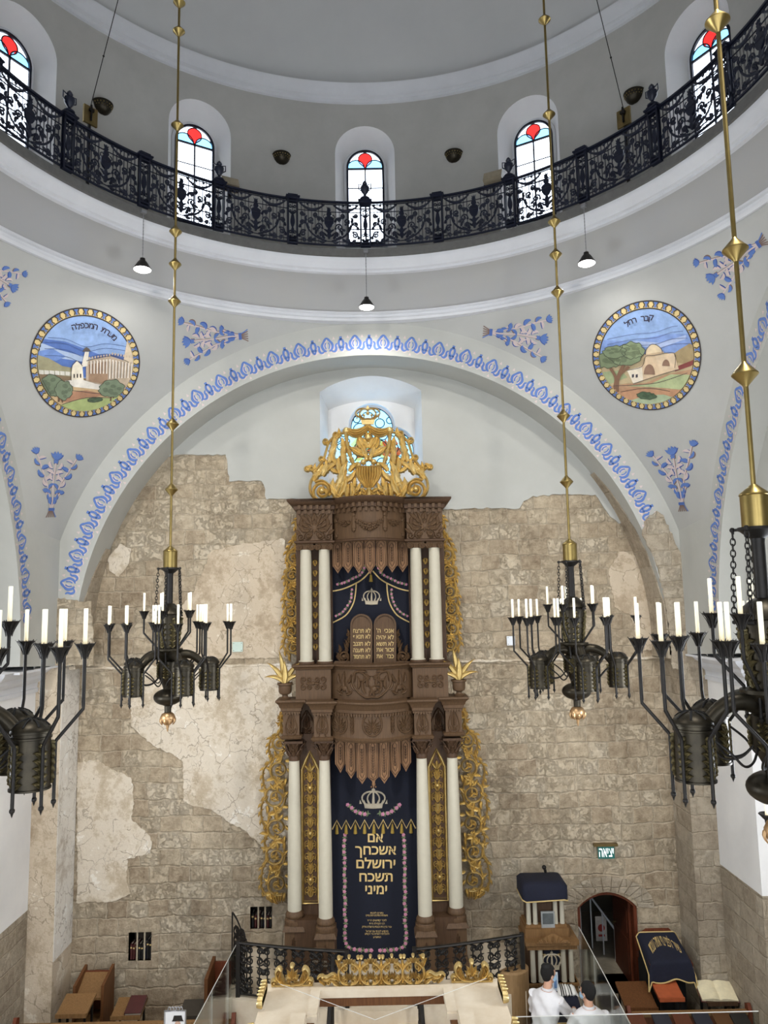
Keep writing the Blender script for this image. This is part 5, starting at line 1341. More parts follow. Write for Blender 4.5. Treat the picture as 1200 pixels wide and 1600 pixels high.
# ================================================================== PAINTINGS ON THE PENDENTIVES AND ARCHES
from mathutils.bvhtree import BVHTree
def pend_bvh(s):
    f = PEND[s]; nu, nv = 40, 80
    vs = [f(i/nu, (j/nv)**1.6) for j in range(nv+1) for i in range(nu+1)]
    return BVHTree.FromPolygons(vs, [(j*(nu+1)+i, j*(nu+1)+i+1, (j+1)*(nu+1)+i+1, (j+1)*(nu+1)+i) for j in range(nv) for i in range(nu)])
BV = {s: pend_bvh(s) for s in (-1, 1)}
def project(p):
    d = p-Vector((CX, 0, 0)); z = d.dot(fw); return Vector((600+FPX*d.dot(rt)/z, 800-FPX*d.dot(up)/z))
def surf(s, px, py):
    """frame on the pendentive: design units are about one photo pixel, y up; returns f(x, y, h)"""
    o = Vector((CX, 0, 0)); d = (P(px, py, 15)-o).normalized(); c, n, _, _ = BV[s].ray_cast(o, d)
    if n.dot(d) > 0: n = -n
    u = Vector((0, 0, 1)).cross(n).normalized(); v = n.cross(u).normalized()
    p0 = project(c); ju = (project(c+u*.05)-p0)/.05; jv = (project(c+v*.05)-p0)/.05
    det = ju.x*jv.y-ju.y*jv.x
    def f(x, y, h):
        a = (x*jv.y+y*jv.x)/det; b = (-x*ju.y-y*ju.x)/det        # image offset (x, -y) -> tangent metres
        q = c+u*a+v*b+n*2; loc = BV[s].ray_cast(q, -n)[0]
        return (loc if loc is not None else c+u*a+v*b)+n*(h*.012+.003)
    return f, c
def subdiv_add(mb, pts, h, mi, maxlen=9):
    """filled polygon cut finely enough to follow the curved wall"""
    b = bmesh.new(); vs = [b.verts.new((x, y, 0)) for x, y in pts]
    tri = tessellate_polygon([[Vector((x, y, 0)) for x, y in pts]])
    for t_ in tri:
        try: b.faces.new([vs[i] for i in t_])
        except ValueError: pass
    for _ in range(5):
        ed = [e for e in b.edges if e.calc_length() > maxlen]
        if not ed: break
        bmesh.ops.subdivide_edges(b, edges=ed, cuts=1); bmesh.ops.triangulate(b, faces=b.faces)
    b.verts.index_update()
    mb.add([(v.co.x, v.co.y, h) for v in b.verts], [tuple(v.index for v in f.verts) for f in b.faces], mi); b.free()
def ribbon(mb, pts, w, h, mi):
    N = len(pts); ww = w if isinstance(w, list) else [w]*N; vs = []
    for i, p in enumerate(pts):
        a = pts[max(i-1, 0)]; b = pts[min(i+1, N-1)]; tx, ty = b[0]-a[0], b[1]-a[1]; L = math.hypot(tx, ty) or 1
        vs += [(p[0]-ty/L*ww[i], p[1]+tx/L*ww[i], h), (p[0]+ty/L*ww[i], p[1]-tx/L*ww[i], h)]
    mb.add(vs, [(2*i, 2*i+1, 2*i+3, 2*i+2) for i in range(N-1)], mi)
PAL = [M['pblue'], M['pdark'], M['ppink'], M['pbrown']]
def spray(s, px, py, ang, L, label):
    """bouquet whose tie sits at (px, py) and whose flowers point along ang (photo, degrees, y up)"""
    k = L/110.; ca, sa = cos(R(ang-90)), sin(R(ang-90))
    f, c = surf(s, px+cos(R(ang))*L*.5, py-sin(R(ang))*L*.5)
    def g(x, y, h): x, y = x*k, y*k-L*.5; return f(x*ca-y*sa, x*sa+y*ca, h)
    m = MB(g)
    def lf(x, y, a, l, w, b, mi, h):
        n = 6; P0 = []; an = R(a); pts = []; ww = []
        for i in range(n+1): pts.append((x, y)); x += cos(an)*l/n; y += sin(an)*l/n; an += b/n; ww.append(max(.3, w*.72*sin(PI*(i+.4)/(n+.8))))
        ribbon(m, pts, ww, h, mi)
    stems = [[(0, 0), (1, 20), (-1, 45), (0, 70), (0, 88)], [(-2, 0), (-6, 22), (-12, 45), (-22, 68), (-31, 92)], [(2, 0), (7, 22), (13, 45), (23, 68), (32, 92)], [(-1, 0), (-8, 20), (-13, 30)], [(1, 0), (8, 18), (14, 28)]]
    for st in stems:
        P_ = smooth_path(st, 5); ribbon(m, [(x+.8, y-.8) for x, y in P_], 1.1, 0, 3); ribbon(m, P_, 1.2, .4, 2)
    for q in (-1, 1):
        for (x, y, a, l, w, b) in [(2, 8, 50, 14, 5, 1.6), (3, 16, 20, 13, 4, 1.8), (4, 26, 60, 14, 5, -1.6), (8, 34, 100, 14, 4.5, 1.4), (10, 40, 10, 15, 5, 1.8), (14, 48, 110, 14, 5, 1.5), (17, 56, -5, 16, 5, 1.9), (22, 66, 120, 15, 5, 1.3), (25, 74, 0, 14, 4.5, 1.9), (28, 82, 130, 13, 4, 1.2), (3, 50, 40, 13, 4.5, 1.5), (2, 60, 60, 14, 5, -1.7), (4, 70, 20, 14, 4.5, 1.9), (3, 78, 120, 9, 4, 1)]:
            aa = a if q > 0 else 180-a; h_ = (int(x+y) % 3)
            lf(q*x+1.0, y-1., aa, l, w, q*b, 1 if h_ else 3, .2); lf(q*x, y, aa, l, w*.8, q*b, 0 if h_ == 1 else (0 if h_ == 0 else 2), .7)
    def tulip(x, y, a, r):
        c_, s_ = cos(R(a-90)), sin(R(a-90)); pr = [(-.25, -.1), (-.7, .35), (-.95, .95), (-.5, .75), (-.35, 1.25), (-.05, .85), (.1, 1.35), (.35, .85), (.6, 1.2), (.65, .75), (1., .9), (.7, .3), (.25, -.1)]
        T = lambda dx, dy: [(x+(u*c_-v*s_)*r+dx, y+(u*s_+v*c_)*r+dy) for u, v in pr]
        m.poly(T(1.1, -1.1), .5, 0, 1); m.poly(T(0, 0), .9, 0, 0)
    tulip(0, 86, 90, 10.5); tulip(-32, 92, 118, 7.5); tulip(33, 92, 62, 7.5); tulip(-14, 29, 100, 5.5); tulip(15, 27, 80, 5.5)
    for x in (-9, -5, -1, 3, 7, 10): ribbon(m, smooth_path([(x*.3, 0), (x*.6, -7), (x*1.1, -15)], 3), .9, .5, 3 if x % 2 else 0)
    ribbon(m, [(-6, -1), (6, -1)], 2.6, 1.1, 0); ribbon(m, [(-6, 0), (6, 0)], .4, 1.4, 1); ribbon(m, [(-6, -2), (6, -2)], .4, 1.4, 1)
    return solo('painted_flower_spray', m, PAL, label, 'wall painting', loc=tuple(c), group='blue flower sprays painted on the pendentives', smooth=0, fixn=False)
spray(-1, 79, 795, 84, 100, 'blue tulip spray painted upright below the left medallion')
spray(1, 1066, 786, 101, 100, 'blue tulip spray painted upright below the right medallion')
spray(-1, 374, 524, 187, 100, 'blue tulip spray lying sideways above the left shoulder of the front arch')
spray(1, 768, 518, -7, 100, 'blue tulip spray lying sideways above the right shoulder of the front arch')
spray(-1, -42, 412, -30, 90, 'blue tulip spray cut off by the left edge of the photo')
spray(1, 1184, 383, 216, 108, 'blue tulip spray behind the rod of the near right chandelier')

def medallion(s, px, py, r, label, kind):
    f, c = surf(s, px, py); t_ = thing('painted_medallion', label, 'wall painting', tuple(c), world=True, group='round painted landscapes on the pendentives')
    K_ = r/84.
    g = lambda x, y, h: f(x*K_, y*K_, h)
    cir = lambda q, n=72: [(q*cos(2*PI*i/n), q*sin(2*PI*i/n)) for i in range(n)]
    def clip(pts, rad=73.5):                       # keep a shape inside the round picture (dense sampling then radial clamp)
        o = []
        for i in range(len(pts)):
            a, b = pts[i], pts[(i+1) % len(pts)]; n = max(1, int(math.hypot(b[0]-a[0], b[1]-a[1])/5))
            for j in range(n):
                x, y = lerp(a[0], b[0], j/n), lerp(a[1], b[1], j/n); d = math.hypot(x, y)
                if d > rad: x, y = x*rad/d, y*rad/d
                if not o or math.hypot(x-o[-1][0], y-o[-1][1]) > .4: o.append((x, y))
        return o
    # border
    m = MB(g); mats = [paint('ochre_paint', (226, 200, 140)), M['pblue'], flat('dark_line_paint', (64, 56, 52), .9)]
    def annul(r0, r1, h, mi, a0=0, a1=2*PI, n=72):
        vs = []
        for i in range(n+1):
            a = lerp(a0, a1, i/n); vs += [(r0*cos(a), r0*sin(a), h), (r1*cos(a), r1*sin(a), h)]
        m.add(vs, [(2*i, 2*i+1, 2*i+3, 2*i+2) for i in range(n)], mi)
    annul(73, 84, .3, 0); annul(83, 85, .7, 2); annul(72.5, 74.3, .7, 2)
    for i in range(36):
        a = 2*PI*i/36; w_ = 2*PI/36
        T = lambda k, q: (q*cos(a+k*w_), q*sin(a+k*w_))
        if i % 1 == 0:
            ribbon(m, [T(-.3, 75), T(-.15, 79), T(-.3, 83)], .7, .9, 2); ribbon(m, [T(.3, 75), T(.15, 79), T(.3, 83)], .7, .9, 2)
            m.add([(*T(-.16, 75), .6), (*T(.16, 75), .6), (*T(.06, 79), .6), (*T(.24, 83), .6), (*T(-.24, 83), .6), (*T(-.06, 79), .6)], [(0, 1, 2, 3, 4, 5)], 1)
    obj('medallion_border', m, mats, t_, smooth=0, fixn=False)
    # picture
    col = {}
    def L(pts, rgb, h, line=False):
        nm = 'paint_%d_%d_%d' % rgb; 
        if nm not in col: col[nm] = (len(col), paint(nm, rgb, var=.16))
        subdiv_add(m, clip(pts), h, col[nm][0])
    def ln(pts, w=.45, h=4., rgb=(84, 74, 72)):
        nm = 'paint_%d_%d_%d' % rgb
        if nm not in col: col[nm] = (len(col), paint(nm, rgb))
        q = [p for p in smooth_path(pts, 4) if math.hypot(*p) < 73]
        if len(q) > 1: ribbon(m, q, w, h, col[nm][0])
    def tree(x, y, w, hh, rgb, h):
        rnd = random.Random(int(x*7+y)); pts = [(x+w*(1+rnd.uniform(-.12, .12))*cos(a), y+hh*(1+rnd.uniform(-.14, .14))*sin(a)) for a in [2*PI*i/26 for i in range(26)]]
        L(pts, rgb, h); ln(pts+[pts[0]], .4, h+.2, (70, 74, 62))
        d = tuple(int(q*.86) for q in rgb)
        for k in range(9):
            a = rnd.uniform(0, 6.28); q = rnd.uniform(.2, .7); L([(x+w*q*cos(a)+w*.22*cos(b), y+hh*q*sin(a)+hh*.2*sin(b)) for b in [2*PI*i/8 for i in range(8)]], d, h+.15)
    m = MB(g)
    L(cir(73.5), (150, 178, 222), .2)
    if kind == 0:
        L([(-80, 40), (-30, 34), (20, 16), (80, 18), (80, -20), (-80, -20)], (92, 122, 188), .5); L([(-70, 34), (-40, 22), (-10, 14), (20, 8), (10, 2), (-30, 8), (-72, 14)], (178, 196, 224), .7); L([(-75, 20), (-50, 24), (-30, 12), (-45, 6), (-75, 8)], (120, 150, 210), .9)
        for y in (40, 33, 24, 14): ln([(-62, y), (-30, y-2), (0, y-13), (30, y-7), (66, y-10)], .35, 1.1, (74, 92, 140))
        L([(-80, 18), (-56, 10), (-36, -2), (-6, -8), (-6, -26), (-80, -26)], (166, 160, 128), 1.2); L([(-80, -10), (-40, -16), (0, -22), (0, -80), (-80, -80)], (142, 122, 96), 1.4)
        for x in range(-72, -16, 8): L([(x, -6-.1*(x+72)), (x+7, -7-.1*(x+72)), (x+7, -13-.1*(x+72)), (x, -12-.1*(x+72))], (226, 222, 210), 1.6)
        L([(0, 6), (38, 14), (66, 6), (80, 4), (80, -60), (0, -60)], (196, 176, 152), 1.8); L([(4, 0), (34, 6), (34, -32), (4, -26)], (168, 138, 112), 2.)
        for k in range(16):
            x = 4+k*4.4; y = 8+(k*.8 if k < 8 else 13-k*.6); L([(x, y), (x+2.4, y+.4), (x+2.4, y+4), (x, y+3.6)], (204, 184, 160), 2.1)
        for k in range(14):
            x = 6+k*4.9; y0 = -14 if k < 6 else -24+k*.3; L([(x, y0), (x+2.5, y0-.4), (x+2.5, 6+(k*.6 if k < 7 else 9-k*.9)), (x, 6+(k*.6 if k < 7 else 9-k*.9))], (232, 222, 208), 2.2); ln([(x, y0), (x, 6)], .3, 2.4)
        L([(-24, -24), (-22, -2), (-14, 6), (-6, -2), (-4, -26)], (238, 228, 206), 2.5); L([(-8, -4), (-2, 20), (4, 20), (2, -2)], (228, 220, 204), 2.6); L([(-6, 20), (7, 21), (4, 25), (0, 27), (-3, 25)], (96, 88, 84), 2.8)
        for x in (-20, -15, -10): L([(x, -20), (x+2, -20), (x+2, -14), (x, -14)], (70, 62, 58), 2.8)
        ln([(-24, -24), (-22, -2), (-14, 6), (-6, -2)], .4, 3.); ln([(0, 6), (38, 15), (66, 6)], .4, 3.)
        L([(62, 40), (80, 20), (80, -10), (58, 8)], (214, 196, 170), 2.0)
        L([(-34, -24), (-10, -22), (14, -30), (34, -34), (20, -40), (-20, -34)], (232, 226, 214), 2.9)
        L([(-80, -36), (-20, -34), (20, -38), (80, -46), (80, -90), (-80, -90)], (206, 176, 134), 2.7); L([(-50, -44), (0, -40), (30, -48), (-10, -58), (-40, -56)], (176, 132, 104), 3.); L([(-50, -62), (0, -52), (40, -54), (60, -48), (60, -90), (-50, -90)], (168, 180, 120), 3.1)
        ln([(-60, -44), (-20, -40), (20, -46), (60, -40)], .4, 3.3); ln([(-40, -60), (0, -52), (40, -54)], .4, 3.3)
        tree(-56, -30, 20, 16, (118, 132, 106), 3.4); tree(-36, -38, 14, 15, (124, 138, 112), 3.6); tree(40, -38, 20, 15, (124, 138, 112), 3.4)
        for x, y in ((-44, -52), (40, -56)): ln([(x, y+8), (x-1, y-6)], 1.4, 3.3, (110, 86, 66)); ln([(x+3, y+8), (x+5, y-5)], 1., 3.3, (110, 86, 66))
        tree(14, -56, 12, 4, (86, 104, 80), 3.5)
        lab, tx, ty, rr = 'מערת המכפלה', 6, 0, 60
        a0, a1 = 112, 44
    else:
        L([(-70, 30), (-20, 24), (20, 34), (70, 36), (70, 10), (20, 4), (-70, -8)], (134, 160, 214), .5); L([(-20, 26), (20, 22), (60, 34), (60, 28), (20, 14), (-20, 18)], (176, 192, 226), .7)
        for y in (44, 36, 26, 18): ln([(-60, y-14), (-20, y-8), (14, y-6), (40, y+2), (68, y+4)], .35, 1.1, (96, 108, 150))
        L([(-80, -16), (-30, -6), (10, 10), (40, 6), (80, 24), (80, -90), (-80, -90)], (198, 178, 140), 1.2); L([(30, -4), (50, 12), (66, 22), (80, 20), (80, -10)], (170, 150, 112), 1.4); L([(44, -14), (80, 2), (80, -6), (46, -20)], (140, 74, 70), 1.6)
        L([(-80, -24), (-40, -20), (-30, -32), (-60, -44), (-80, -40)], (166, 176, 134), 1.5)
        L([(-26, -22), (-22, -40), (-8, -38), (34, -22), (52, -16), (46, 2), (30, 6), (0, 2), (-2, -10)], (222, 196, 162), 2.); L([(-30, -20), (-6, -14), (-4, -36), (-20, -42)], (238, 226, 204), 2.2); L([(14, 4), (44, 8), (46, -14), (22, -20)], (226, 202, 170), 2.1)
        L([(0, 4), (1, 12), (8, 20), (16, 20), (24, 14), (26, 8)], (226, 206, 172), 2.3); L([(-2, 0), (26, 6), (28, 10), (-2, 5)], (206, 180, 146), 2.5)
        for cx, cy, w_, h_ in ((6, -26, 9, 16), (32, -12, 6, 10)): L([(cx+w_*cos(a), cy+max(-3, h_*sin(a))) for a in [PI*i/10 for i in range(11)]], (146, 116, 96), 2.6)
        for x in (-22, -16): L([(x, -32), (x+3.5, -31), (x+3.5, -26), (x, -27)], (84, 80, 86), 2.6)
        for q in ([(-30, -20), (-6, -14), (0, 2), (14, 4), (44, 8), (46, -14)], [(-20, -42), (-4, -36), (34, -22), (52, -16)], [(0, 4), (1, 12), (8, 20), (16, 20), (24, 14), (26, 8)]): ln(q, .4, 3.)
        L([(-80, -50), (-30, -42), (0, -40), (30, -26), (80, -12), (80, -90), (-80, -90)], (186, 148, 116), 2.7); L([(-30, -46), (10, -40), (40, -24), (80, -22), (80, -46), (20, -46)], (176, 186, 140), 2.9); L([(-60, -60), (-20, -48), (30, -50), (60, -46), (50, -90), (-60, -90)], (192, 146, 112), 3.); L([(-30, -72), (0, -60), (30, -56), (50, -60), (30, -90)], (170, 184, 150), 3.1)
        ln([(-60, -46), (-20, -44), (20, -38), (66, -20)], .4, 3.3); ln([(-50, -58), (0, -48), (40, -50)], .4, 3.3)
        for q in ([(-48, -60), (-50, -48), (-48, -32), (-56, -16)], [(-46, -56), (-44, -30), (-34, -10)], [(-46, -40), (-40, -26), (-26, -14)]): ln(q, 2.4, 3.2, (132, 100, 78))
        tree(-58, -2, 22, 14, (122, 134, 102), 3.4); tree(-32, 4, 26, 16, (132, 146, 112), 3.5); tree(-20, 12, 18, 13, (140, 154, 118), 3.6); tree(-48, 10, 18, 10, (126, 140, 108), 3.7)
        tree(2, -60, 16, 6, (84, 104, 78), 3.6)
        lab, rr, a0, a1 = 'קבר רחל', 60, 120, 78
    obj('painted_picture', m, [q[1] for q in sorted(col.values(), key=lambda z: z[0])], t_, smooth=0, fixn=False)
    m = MB(g); n = len(lab)
    st = list(lab)                                  # right-to-left along the arc
    for i, chh in enumerate(st):
        if chh == ' ': continue
        a = R(lerp(a1, a0, (i+.5)/n)); add_text(m, chh, rr*cos(a), rr*sin(a), 12.5, 5., bold=.25, rot=a-PI/2, heb=False)
    obj('painted_lettering', m, flat('lettering_paint', (52, 44, 62), .9), t_, smooth=0, fixn=False)
medallion(-1, 133.5, 569, 84.5, 'round painting of a walled building with a minaret and Hebrew lettering, left pendentive', 0)
medallion(1, 1010, 558, 84.5, 'round painting of a domed tomb beside a tree with Hebrew lettering, right pendentive', 1)

# painted frieze on the arches
def frieze(mb, f, length, per):
    n = int(round(length/per)); st = length/n; mb.f = f
    for i in range(n):
        c = (i+.5)*st; T = lambda pts, dx=0, dy=0: [(c+x*st+dx, y+dy) for x, y in pts]
        W_ = .36
        for dx, dy, mb_, h, mi, mi2 in ((.018, -.022, mb, 0, 2, 3), (0, 0, mb, .4, 0, 1)):
            # bell blossom
            for s in (-1, 1):
                ribbon(mb, T(smooth_path([(0, W_*1.0), (s*.10, W_*.78), (s*.19, W_*.5), (s*.15, W_*.22), (s*.05, W_*.08)], 3), dx, dy), [.012, .022, .028, .024, .024, .028, .03, .03, .03, .028, .024, .02, .01], h, mi)
                ribbon(mb, T(smooth_path([(s*.05, W_*.66), (s*.085, W_*.45), (s*.05, W_*.25)], 3), dx, dy), .014, h+.2, mi)
                # S wave to the neighbouring ring
                ribbon(mb, T(smooth_path([(s*.12, W_*.12), (s*.24, W_*.02), (s*.31, W_*.2), (s*.30, W_*.42), (s*.36, W_*.55)], 3), dx, dy), [.008, .016, .022, .024, .026, .028, .028, .026, .024, .022, .02, .016, .01], h, mi)
            # ring blossom half shared at the period ends
            rc = [(.5+.085*cos(a), W_*(.52+.26*sin(a))) for a in [2*PI*k/14 for k in range(15)]]
            ribbon(mb, T(rc, dx, dy), .026, h, mi); ribbon(mb, T([(.5, W_*.98), (.5, W_*.78)], dx, dy), .03, h, mi)
            ribbon(mb, T(smooth_path([(.42, W_*.3), (.46, W_*.12), (.5, W_*.04), (.54, W_*.12), (.58, W_*.3)], 3), dx, dy), .02, h, mi)
        for x, y in ((.25, .92), (-.25, .92), (.0, -.16), (.38, .1), (-.38, .1)):
            mb.poly(T([(x-.05, W_*y-.03), (x, W_*y+.045), (x+.05, W_*y-.03)]), .1, 0, 2)
mf = MB(); a_lo, a_hi = R(9.2), R(180-14); RM = RA+.13
frieze(mf, lambda x, y, h: (-(RM+y)*cos(a_lo+x/(RM+.18)) , YW-.004-h*.012, ZC+(RM+y)*sin(a_lo+x/(RM+.18))), (a_hi-a_lo)*(RM+.18), .66)
for s in (-1, 1):
    def fs_(x, y, h, s=s):
        t = x/6.9+R(6); return (s*(XS-.004-h*.012), YS+(SA+.11+y)*cos(t), ZS+(SB+.1+y)*sin(t))
    frieze(mf, fs_, R(95)*6.9, .66)
struct('trim_painted_frieze', mf, PAL, smooth=0, fixn=False)

# ================================================================== GALLERY FITTINGS
def ring_at(px, py, r):
    d = P(px, py, 10)-Vector((CX, 0, 0)); o = Vector((CX, -YC, 0)); a_ = d.x**2+d.y**2; b_ = o.x*d.x+o.y*d.y; c_ = o.x**2+o.y**2-r*r
    t = (-b_+sqrt(b_*b_-a_*c_))/a_; q = o+d*t; return atan2(q.x, q.y), q.z
def sconce(k, label):
    a = R(k); r = RD-.02; a, SZ = {-15: ring_at(440, 243, r), 15: ring_at(709, 240, r), -45: ring_at(160, 163, r), 45: ring_at(991, 146, r)}[k]
    z0 = SZ
    t_ = thing('wall_sconce', label, 'wall light', cyl_(r, a, z0), -a, 'pierced bronze bowl wall lights')
    prof = [(.01, -.24), (.06, -.235), (.12, -.2), (.17, -.14), (.20, -.06), (.215, .0)]
    m = MB().lathe(prof, (0, 0, 0), 20, PI, 2*PI, sy=1.); m.lathe([(q*.94, z+.008) for q, z in prof], (0, 0, 0), 20, PI, 2*PI)
    m.tube([(.215*cos(t), .215*sin(t), 0) for t in [PI+PI*i/16 for i in range(17)]], .012, 6); obj('bowl', m, M['bronze'], t_)
    m = MB()
    for i in range(9):
        t = PI+PI*(i+1)/10; m.ball((.206*cos(t), .206*sin(t), -.05), .014, 6, 4); m.ball((.19*cos(t+.12), .19*sin(t+.12), -.1), .011, 6, 4)
    obj('pierced_hole', m, M['brass'], t_)
for k, l in ((-15, 'bowl sconce on the drum wall left of the centre window'), (15, 'bowl sconce on the drum wall right of the centre window'), (-45, 'bowl sconce beside the steel cable, left side of the drum'), (45, 'bowl sconce beside the steel cable, right side of the drum')): sconce(k, l)
for s, l in ((-1, 'left'), (1, 'right')):
    a, z = ring_at(141, 181, RD-.5) if s < 0 else ring_at(975, 184, RD-.5); p = Vector(cyl_(RD-.5, a, z))
    t_ = thing('cable_bracket', 'brown bracket plate holding the steel cable, %s side of the drum gallery' % l, 'bracket', tuple(p), -a)
    obj('plate', MB().box(0, 0, 0, .30, .05, .38), M['brassdk'], t_); m = MB(); m.tube([(0, -.04, -.12), (0, -.06, .1), (0, -.04, .22)], .02, 6); m.box(0, -.05, .1, .1, .05, .06); m.box(0, .03, -.9, .05, .05, 1.5); obj('clamp', m, M['iron'], t_)
    top = P(187 if s < 0 else 930, -10, 14.0) 
    m = MB(); st = p+Vector((0, 0, .2)); m.tube([tuple(st.lerp(top+(top-st)*.35, i/6)) for i in range(7)], .009, 6); m.ball(tuple(st.lerp(top, .45)), .022, 8, 6)
    solo('steel_cable', m, M['iron'], 'thin steel cable rising from the %s bracket to the dome' % l, 'cable', loc=tuple(st))
def floodbox(a, z, w, label, r=RG+.22):
    p = cyl_(r, R(a), z); t_ = thing('floodlight', label, 'floodlight', p, -R(a))
    obj('lamp_housing', MB().box(0, 0, 0, w, .2, .24, tilt=Euler((R(-25), 0, 0))), flat('tan_metal', (150, 138, 116), .5), t_)
    m = MB().bb(-.03, .03, -.02, .02, -.32, -.02); m.bb(-w/2-.02, w/2+.02, -.02, .02, -.14, -.10); obj('mount', m, M['iron'], t_); return t_
floodbox(26.2, 9.3, .42, 'tan floodlight box on the gallery rail left of the right window post'); floodbox(-27.3, 9.2, .38, 'grey floodlight box behind the rail in front of the left window')
# pendant lamps below the gallery
em = NT('lamp_glow'); M['glow'] = em.out((1, 1, 1, 1), .4, 0, None, (1, .98, .94, 1), 9.)
def pendant(a, drop, label):
    a = R(a); p = Vector(cyl_(RG-.03, a, HG-.12)); t_ = thing('pendant_lamp', label, 'pendant light', tuple(p), -a, 'small pendant lamps under the gallery')
    m = MB().box(0, 0, .03, .1, .07, .07); m.tube([(0, 0, 0), (0, 0, -drop+.22)], .008, 6)
    for i in range(12): m.ball((0, 0, -.1-i*(drop-.35)/12), .013, 6, 4)
    obj('cord', m, flat('grey_cord', (120, 120, 122), .6), t_)
    obj('lamp_shade', MB().lathe([(.02, -drop+.24), (.05, -drop+.23), (.055, -drop+.19), (.09, -drop+.15), (.12, -drop+.10), (.17, -drop+.02), (.165, -drop+.0)], n=24, closed=False), M['iron'], t_)
    obj('lamp_glass', MB().lathe([(.16, -drop+.03), (.165, -drop-.005), (.12, -drop-.03), (.0001, -drop-.045)], n=24), M['glow'], t_)
    l = bpy.data.lights.new('pendant_light', 'SPOT'); l.energy = 130; l.spot_size = R(165); l.spot_blend = .6; l.shadow_soft_size = .12; l.color = (1, .98, .94)
    o = bpy.data.objects.new('pendant_light', l); C.objects.link(o); o.location = p+Vector((0, 0, -drop-.08))
for a, d, l in ((-45, 1.18, 'small lit pendant lamp under the gallery, above the left medallion'), (0, 1.28, 'small lit pendant lamp hanging over the crown of the front arch'), (45, 1.18, 'small lit pendant lamp under the gallery, above the right medallion')): pendant(a, d, l)
# ================================================================== ARK PLATFORM, STEPS, RAILS
plat = MB()
def arcp(r, a0, a1, n=24, cy=19.6): return [(AX+r*sin(lerp(a0, a1, i/n)), cy-r*cos(lerp(a0, a1, i/n))) for i in range(n+1)]
# the platform is a shallow concave-sided stage: outer edge swings out towards the sides
def edge_y(x): return 15.35+.12*abs(x)**1.5
xe = [(-2.95+5.9*i/40) for i in range(41)]
solid(plat, [(AX+x, edge_y(x)-.12) for x in xe]+[(AX+2.95, YB-.01), (AX-2.95, YB-.01)], ZF, ZP)
struct('floor_ark_platform', plat, M['marble'], smooth=20)
st = MB()
for i in range(6): st.bb(AX-.85, AX+.85, 15.3-.36*(i+1), 15.36-.36*i, ZF, ZP-.26*(i+1)+.02)
for s in (-1, 1): st.bb(*sorted((AX+s*.85, AX+s*1.05)), 13.1, 15.3, ZF, ZP-1.2)
struct('floor_ark_steps', st, M['marble'], smooth=20)
def baluster_rail(pts, zb, zt, label, name='iron_balustrade', step=.36):
    """curved cast-iron balustrade through plan points"""
    t_ = thing(name, label, 'railing', (pts[0][0], pts[0][1], zb), world=True)
    Pn = [Vector((x, y, 0)) for x, y in pts]; m = MB()
    m.tube([(x, y, zt) for x, y in pts], .045, 8, flat=.6); obj('handrail', m, M['iron'], t_)
    m = MB(); m.tube([(x, y, zb+.06) for x, y in pts], .022, 6); obj('bottom_rail', m, M['iron'], t_)
    L = 0; nx = step*.5; H = zt-zb
    for i in range(1, len(Pn)):
        d = Pn[i]-Pn[i-1]; l = d.length
        while nx <= L+l:
            c = Pn[i-1]+d*((nx-L)/l); dr = d.normalized(); nrm = Vector((dr.y, -dr.x, 0)); nx += step
            f = lambda x, y, h: (c.x+dr.x*x+nrm.x*h, c.y+dr.y*x+nrm.y*h, zb+y)
            b = MB(f); w = step*.42
            for s in (-1, 1):
                b.rtube([(s*w*.55, .06), (s*w*.55, H)], .014, .02)
                for k in range(5):
                    y = H*(.12+.19*k); b.rtube([(s*a, q) for a, q in spiral(w*.45, y, w*.5, w*.15, R(200), 1.3 if k % 2 else -1.3)], .014, .025)
                    b.leaf(0, y, R(50) if s > 0 else R(130), w*1.2, .05, -s, .03, 0, 2, n=4)
            b.disc(0, H*.5, w*.4, .04); b.disc(0, H*.88, w*.3, .03); b.disc(0, H*.2, w*.3, .03)
            obj('scroll_baluster', b, M['iron'], t_, smooth=50)
        L += l
    for p in (pts[0], pts[-1]): obj('rail_post', MB().bb(p[0]-.04, p[0]+.04, p[1]-.04, p[1]+.04, zb, zt+.04), M['iron'], t_)
    return t_
def rail_pt(px, py, Y): q = P(px, py, Y); return (q.x, q.y)
zrt = ZP+1.0
baluster_rail([(AX+x, edge_y(x)) for x in [-2.72+2.17*i/16 for i in range(17)]], ZP, zrt, 'curved black iron balustrade on the platform, left of the ark curtain')
baluster_rail([(AX+x, edge_y(x)) for x in [.75+2.17*i/16 for i in range(17)]], ZP, zrt, 'curved black iron balustrade on the platform, right of the ark curtain')
# tall dark gate panel at the left end of the platform
gx, gy = P(378, 1450, 16.2).x, 16.2
t_ = thing('iron_gate', 'tall narrow black iron scroll gate at the left end of the platform', 'gate', (gx, gy, ZP-.05), world=True)
H = P(382, 1432, gy).z-ZP
f = lambda x, y, h: (gx-.05+x*.62, gy-x*.7-h*.4, ZP+y)
m = MB(f)
for x in (-.3, .3): m.rtube([(x, -.1), (x, H*(1 if x < 0 else .72))], .03, .03)
m.rtube(bez((-.3, H), (0, H*.95), (.1, H*.75), (.3, H*.72)), .03, .03); m.rtube([(-.3, 0), (.3, 0)], .03, .03)
obj('gate_frame', m, M['iron'], t_); m = MB(f)
for k in range(7):
    for s in (-1, 1): m.rtube([(s*a, b) for a, b in spiral(.14, .12+k*H*.11, .12, .03, R(180), 1.3 if k % 2 else -1.3)], .032, .03); m.leaf(0, .1+k*H*.11, R(60) if s > 0 else R(120), .26, .15, -s, .03, 0, 2, n=4)
obj('gate_scrollwork', m, M['iron'], t_, smooth=50)
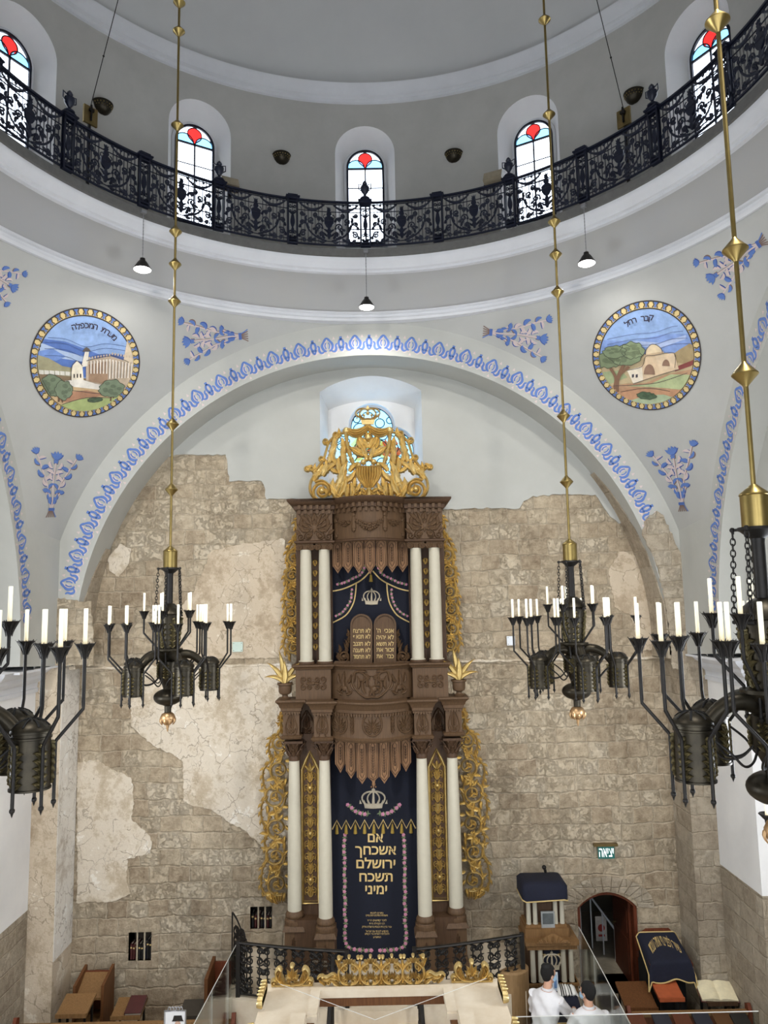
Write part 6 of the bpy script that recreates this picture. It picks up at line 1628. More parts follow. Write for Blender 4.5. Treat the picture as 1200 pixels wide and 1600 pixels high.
# stair rails descending in front of the curtain
for s, l in ((-1, 'left'), (1, 'right')):
    x = AX+s*.80; t_ = thing('stair_railing', 'black iron stair railing descending on the %s side of the ark steps' % l, 'railing', (x, 15.2, ZP), world=True)
    m = MB().tube([(x, 15.2, ZP+.98), (x+s*.05, 13.2, ZP-.35)], .04, 8); obj('handrail', m, M['iron'], t_)
    for i in range(8):
        q = i/7; y = lerp(15.1, 13.3, q); zb = ZP-.26*int((15.3-y)/.36)-.24; zt_ = lerp(ZP+.92, ZP-.28, q)
        m = MB().tube([(x, y, zb), (x, y, zt_)], .016, 6); f = lambda u, v, h: (x-h, y+u, (zb+zt_)/2+v); m.f = f
        for k in (-1, 1): m.rtube(spiral(.0, k*.16, .09, .03, 0, 1.4*k), .016, .03)
        m.f = None; obj('scroll_baluster', m, M['iron'], t_)
# pulpit stand in front of the left pedestals
px_, py_ = P(500, 1500, 15.75).x, 15.75
t_ = thing('prayer_plaque', 'carved dark wooden plaque with Hebrew lettering behind the left balustrade', 'plaque', (px_, py_, ZP), world=True)
fq = lambda x, y, h: (P(x, y, py_).x, py_-h, P(x, y, py_).z)
ol = smooth_path([(475, 1512), (477, 1502), (486, 1494), (489, 1484), (493, 1480), (506, 1480), (510, 1484), (513, 1494), (521, 1502), (523, 1512)], 4)
m = MB(fq); m.poly(ol, 0, .06); obj('board', m, M['arkdark'], t_); m = MB(fq); m.rtube(ol+[ol[0]], .9, .03, .06); m.rtube(arc(500, 1490, 6, 0, 2*PI, 16), .5, .02, .06); m.leaf(500, 1494, R(-90), 9, 5, 0, .03, .06); obj('carved_rim', m, M['arkwood'], t_)
m = MB(lambda x, y, h: fq(x, -y, h)); add_text(m, 'אין עוד מלבדו', 499, -1500, 5, .075, bold=.1, width=24); add_text(m, 'אנא ה׳ הצילה נא', 499, -1506, 5, .075, bold=.1, width=26); obj('lettering', m, M['silver'], t_, smooth=0)
m = MB().bb(px_-.12, px_+.12, py_+.06, py_+.2, ZP, P(500, 1500, py_).z); m.bb(px_-.3, px_+.3, py_-.05, py_+.3, ZP, ZP+.1); obj('stand', m, M['arkdark'], t_)

# ================================================================== BIMAH CANOPY (reading platform roof)
YF = 12.15; zb = P(596, 1533, YF).z; bx0, bx1 = P(416, 1537, YF).x, P(779, 1524, YF).x; ix0, ix1 = P(501, 1552, YF-.25).x, P(692, 1547, YF-.25).x
bim = thing('bimah_canopy', 'pale marble canopy with gilded crests in the bottom foreground', 'canopy', ((bx0+bx1)/2, YF-1.9, ZF), world=True)
yN = 8.4; yi0, yi1 = YF-.30, yN+.4
step1 = YF-.95
m = MB(lambda x, y, h: (x, y, zb+h))
hole = [(ix0, yi0), (ix1, yi0), (ix1, step1), (ix1+.14, step1), (ix1+.14, yi1), (ix0-.14, yi1), (ix0-.14, step1), (ix0, step1)]
m.poly([(bx0, YF), (bx1, YF), (bx1, yN), (bx0, yN)], -.08, .08, holes=[hole]); obj('marble_slab', m, M['marble'], bim, smooth=20)
m = MB(lambda x, y, h: (x, y, zb+h))
def rim(x0, x1, y0, y1, w, z): m.bb(x0, x1, y0, y1, z, z+.0) 
m2 = MB()
m2.bb(ix0-.14, ix1+.14, YF-.30, YF-.2, zb, zb+.03); m2.bb(ix0-.14, ix0-.0, step1+.02, YF-.301, zb, zb+.03); m2.bb(ix1+.0, ix1+.14, step1+.02, YF-.301, zb, zb+.03); m2.bb(ix0-.36, ix0-.15, yN+.3, step1+.02, zb, zb+.045); m2.bb(ix1+.15, ix1+.36, yN+.3, step1+.02, zb, zb+.045)
obj('raised_border', m2, M['trim'] if False else M['marble'], bim)
m2 = MB(); m2.bb(ix0-.1, ix1+.1, YF-.29, YF-.1, zb-.2, zb-.08)
for x in (ix0-.25, ix1+.05): m2.bb(x, x+.2, yN, YF-.3, zb-.18, zb-.08)
obj('wooden_soffit', m2, M['oakd'], bim)
for x in (bx0+.35, bx1-.35):
    for y in (YF-.4, yN+.4): obj('canopy_column', MB().lathe([(.16, ZF), (.16, ZF+.1), (.11, ZF+.14), (.10, zb-.2), (.16, zb-.08)], (x, y, 0), 16), M['marble'], bim)
def crest_big(f):
    """wide gilded crest: four lyre scrolls and trailing leaves, units = photo pixels around the centre"""
    c = MB(f)
    for k, cx in enumerate((-52, -19, 14, 47)):
        cx = cx+2.5
        for s in (-1, 1):
            c.rtube([(cx+s*a, b) for a, b in spiral(7, 26, 5.5, 1.2, R(-90), 1.5)], 1.9, .07); c.rtube([(cx+s*a, b) for a, b in spiral(6.5, 9, 4.5, 1.2, R(90), -1.4)], 1.9, .07)
            c.rtube([(cx+s*a, b) for a, b in smooth_path([(2, 3), (10, 5), (16, 14), (15, 24), (9, 31), (3, 34)], 4)], 2.2, .08)
            for (x, y, a, L, b) in [(3, 12, 70, 9, .6), (11, 8, 60, 9, .8), (5, 33, 60, 7, -1.), (14, 24, 100, 9, .8)]: c.leaf(cx+s*x, y, R(a) if s > 0 else PI-R(a), L, 4.5, s*b, .08, 0, 3)
        for a in (50, 90, 130): c.leaf(cx, 10, R(a), 9, 4.5, 0, .09); c.leaf(cx, 33, R(a), 7.5, 4.5, 0, .09)
        c.disc(cx, 42.5, 2.6, .1)
        if k < 3: c.rtube([(cx+16.5, 4), (cx+16.5, 36)], [3, 2.], .07); c.disc(cx+14, 41, 3, .09); c.disc(cx+19, 41, 3, .09); c.leaf(cx+16.5, 2, R(30), 10, 4, 0, .08); c.leaf(cx+16.5, 2, R(150), 10, 4, 0, .08)
    for s in (-1, 1):
        for (x, y, a, L, w, b) in [(64, 26, 80, 14, 8, -.9), (64, 36, 100, 9, 6, 1.2), (66, 2, 30, 20, 10, .8), (66, 10, 40, 20, 10, -1.4), (78, 14, -30, 18, 9, 1.2), (70, 4, 60, 16, 9, -1.5), (86, 6, 10, 14, 8, .8), (86, 2, 60, 12, 7, -1.), (90, 4, 100, 9, 6, .9)]: c.leaf(s*x, y, R(a) if s > 0 else PI-R(a), L, w, s*b, .08, 0, 4)
        c.rtube([(s*a, b) for a, b in smooth_path([(66, 8), (74, 18), (84, 14), (94, 16), (98, 12)], 5)], 1.8, .07); c.rtube([(s*a, b) for a, b in spiral(82, 7, 4.5, 1, 0, 1.5)], 1.8, .07); c.disc(s*65, 41, 3.4, .1); c.disc(s*91, 15, 3, .09)
    c.poly([(-66, -2.5), (66, -2.5), (66, 2), (-66, 2)], -.03, .08)
    return c
def crest_small(f):
    c = MB(f)
    for a in (30, 60, 90, 120, 150): c.leaf(0, 8, R(a), 20-abs(a-90)*.12, 8, 0, .09, 0, 3)
    c.disc(0, 29, 4, .12)
    for s in (-1, 1):
        c.rtube([(s*a, b) for a, b in spiral(5, 10, 4, 1, R(180), -1.4)], 1.6, .1)
        c.rtube([(s*a, b) for a, b in smooth_path([(3, 2), (14, 3), (23, 11), (25, 20), (20, 26), (17, 22)], 5)], [2.6]*26, .09)
        for (x, y, a, L, w, b) in [(12, 3, 60, 16, 8, .6), (18, 8, 80, 16, 8, .8), (22, 14, 100, 13, 7, 1.)]: c.leaf(s*x, y, R(a) if s > 0 else PI-R(a), L, w, s*b, .1, 0, 3)
        c.rtube([(s*a, b) for a, b in spiral(28, 5, 5, 1, R(180), -1.4)], 2., .09); c.disc(s*28, 5, 2.5, .1); c.disc(s*19, 25, 3, .1)
    c.poly([(-32, -2), (32, -2), (32, 1.5), (-32, 1.5)], -.03, .08)
    return c
kk = 12.1*.94/FPX
def place_crest(maker, px, py, Y, name, label_mat=M['gold']):
    q = P(px, py, Y); f = lambda x, y, h: (q.x+x*kk, Y-h+.0, zb+.01+y*kk); return obj(name, maker(f), label_mat, bim, smooth=50)
place_crest(crest_big, 596, 1534, YF-.12, 'gilded_crest'); place_crest(crest_small, 457, 1533, YF-.06, 'gilded_acanthus_crest'); place_crest(crest_small, 737, 1525, YF-.06, 'gilded_acanthus_crest')
for s, x in ((-1, bx0), (1, bx1)):
    for k in range(3):
        y0 = YF-.55-k*1.15
        f = lambda u, v, h: (x+s*(h-.06), y0+u*kk*.9, zb+.01+v*kk*1.0); c = MB(f)
        for q in range(-2, 3):
            for w in (-1, 1): c.rtube([(q*11+w*a, b) for a, b in spiral(4, 9, 5, 1, R(-90), 1.4)], 1.8, .08); c.leaf(q*11, 3, R(60) if w > 0 else R(120), 16, 7, w*.8, .08, 0, 3)
            c.disc(q*11, 20, 3, .09); c.leaf(q*11, 10, R(90), 10, 6, 0, .08)
        obj('gilded_side_crest', c, M['gold'], bim, smooth=50)

# ================================================================== SMALL THINGS ON THE WALLS
q = P(945, 1329, YB); t_ = thing('exit_sign', 'green-blue lit exit sign with white Hebrew word on the stone wall', 'sign', (q.x, YB-.1, q.z), world=True)
k = K(1329, YB)
obj('sign_bracket', MB().bb(q.x-.27, q.x+.27, YB-.13, YB, q.z+8.5*k, q.z+12*k), M['brassdk'], t_)
es = NT('exit_panel_glow'); pm2 = es.out(srgb(36, 92, 84), .3, 0, None, srgb(40, 104, 100), .25)
obj('sign_panel', MB().bb(q.x-.18, q.x+.19, YB-.10, YB-.06, q.z-10*k, q.z+8*k), pm2, t_)
es = NT('exit_letter_glow'); pm3 = es.out((1, 1, 1, 1), .3, 0, None, (.9, .97, 1, 1), .9)
m = MB(lambda x, y, h: (q.x+.005+x, YB-.105-h, q.z-.012+y)); add_text(m, 'יציאה', 0, 0, .30, 0, bold=.003, width=.33); obj('lettering', m, pm3, t_, smooth=0)
for (x0, y0, x1, y1, l) in ((364, 1003, 380, 1018, 'small pale green glass plate on the plaster left of the ark'), (791, 994, 804, 1008, 'small white plate on the stone right of the ark')):
    a = P(x0, y0, YB); b = P(x1, y1, YB); t_ = thing('wall_plate', l, 'plate', ((a.x+b.x)/2, YB, b.z), world=True)
    g_ = flat('pale_plate' if x0 < 500 else 'white_plate', (196, 212, 200) if x0 < 500 else (226, 230, 234), .3, var=.03)
    obj('plate', MB().bb(a.x, b.x, YB-.07, YB-.04, b.z, a.z), g_, t_); m = MB()
    for x in (a.x+.03, b.x-.03):
        for z in (a.z-.03, b.z+.03): m.tube([(x, YB, z), (x, YB-.08, z)], .008, 6)
    obj('fixing_screw', m, M['iron'], t_)
a = P(0, 1352, 16.0); 
vm = thing('air_vent', 'black louvred air vent on the white pier at the left edge', 'vent', (-7.42, 16.0, a.z-.2), world=True)
vy0, vy1 = 15.25, 15.62; vz = P(8, 1366, 15.5).z
obj('vent_frame', MB().bb(-7.9+.0, -7.86, 13.9, 15.1, vz-.2, vz+.22), M['black'], vm)
m = MB()
for i in range(7): m.box(-7.85, 14.5, vz-.15+i*.055, .03, 1.1, .012, tilt=Euler((0, R(35), 0)))
obj('louvre', m, M['iron'], vm)
# niches: bars and books
rnd = random.Random(4)
bk = []
def book(w, d, h, mat, label, loc, rz=0, tilt=0, group='prayer books in the barred wall niches'):
    t_ = thing('book', label, 'book', loc, rz, group); t_.rotation_euler = (0, tilt, rz)
    m = MB().bb(0, w, 0, d, 0, h); m = MB(); m.bb(0, .012, 0, d, 0, h); m.bb(w-.012, w, 0, d, 0, h)
    m.tube([(w/2, .0, 0), (w/2, .0, h)], w/2, 10); obj('cover', m, mat, t_); obj('pages', MB().bb(.012, w-.012, .02, d-.01, .01, h-.01), M['cream'], t_)
    obj('spine_stripe', MB().box(w/2, -w/2, h*.78, w*.7, .006, .03), M['thread'], t_); return t_
mar = flat('maroon_leather', (74, 34, 34), .5); nvb = flat('dark_blue_leather', (28, 30, 48), .5); blk = flat('black_leather', (30, 27, 26), .5)
for nn, nm, cols in ((nA, 'left niche', [mar, mar, mar, blk, blk, nvb, blk, blk]), (nB, 'niche beside the ark', [blk, mar, mar, blk, nvb, mar, blk])):
    x0, x1, z0, z1 = nn; n = len(cols); wd = (x1-x0-.02)/n; nm2 = {mar: 'maroon', nvb: 'dark blue', blk: 'black'}
    ordn = ['first', 'second', 'third', 'fourth', 'fifth', 'sixth', 'seventh', 'eighth']
    for i, c_ in enumerate(cols):
        h = (z1-z0)*rnd.uniform(.48, .68)
        book(wd*.9, .26, h, c_, '%s book standing in the barred %s, %s from the left' % (nm2[c_], nm, ordn[i]), (x0+.012+i*wd, YB+.1, z0))
    t_ = thing('window_bars', 'pale vertical iron bars across the %s' % nm, 'bars', ((x0+x1)/2, YB+.04, z0), world=True)
    for k_ in (.36, .68): obj('bar', MB().tube([(lerp(x0, x1, k_), YB+.04, z0), (lerp(x0, x1, k_), YB+.04, z1)], .02, 8), flat('pale_iron', (176, 164, 142), .5), t_)
# painted notice in the passage
a = P(930, 1432, YB+2.2); b = P(949, 1470, YB+2.2)
t_ = thing('notice_sheet', 'white sheet with a red picture hanging inside the doorway', 'notice', ((a.x+b.x)/2, YB+2.2, b.z), world=True)
obj('sheet', MB().bb(a.x, b.x, YB+2.2, YB+2.23, b.z, a.z), flat('paper', (214, 204, 194), .8), t_); m = MB(lambda x, y, h: ((a.x+b.x)/2+x, YB+2.19-h, (a.z+b.z)/2+y)); m.disc(0, .02, .09, .004, 0, 14); m.box(0, -.16, 0, .16, .05, .004); obj('red_picture', m, flat('red_print', (176, 62, 52), .8), t_)
t_ = thing('stair_handrail', 'metal handrail inside the dark doorway', 'handrail', (dX0+.9, YB+2, dZ0), world=True)
m = MB().tube([(dX0+.7, YB+2.6, dZ0+1.5), (dX0+1.25, YB+1.5, dZ0+.75)], .025, 8); obj('rail', m, M['trim'], t_)
for i in range(4): obj('rail_bar', MB().tube([(lerp(dX0+.7, dX0+1.25, i/3), YB+lerp(2.6, 1.5, i/3), dZ0), (lerp(dX0+.7, dX0+1.25, i/3), YB+lerp(2.6, 1.5, i/3), dZ0+lerp(1.5, .75, i/3))], .018, 6), M['trim'], t_)
# ================================================================== FURNITURE ALONG THE BACK WALL (placed on the floor at ZF)
OAK, OKD, MAH = M['oak'], M['oakd'], M['mahog']
def wx(px, py, Y): return P(px, py, Y).x
def wz(px, py, Y): return P(px, py, Y).z
def slab4(m, pts, th):
    """thick board from four top corners"""
    n = Vector((0, 0, -th)); m.add([tuple(p) for p in pts]+[tuple(Vector(p)+n) for p in pts], [(0, 1, 2, 3), (7, 6, 5, 4), (0, 4, 5, 1), (1, 5, 6, 2), (2, 6, 7, 3), (3, 7, 4, 0)])
def desk(name, label, cat, cx, Y, w, d, ztop, mat, slope=.28, legs=True, group=None, top_name='desk_top'):
    """small slanted reading desk (stender); near edge lower"""
    t_ = thing(name, label, cat, (cx, Y, ZF), group=group); h = ztop-ZF
    m = MB(); slab4(m, [(-w/2, -d/2, h-slope*d), (w/2, -d/2, h-slope*d), (w/2, d/2, h), (-w/2, d/2, h)], .05); m.bb(-w/2, w/2, -d/2-.02, -d/2+.01, h-slope*d-.05, h-slope*d+.03); obj(top_name, m, mat, t_)
    if legs:
        m0 = None
        for x in (-w/2+.06, w/2-.06):
            for y in (-d/2+.08, d/2-.08):
                m = MB().bb(x-.02, x+.02, y-.02, y+.02, 0, h-slope*(d/2-y)-.05); obj('leg', m, M['iron'], t_)
        m = MB().bb(-w/2+.06, w/2-.06, -.02, .02, .25, .29); obj('stretcher', m, M['iron'], t_)
    return t_, h
def at_px(px, py, Y): return P(px, py, Y)
# left: tall seat back with shelf, its folding desk, second desk with a book, dark chair
Yl = 17.35
x0, x1 = wx(109, 1560, 16.9), wx(158, 1560, 16.9); zt_ = wz(130, 1521, Yl)
t_ = thing('wooden_armchair', 'tall wooden prayer seat with shelf at the far left of the stone wall', 'seat', ((x0+x1)/2, Yl, ZF), world=True)
for x in (x0, x1-.06):
    m = MB(); slab4(m, [(x, Yl-.3, zt_-.12), (x+.06, Yl-.3, zt_-.12), (x+.06, Yl+.35, zt_+.03), (x, Yl+.35, zt_+.03)], zt_-ZF-.12); obj('side_panel', m, OKD, t_)
obj('back_panel', MB().bb(x0+.05, x1-.05, Yl+.22, Yl+.28, ZF+.1, zt_-.06), MAH, t_)
m = MB(); slab4(m, [(x0+.05, Yl-.28, zt_-.36), (x1-.05, Yl-.28, zt_-.36), (x1-.05, Yl+.24, zt_-.06), (x0+.05, Yl+.24, zt_-.06)], .05); obj('sloped_shelf', m, OAK, t_)
obj('seat', MB().bb(x0+.05, x1-.05, Yl-.3, Yl+.25, ZF+.62, ZF+.68), OAK, t_)
q = at_px(124, 1556, 16.75); desk('reading_desk', 'slanted wooden reading desk on black legs in front of the tall seat', 'desk', q.x, 16.6, .62, .55, at_px(126, 1551, 16.9).z, OAK)
q = at_px(205, 1558, 17.2); dk, h = desk('reading_desk', 'low wooden reading desk with a closed maroon book under the barred niche', 'desk', q.x, 17.1, .62, .52, at_px(205, 1558, 17.35).z, OAK)
bt = thing('book', 'closed maroon prayer book lying on the low desk under the niche', 'book', (q.x+.14, 17.1, ZF+h-.07)); bt.rotation_euler = (R(15.6), 0, 0)
m = MB().bb(-.17, .17, -.24, .24, .0, .012).bb(-.17, .17, -.24, .24, .05, .062).bb(-.175, -.165, -.24, .24, 0, .062); obj('cover', m, mar, bt); obj('pages', MB().bb(-.16, .16, -.23, .23, .012, .05), M['cream'], bt)
q = at_px(303, 1570, 16.9); desk('reading_desk', 'small dark reading desk on thin legs left of the ark platform', 'desk', q.x, 16.9, .52, .5, at_px(306, 1563, 17.1).z, flat('dark_grey_board', (58, 52, 44), .6), .2)
# bench beside the platform, behind the acrylic screen
x0, x1 = wx(331, 1530, 17.2), wx(372, 1530, 17.2); zt_ = wz(335, 1504, 17.2)
t_ = thing('wooden_bench', 'brown wooden bench behind the acrylic screen left of the platform', 'bench', ((x0+x1)/2, 17.2, ZF), world=True)
m = MB(); slab4(m, [(x0-.05, 16.7, zt_-.1), (x0+.02, 16.7, zt_-.1), (x0+.02, 17.5, zt_), (x0-.05, 17.5, zt_)], zt_-ZF-.1); obj('side_panel', m, OKD, t_); obj('back_panel', MB().bb(x0, x1+.1, 17.4, 17.46, ZF, zt_-.08), MAH, t_)
m = MB().bb(x0, x1+.1, 16.8, 17.4, ZF+.6, ZF+.66); obj('seat', m, OKD, t_); m = MB(); slab4(m, [(x0, 16.75, zt_-.95), (x1, 16.75, zt_-.95), (x1, 17.3, zt_-.78), (x0, 17.3, zt_-.78)], .05); obj('book_shelf', m, MAH, t_)
# pew rails along the bottom of the picture
def pew(xa, xb, Y, zt, label, seat=True):
    t_ = thing('pew', label, 'pew', ((xa+xb)/2, Y, ZF), world=True)
    obj('top_rail', MB().bb(xa, xb, Y-.05, Y+.05, zt-.07, zt), OAK, t_); obj('back_panel', MB().bb(xa+.04, xb-.04, Y-.03, Y+.02, ZF+.1, zt-.07), MAH, t_)
    if seat: obj('seat', MB().bb(xa+.04, xb-.04, Y-.65, Y-.03, ZF+.58, ZF+.64), OAK, t_)
    dd = .7 if seat else .12
    for x in (xa, xb-.07):
        m = MB(); m.poly  
        f = lambda y, z, h, x=x: (x+h, y, z); m.f = f; m.poly([(Y-dd, ZF), (Y-dd, zt-.5), (Y-dd*.65, zt-.4), (Y-.1, zt+.02), (Y-.02, zt+.14), (Y+.08, zt+.10), (Y+.08, ZF)], 0, .07); m.f = None; obj('end_panel', m, MAH, t_)
    return t_
Yp = 15.6; zt_ = wz(400, 1593, Yp)
pew(wx(22, 1590, Yp), wx(368, 1590, Yp), Yp, zt_, 'long wooden pew rail along the bottom left of the photo')
zt_ = wz(1080, 1580, 16.0); pew(wx(979, 1580, 16.0), wx(1172, 1576, 16.0), 16.0, zt_, 'wooden pew behind the row of folding seats at the bottom right', False)
# row of book rests in front of the right pew
for i, (px, c_, nm) in enumerate(((1000, MAH, 'red-brown seat board'), (1040, nvb, 'dark blue seat cover'), (1072, MAH, 'red-brown seat board'), (1104, nvb, 'dark blue seat cover'), (1136, OKD, 'brown seat board'), (1164, blk, 'black seat cover'))):
    q = at_px(px, 1590, 15.55); t_ = thing('folding_seat', '%s in the pew row, %s from the left' % (nm, ordn[i]), 'seat', (q.x, 15.6, ZF), group='folding seats in the bottom right pew row')
    h = wz(px, 1586, 15.7)-ZF; m = MB(); slab4(m, [(-.16, -.35, h-.3), (.18, -.35, h-.3), (.12, .18, h), (-.2, .18, h)], .05); obj('seat_board', m, c_, t_); obj('support', MB().bb(-.03, .03, -.1, .0, 0, h-.2), M['iron'], t_)
# right: brown desk, draped lectern, orange desk, open book stand
q = at_px(984, 1538, 17.3)
desk('reading_desk', 'wide brown wooden reading desk right below the doorway', 'desk', q.x, 16.9, .66, .7, at_px(984, 1535, 17.2).z, OKD, .3)
q = at_px(1030, 1529, 17.2); desk('reading_desk', 'reading desk with orange-red top under the draped lectern', 'desk', q.x, 16.75, .52, .5, at_px(1030, 1530, 17.0).z, flat('orange_red_board', (168, 84, 48), .5), .3)
Yd = 17.35; xa, xb = wx(1006, 1475, Yd), wx(1066, 1475, Yd); ztd = wz(1035, 1470, Yd)
t_ = thing('lectern', 'tall wooden lectern draped with gold-edged navy velvet beside the doorway', 'lectern', ((xa+xb)/2, Yd, ZF), world=True)
obj('body', MB().bb(xa, xb, Yd-.05, Yd+.45, ZF, ztd-.35), M['black'], t_)
m = MB(lambda x, y, h: (x, Yd+.45-h, y)); m.poly([(xa-.02, ztd-.5), (xb+.02, ztd-.5), (xb+.02, ztd-.06), (xb-.12, ztd+.08), (xa+.2, ztd+.08), (xa-.02, ztd-.06)], 0, .06); obj('arched_back', m, MAH, t_)
m = MB(); slab4(m, [(xa-.03, Yd-.42, ztd-.29), (xb+.05, Yd-.42, ztd-.29), (xb, Yd+.38, ztd-.05), (xa, Yd+.38, ztd-.05)], .06); obj('sloped_top', m, MAH, t_)
cl = thing('velvet_cover', 'navy velvet cover with gold trim and lettering draped over the lectern', 'cloth', ((xa+xb)/2, Yd, ztd-.3), world=True)
def drape_pts(u, v):
    """u across -1..1, v 0 (back top) .. 1 (front) .. 1.6 (hanging)"""
    cx = (xa+xb)/2; hw = (xb-xa)/2+.04
    if v <= 1: x, y, z = u*hw*(1+.08*v), Yd+.38-.80*v, ztd-.02-.26*v+.02
    else: q_ = v-1; x, y, z = u*hw*(1.08+.1*q_), Yd-.44-.06*q_+.02*sin(9*u)*q_, ztd-.26-.62*q_*(1-.10*sin(5*u+1))
    if abs(u) > .86: z -= (abs(u)-.86)*(1.6 if u < 0 else 2.0)*(.4+.6*min(1, v))
    return Vector((cx+x, y, z+.03))
m = MB(); nu, nv = 30, 26; vs = [tuple(drape_pts(-1+2*i/nu, 1.6*j/nv)) for j in range(nv+1) for i in range(nu+1)]
m.add(vs, [(j*(nu+1)+i, j*(nu+1)+i+1, (j+1)*(nu+1)+i+1, (j+1)*(nu+1)+i) for j in range(nv) for i in range(nu)]); ob = obj('cloth', m, M['velvetb'], cl, smooth=60); md = ob.modifiers.new('thick', 'SOLIDIFY'); md.thickness = .015
e = [drape_pts(-1+2*i/30, 1.6) for i in range(31)]+[drape_pts(1, 1.6*(1-i/20)) for i in range(1, 21)]+[drape_pts(1-2*i/20, 0) for i in range(1, 21)]+[drape_pts(-1, 1.6*i/20) for i in range(1, 21)]
obj('gold_fringe', MB().tube([tuple(p+Vector((0, -.008, 0))) for p in e], .014, 6), M['thread'], cl)
m = MB(lambda x, y, h: tuple(drape_pts(x, y)+Vector((0, -.006, .006))))
vsx, fsx = text2d('שיר לפני מי אתה עומד', 1, .0); w_ = max(v[0] for v in vsx)-min(v[0] for v in vsx); c0 = (max(v[0] for v in vsx)+min(v[0] for v in vsx))/2
m.add([((a-c0)/w_*1.35, .62-b*.55-.3*(1-((a-c0)/w_*2)**2), 0) for a, b in vsx], fsx); obj('gold_lettering', m, M['thread'], cl, smooth=0)
# open book stand
q = at_px(1114, 1540, 16.9); t_, h = desk('book_stand', 'small dark book stand on four legs near the right stone pier', 'desk', q.x, 16.75, .62, .55, at_px(1114, 1534, 17.0).z, M['arkdark'], .3)
ob_ = thing('open_book', 'large open book with cream pages on the right book stand', 'book', (q.x, 16.75, ZF+h-.08)); ob_.rotation_euler = (R(16.7), 0, R(-6))
m = MB()
for s in (-1, 1):
    n = 8; vs = []
    for i in range(n+1):
        t = i/n; z = .035+.035*sin(PI*t**.7)*(1-t*.4)
        vs += [(s*.36*t, -.25, z), (s*.36*t, .25, z)]
    vs += [(s*.36*i/n, y, .0) for i in range(n+1) for y in (-.25, .25)]
    o_ = 2*(n+1); m.add(vs, [(2*i, 2*i+1, 2*i+3, 2*i+2) for i in range(n)]+[(o_+2*i, o_+2*i+2, o_+2*i+3, o_+2*i+1) for i in range(n)]+[(2*i, 2*i+2, o_+2*i+2, o_+2*i) for i in range(n)]+[(2*i+1, o_+2*i+1, o_+2*i+3, 2*i+3) for i in range(n)]+[(2*n, 2*n+1, o_+2*n+1, o_+2*n)])
obj('pages', m, flat('aged_paper', (226, 214, 180), .8), ob_, smooth=30); obj('cover', MB().bb(-.38, .38, -.27, .27, -.014, 0), mar, ob_)

# ================================================================== CANTOR'S STAND (two-tier cabinet right of the platform)
Yt_ = 16.7; am = lambda px, py: P(px, py, Yt_)
xa, xb = am(826, 1500).x, am(901, 1500).x; xc_ = (xa+xb)/2
t_ = thing('cantor_stand', 'two-tier wooden cantor stand with small cream columns right of the ark', 'cabinet', (xc_, Yt_, ZF), world=True)
zA, zB, zC, zD, zE = am(860, 1408).z, am(860, 1456).z, am(860, 1474).z, am(860, 1536).z, am(860, 1552).z
ua, ub = am(824, 1430).x, am(889, 1430).x
obj('lower_body', MB().bb(xa+.06, xb-.06, Yt_+.12, Yt_+.75, ZF, zC), M['arkdark'], t_)
m = MB(); m.bb(xa, xb, Yt_, Yt_+.8, zD-.2, zD); m.bb(xa-.03, xb+.03, Yt_-.04, Yt_+.8, zD-.05, zD); m.bb(xa, xb, Yt_, Yt_+.8, ZF, ZF+.2); m.bb(xa+.02, xb-.02, Yt_+.1, Yt_+.78, ZF, zD-.1); obj('lower_base', m, OAK, t_)
m = MB(); m.bb(xa-.02, xb+.02, Yt_-.02, Yt_+.8, zC-.12, zC); m.bb(xa-.06, xb+.06, Yt_-.08, Yt_+.8, zC-.02, zC+.05); m.bb(ua-.03, ub+.03, Yt_+.15, Yt_+.8, zC+.04, zB); obj('middle_ledge', m, OAK, t_)
m = MB(lambda x, y, h: (xc_+x, Yt_-.09-h, zC+.05+y)); m.poly([(-.36, 0), (.36, 0), (.3, .05), (.12, .14), (0, .2), (-.12, .14), (-.3, .05)], 0, .04)
for s in (-1, 1):
    for k in range(4): m.leaf(s*.05*k*1.5, .02, R(70-k*16) if s > 0 else R(110+k*16), .13, .05, s*.6, .02, .04, 3, n=5)
obj('carved_pediment', m, OAK, t_, smooth=40)
obj('upper_body', MB().bb(ua+.06, ub-.06, Yt_+.35, Yt_+.75, zB, zA), M['arkdark'], t_)
obj('upper_cornice', MB().bb(ua, ub, Yt_+.22, Yt_+.78, zA-.02, zA+.06).bb(ua, ub, Yt_+.22, Yt_+.78, zB-.02, zB+.05), OAK, t_)
for x in (ua+.08, ua+.22, ub-.22, ub-.08): obj('small_column', MB().lathe([(.055, zB+.05), (.05, zB+.08), (.045, zA-.06), (.055, zA-.02)], (x, Yt_+.3, 0), 14), M['cream'], t_)
for x in (xa+.10, xa+.26, xb-.26, xb-.10): obj('small_column', MB().lathe([(.06, zD), (.055, zD+.05), (.05, zC-.16), (.06, zC-.12)], (x, Yt_+.07, 0), 14), M['cream'], t_)
cu = obj('small_curtain', MB().bb(xa+.34, xb-.34, Yt_+.08, Yt_+.12, zD, zC-.12), M['velvet'], t_)
m = MB(lambda x, y, h: (xc_+x*.0125, Yt_+.078-h, zD+.42-y*.0125)); crown2d(m, 0, 0, 34, 30, .02)
obj('crown_embroidery', m, M['silver'], cu); m = MB(lambda x, y, h: (xc_+x, Yt_+.077-h, zC-.26+y)); add_text(m, 'שויתי ה׳ לנגדי תמיד', 0, 0, .09, .0, bold=.002, width=.5)
for k in range(7): m.disc(-.2+.4*k/6, -.78 if k % 2 else -.76, .02, .01, 0, 6)
obj('gold_lettering', m, M['thread'], cu, smooth=0)
obj('display_screen', MB().bb(am(849, 1440).x, am(870, 1440).x, Yt_+.2, Yt_+.25, am(860, 1456).z, am(860, 1431).z), flat('screen_frame', (150, 152, 150), .4), t_)
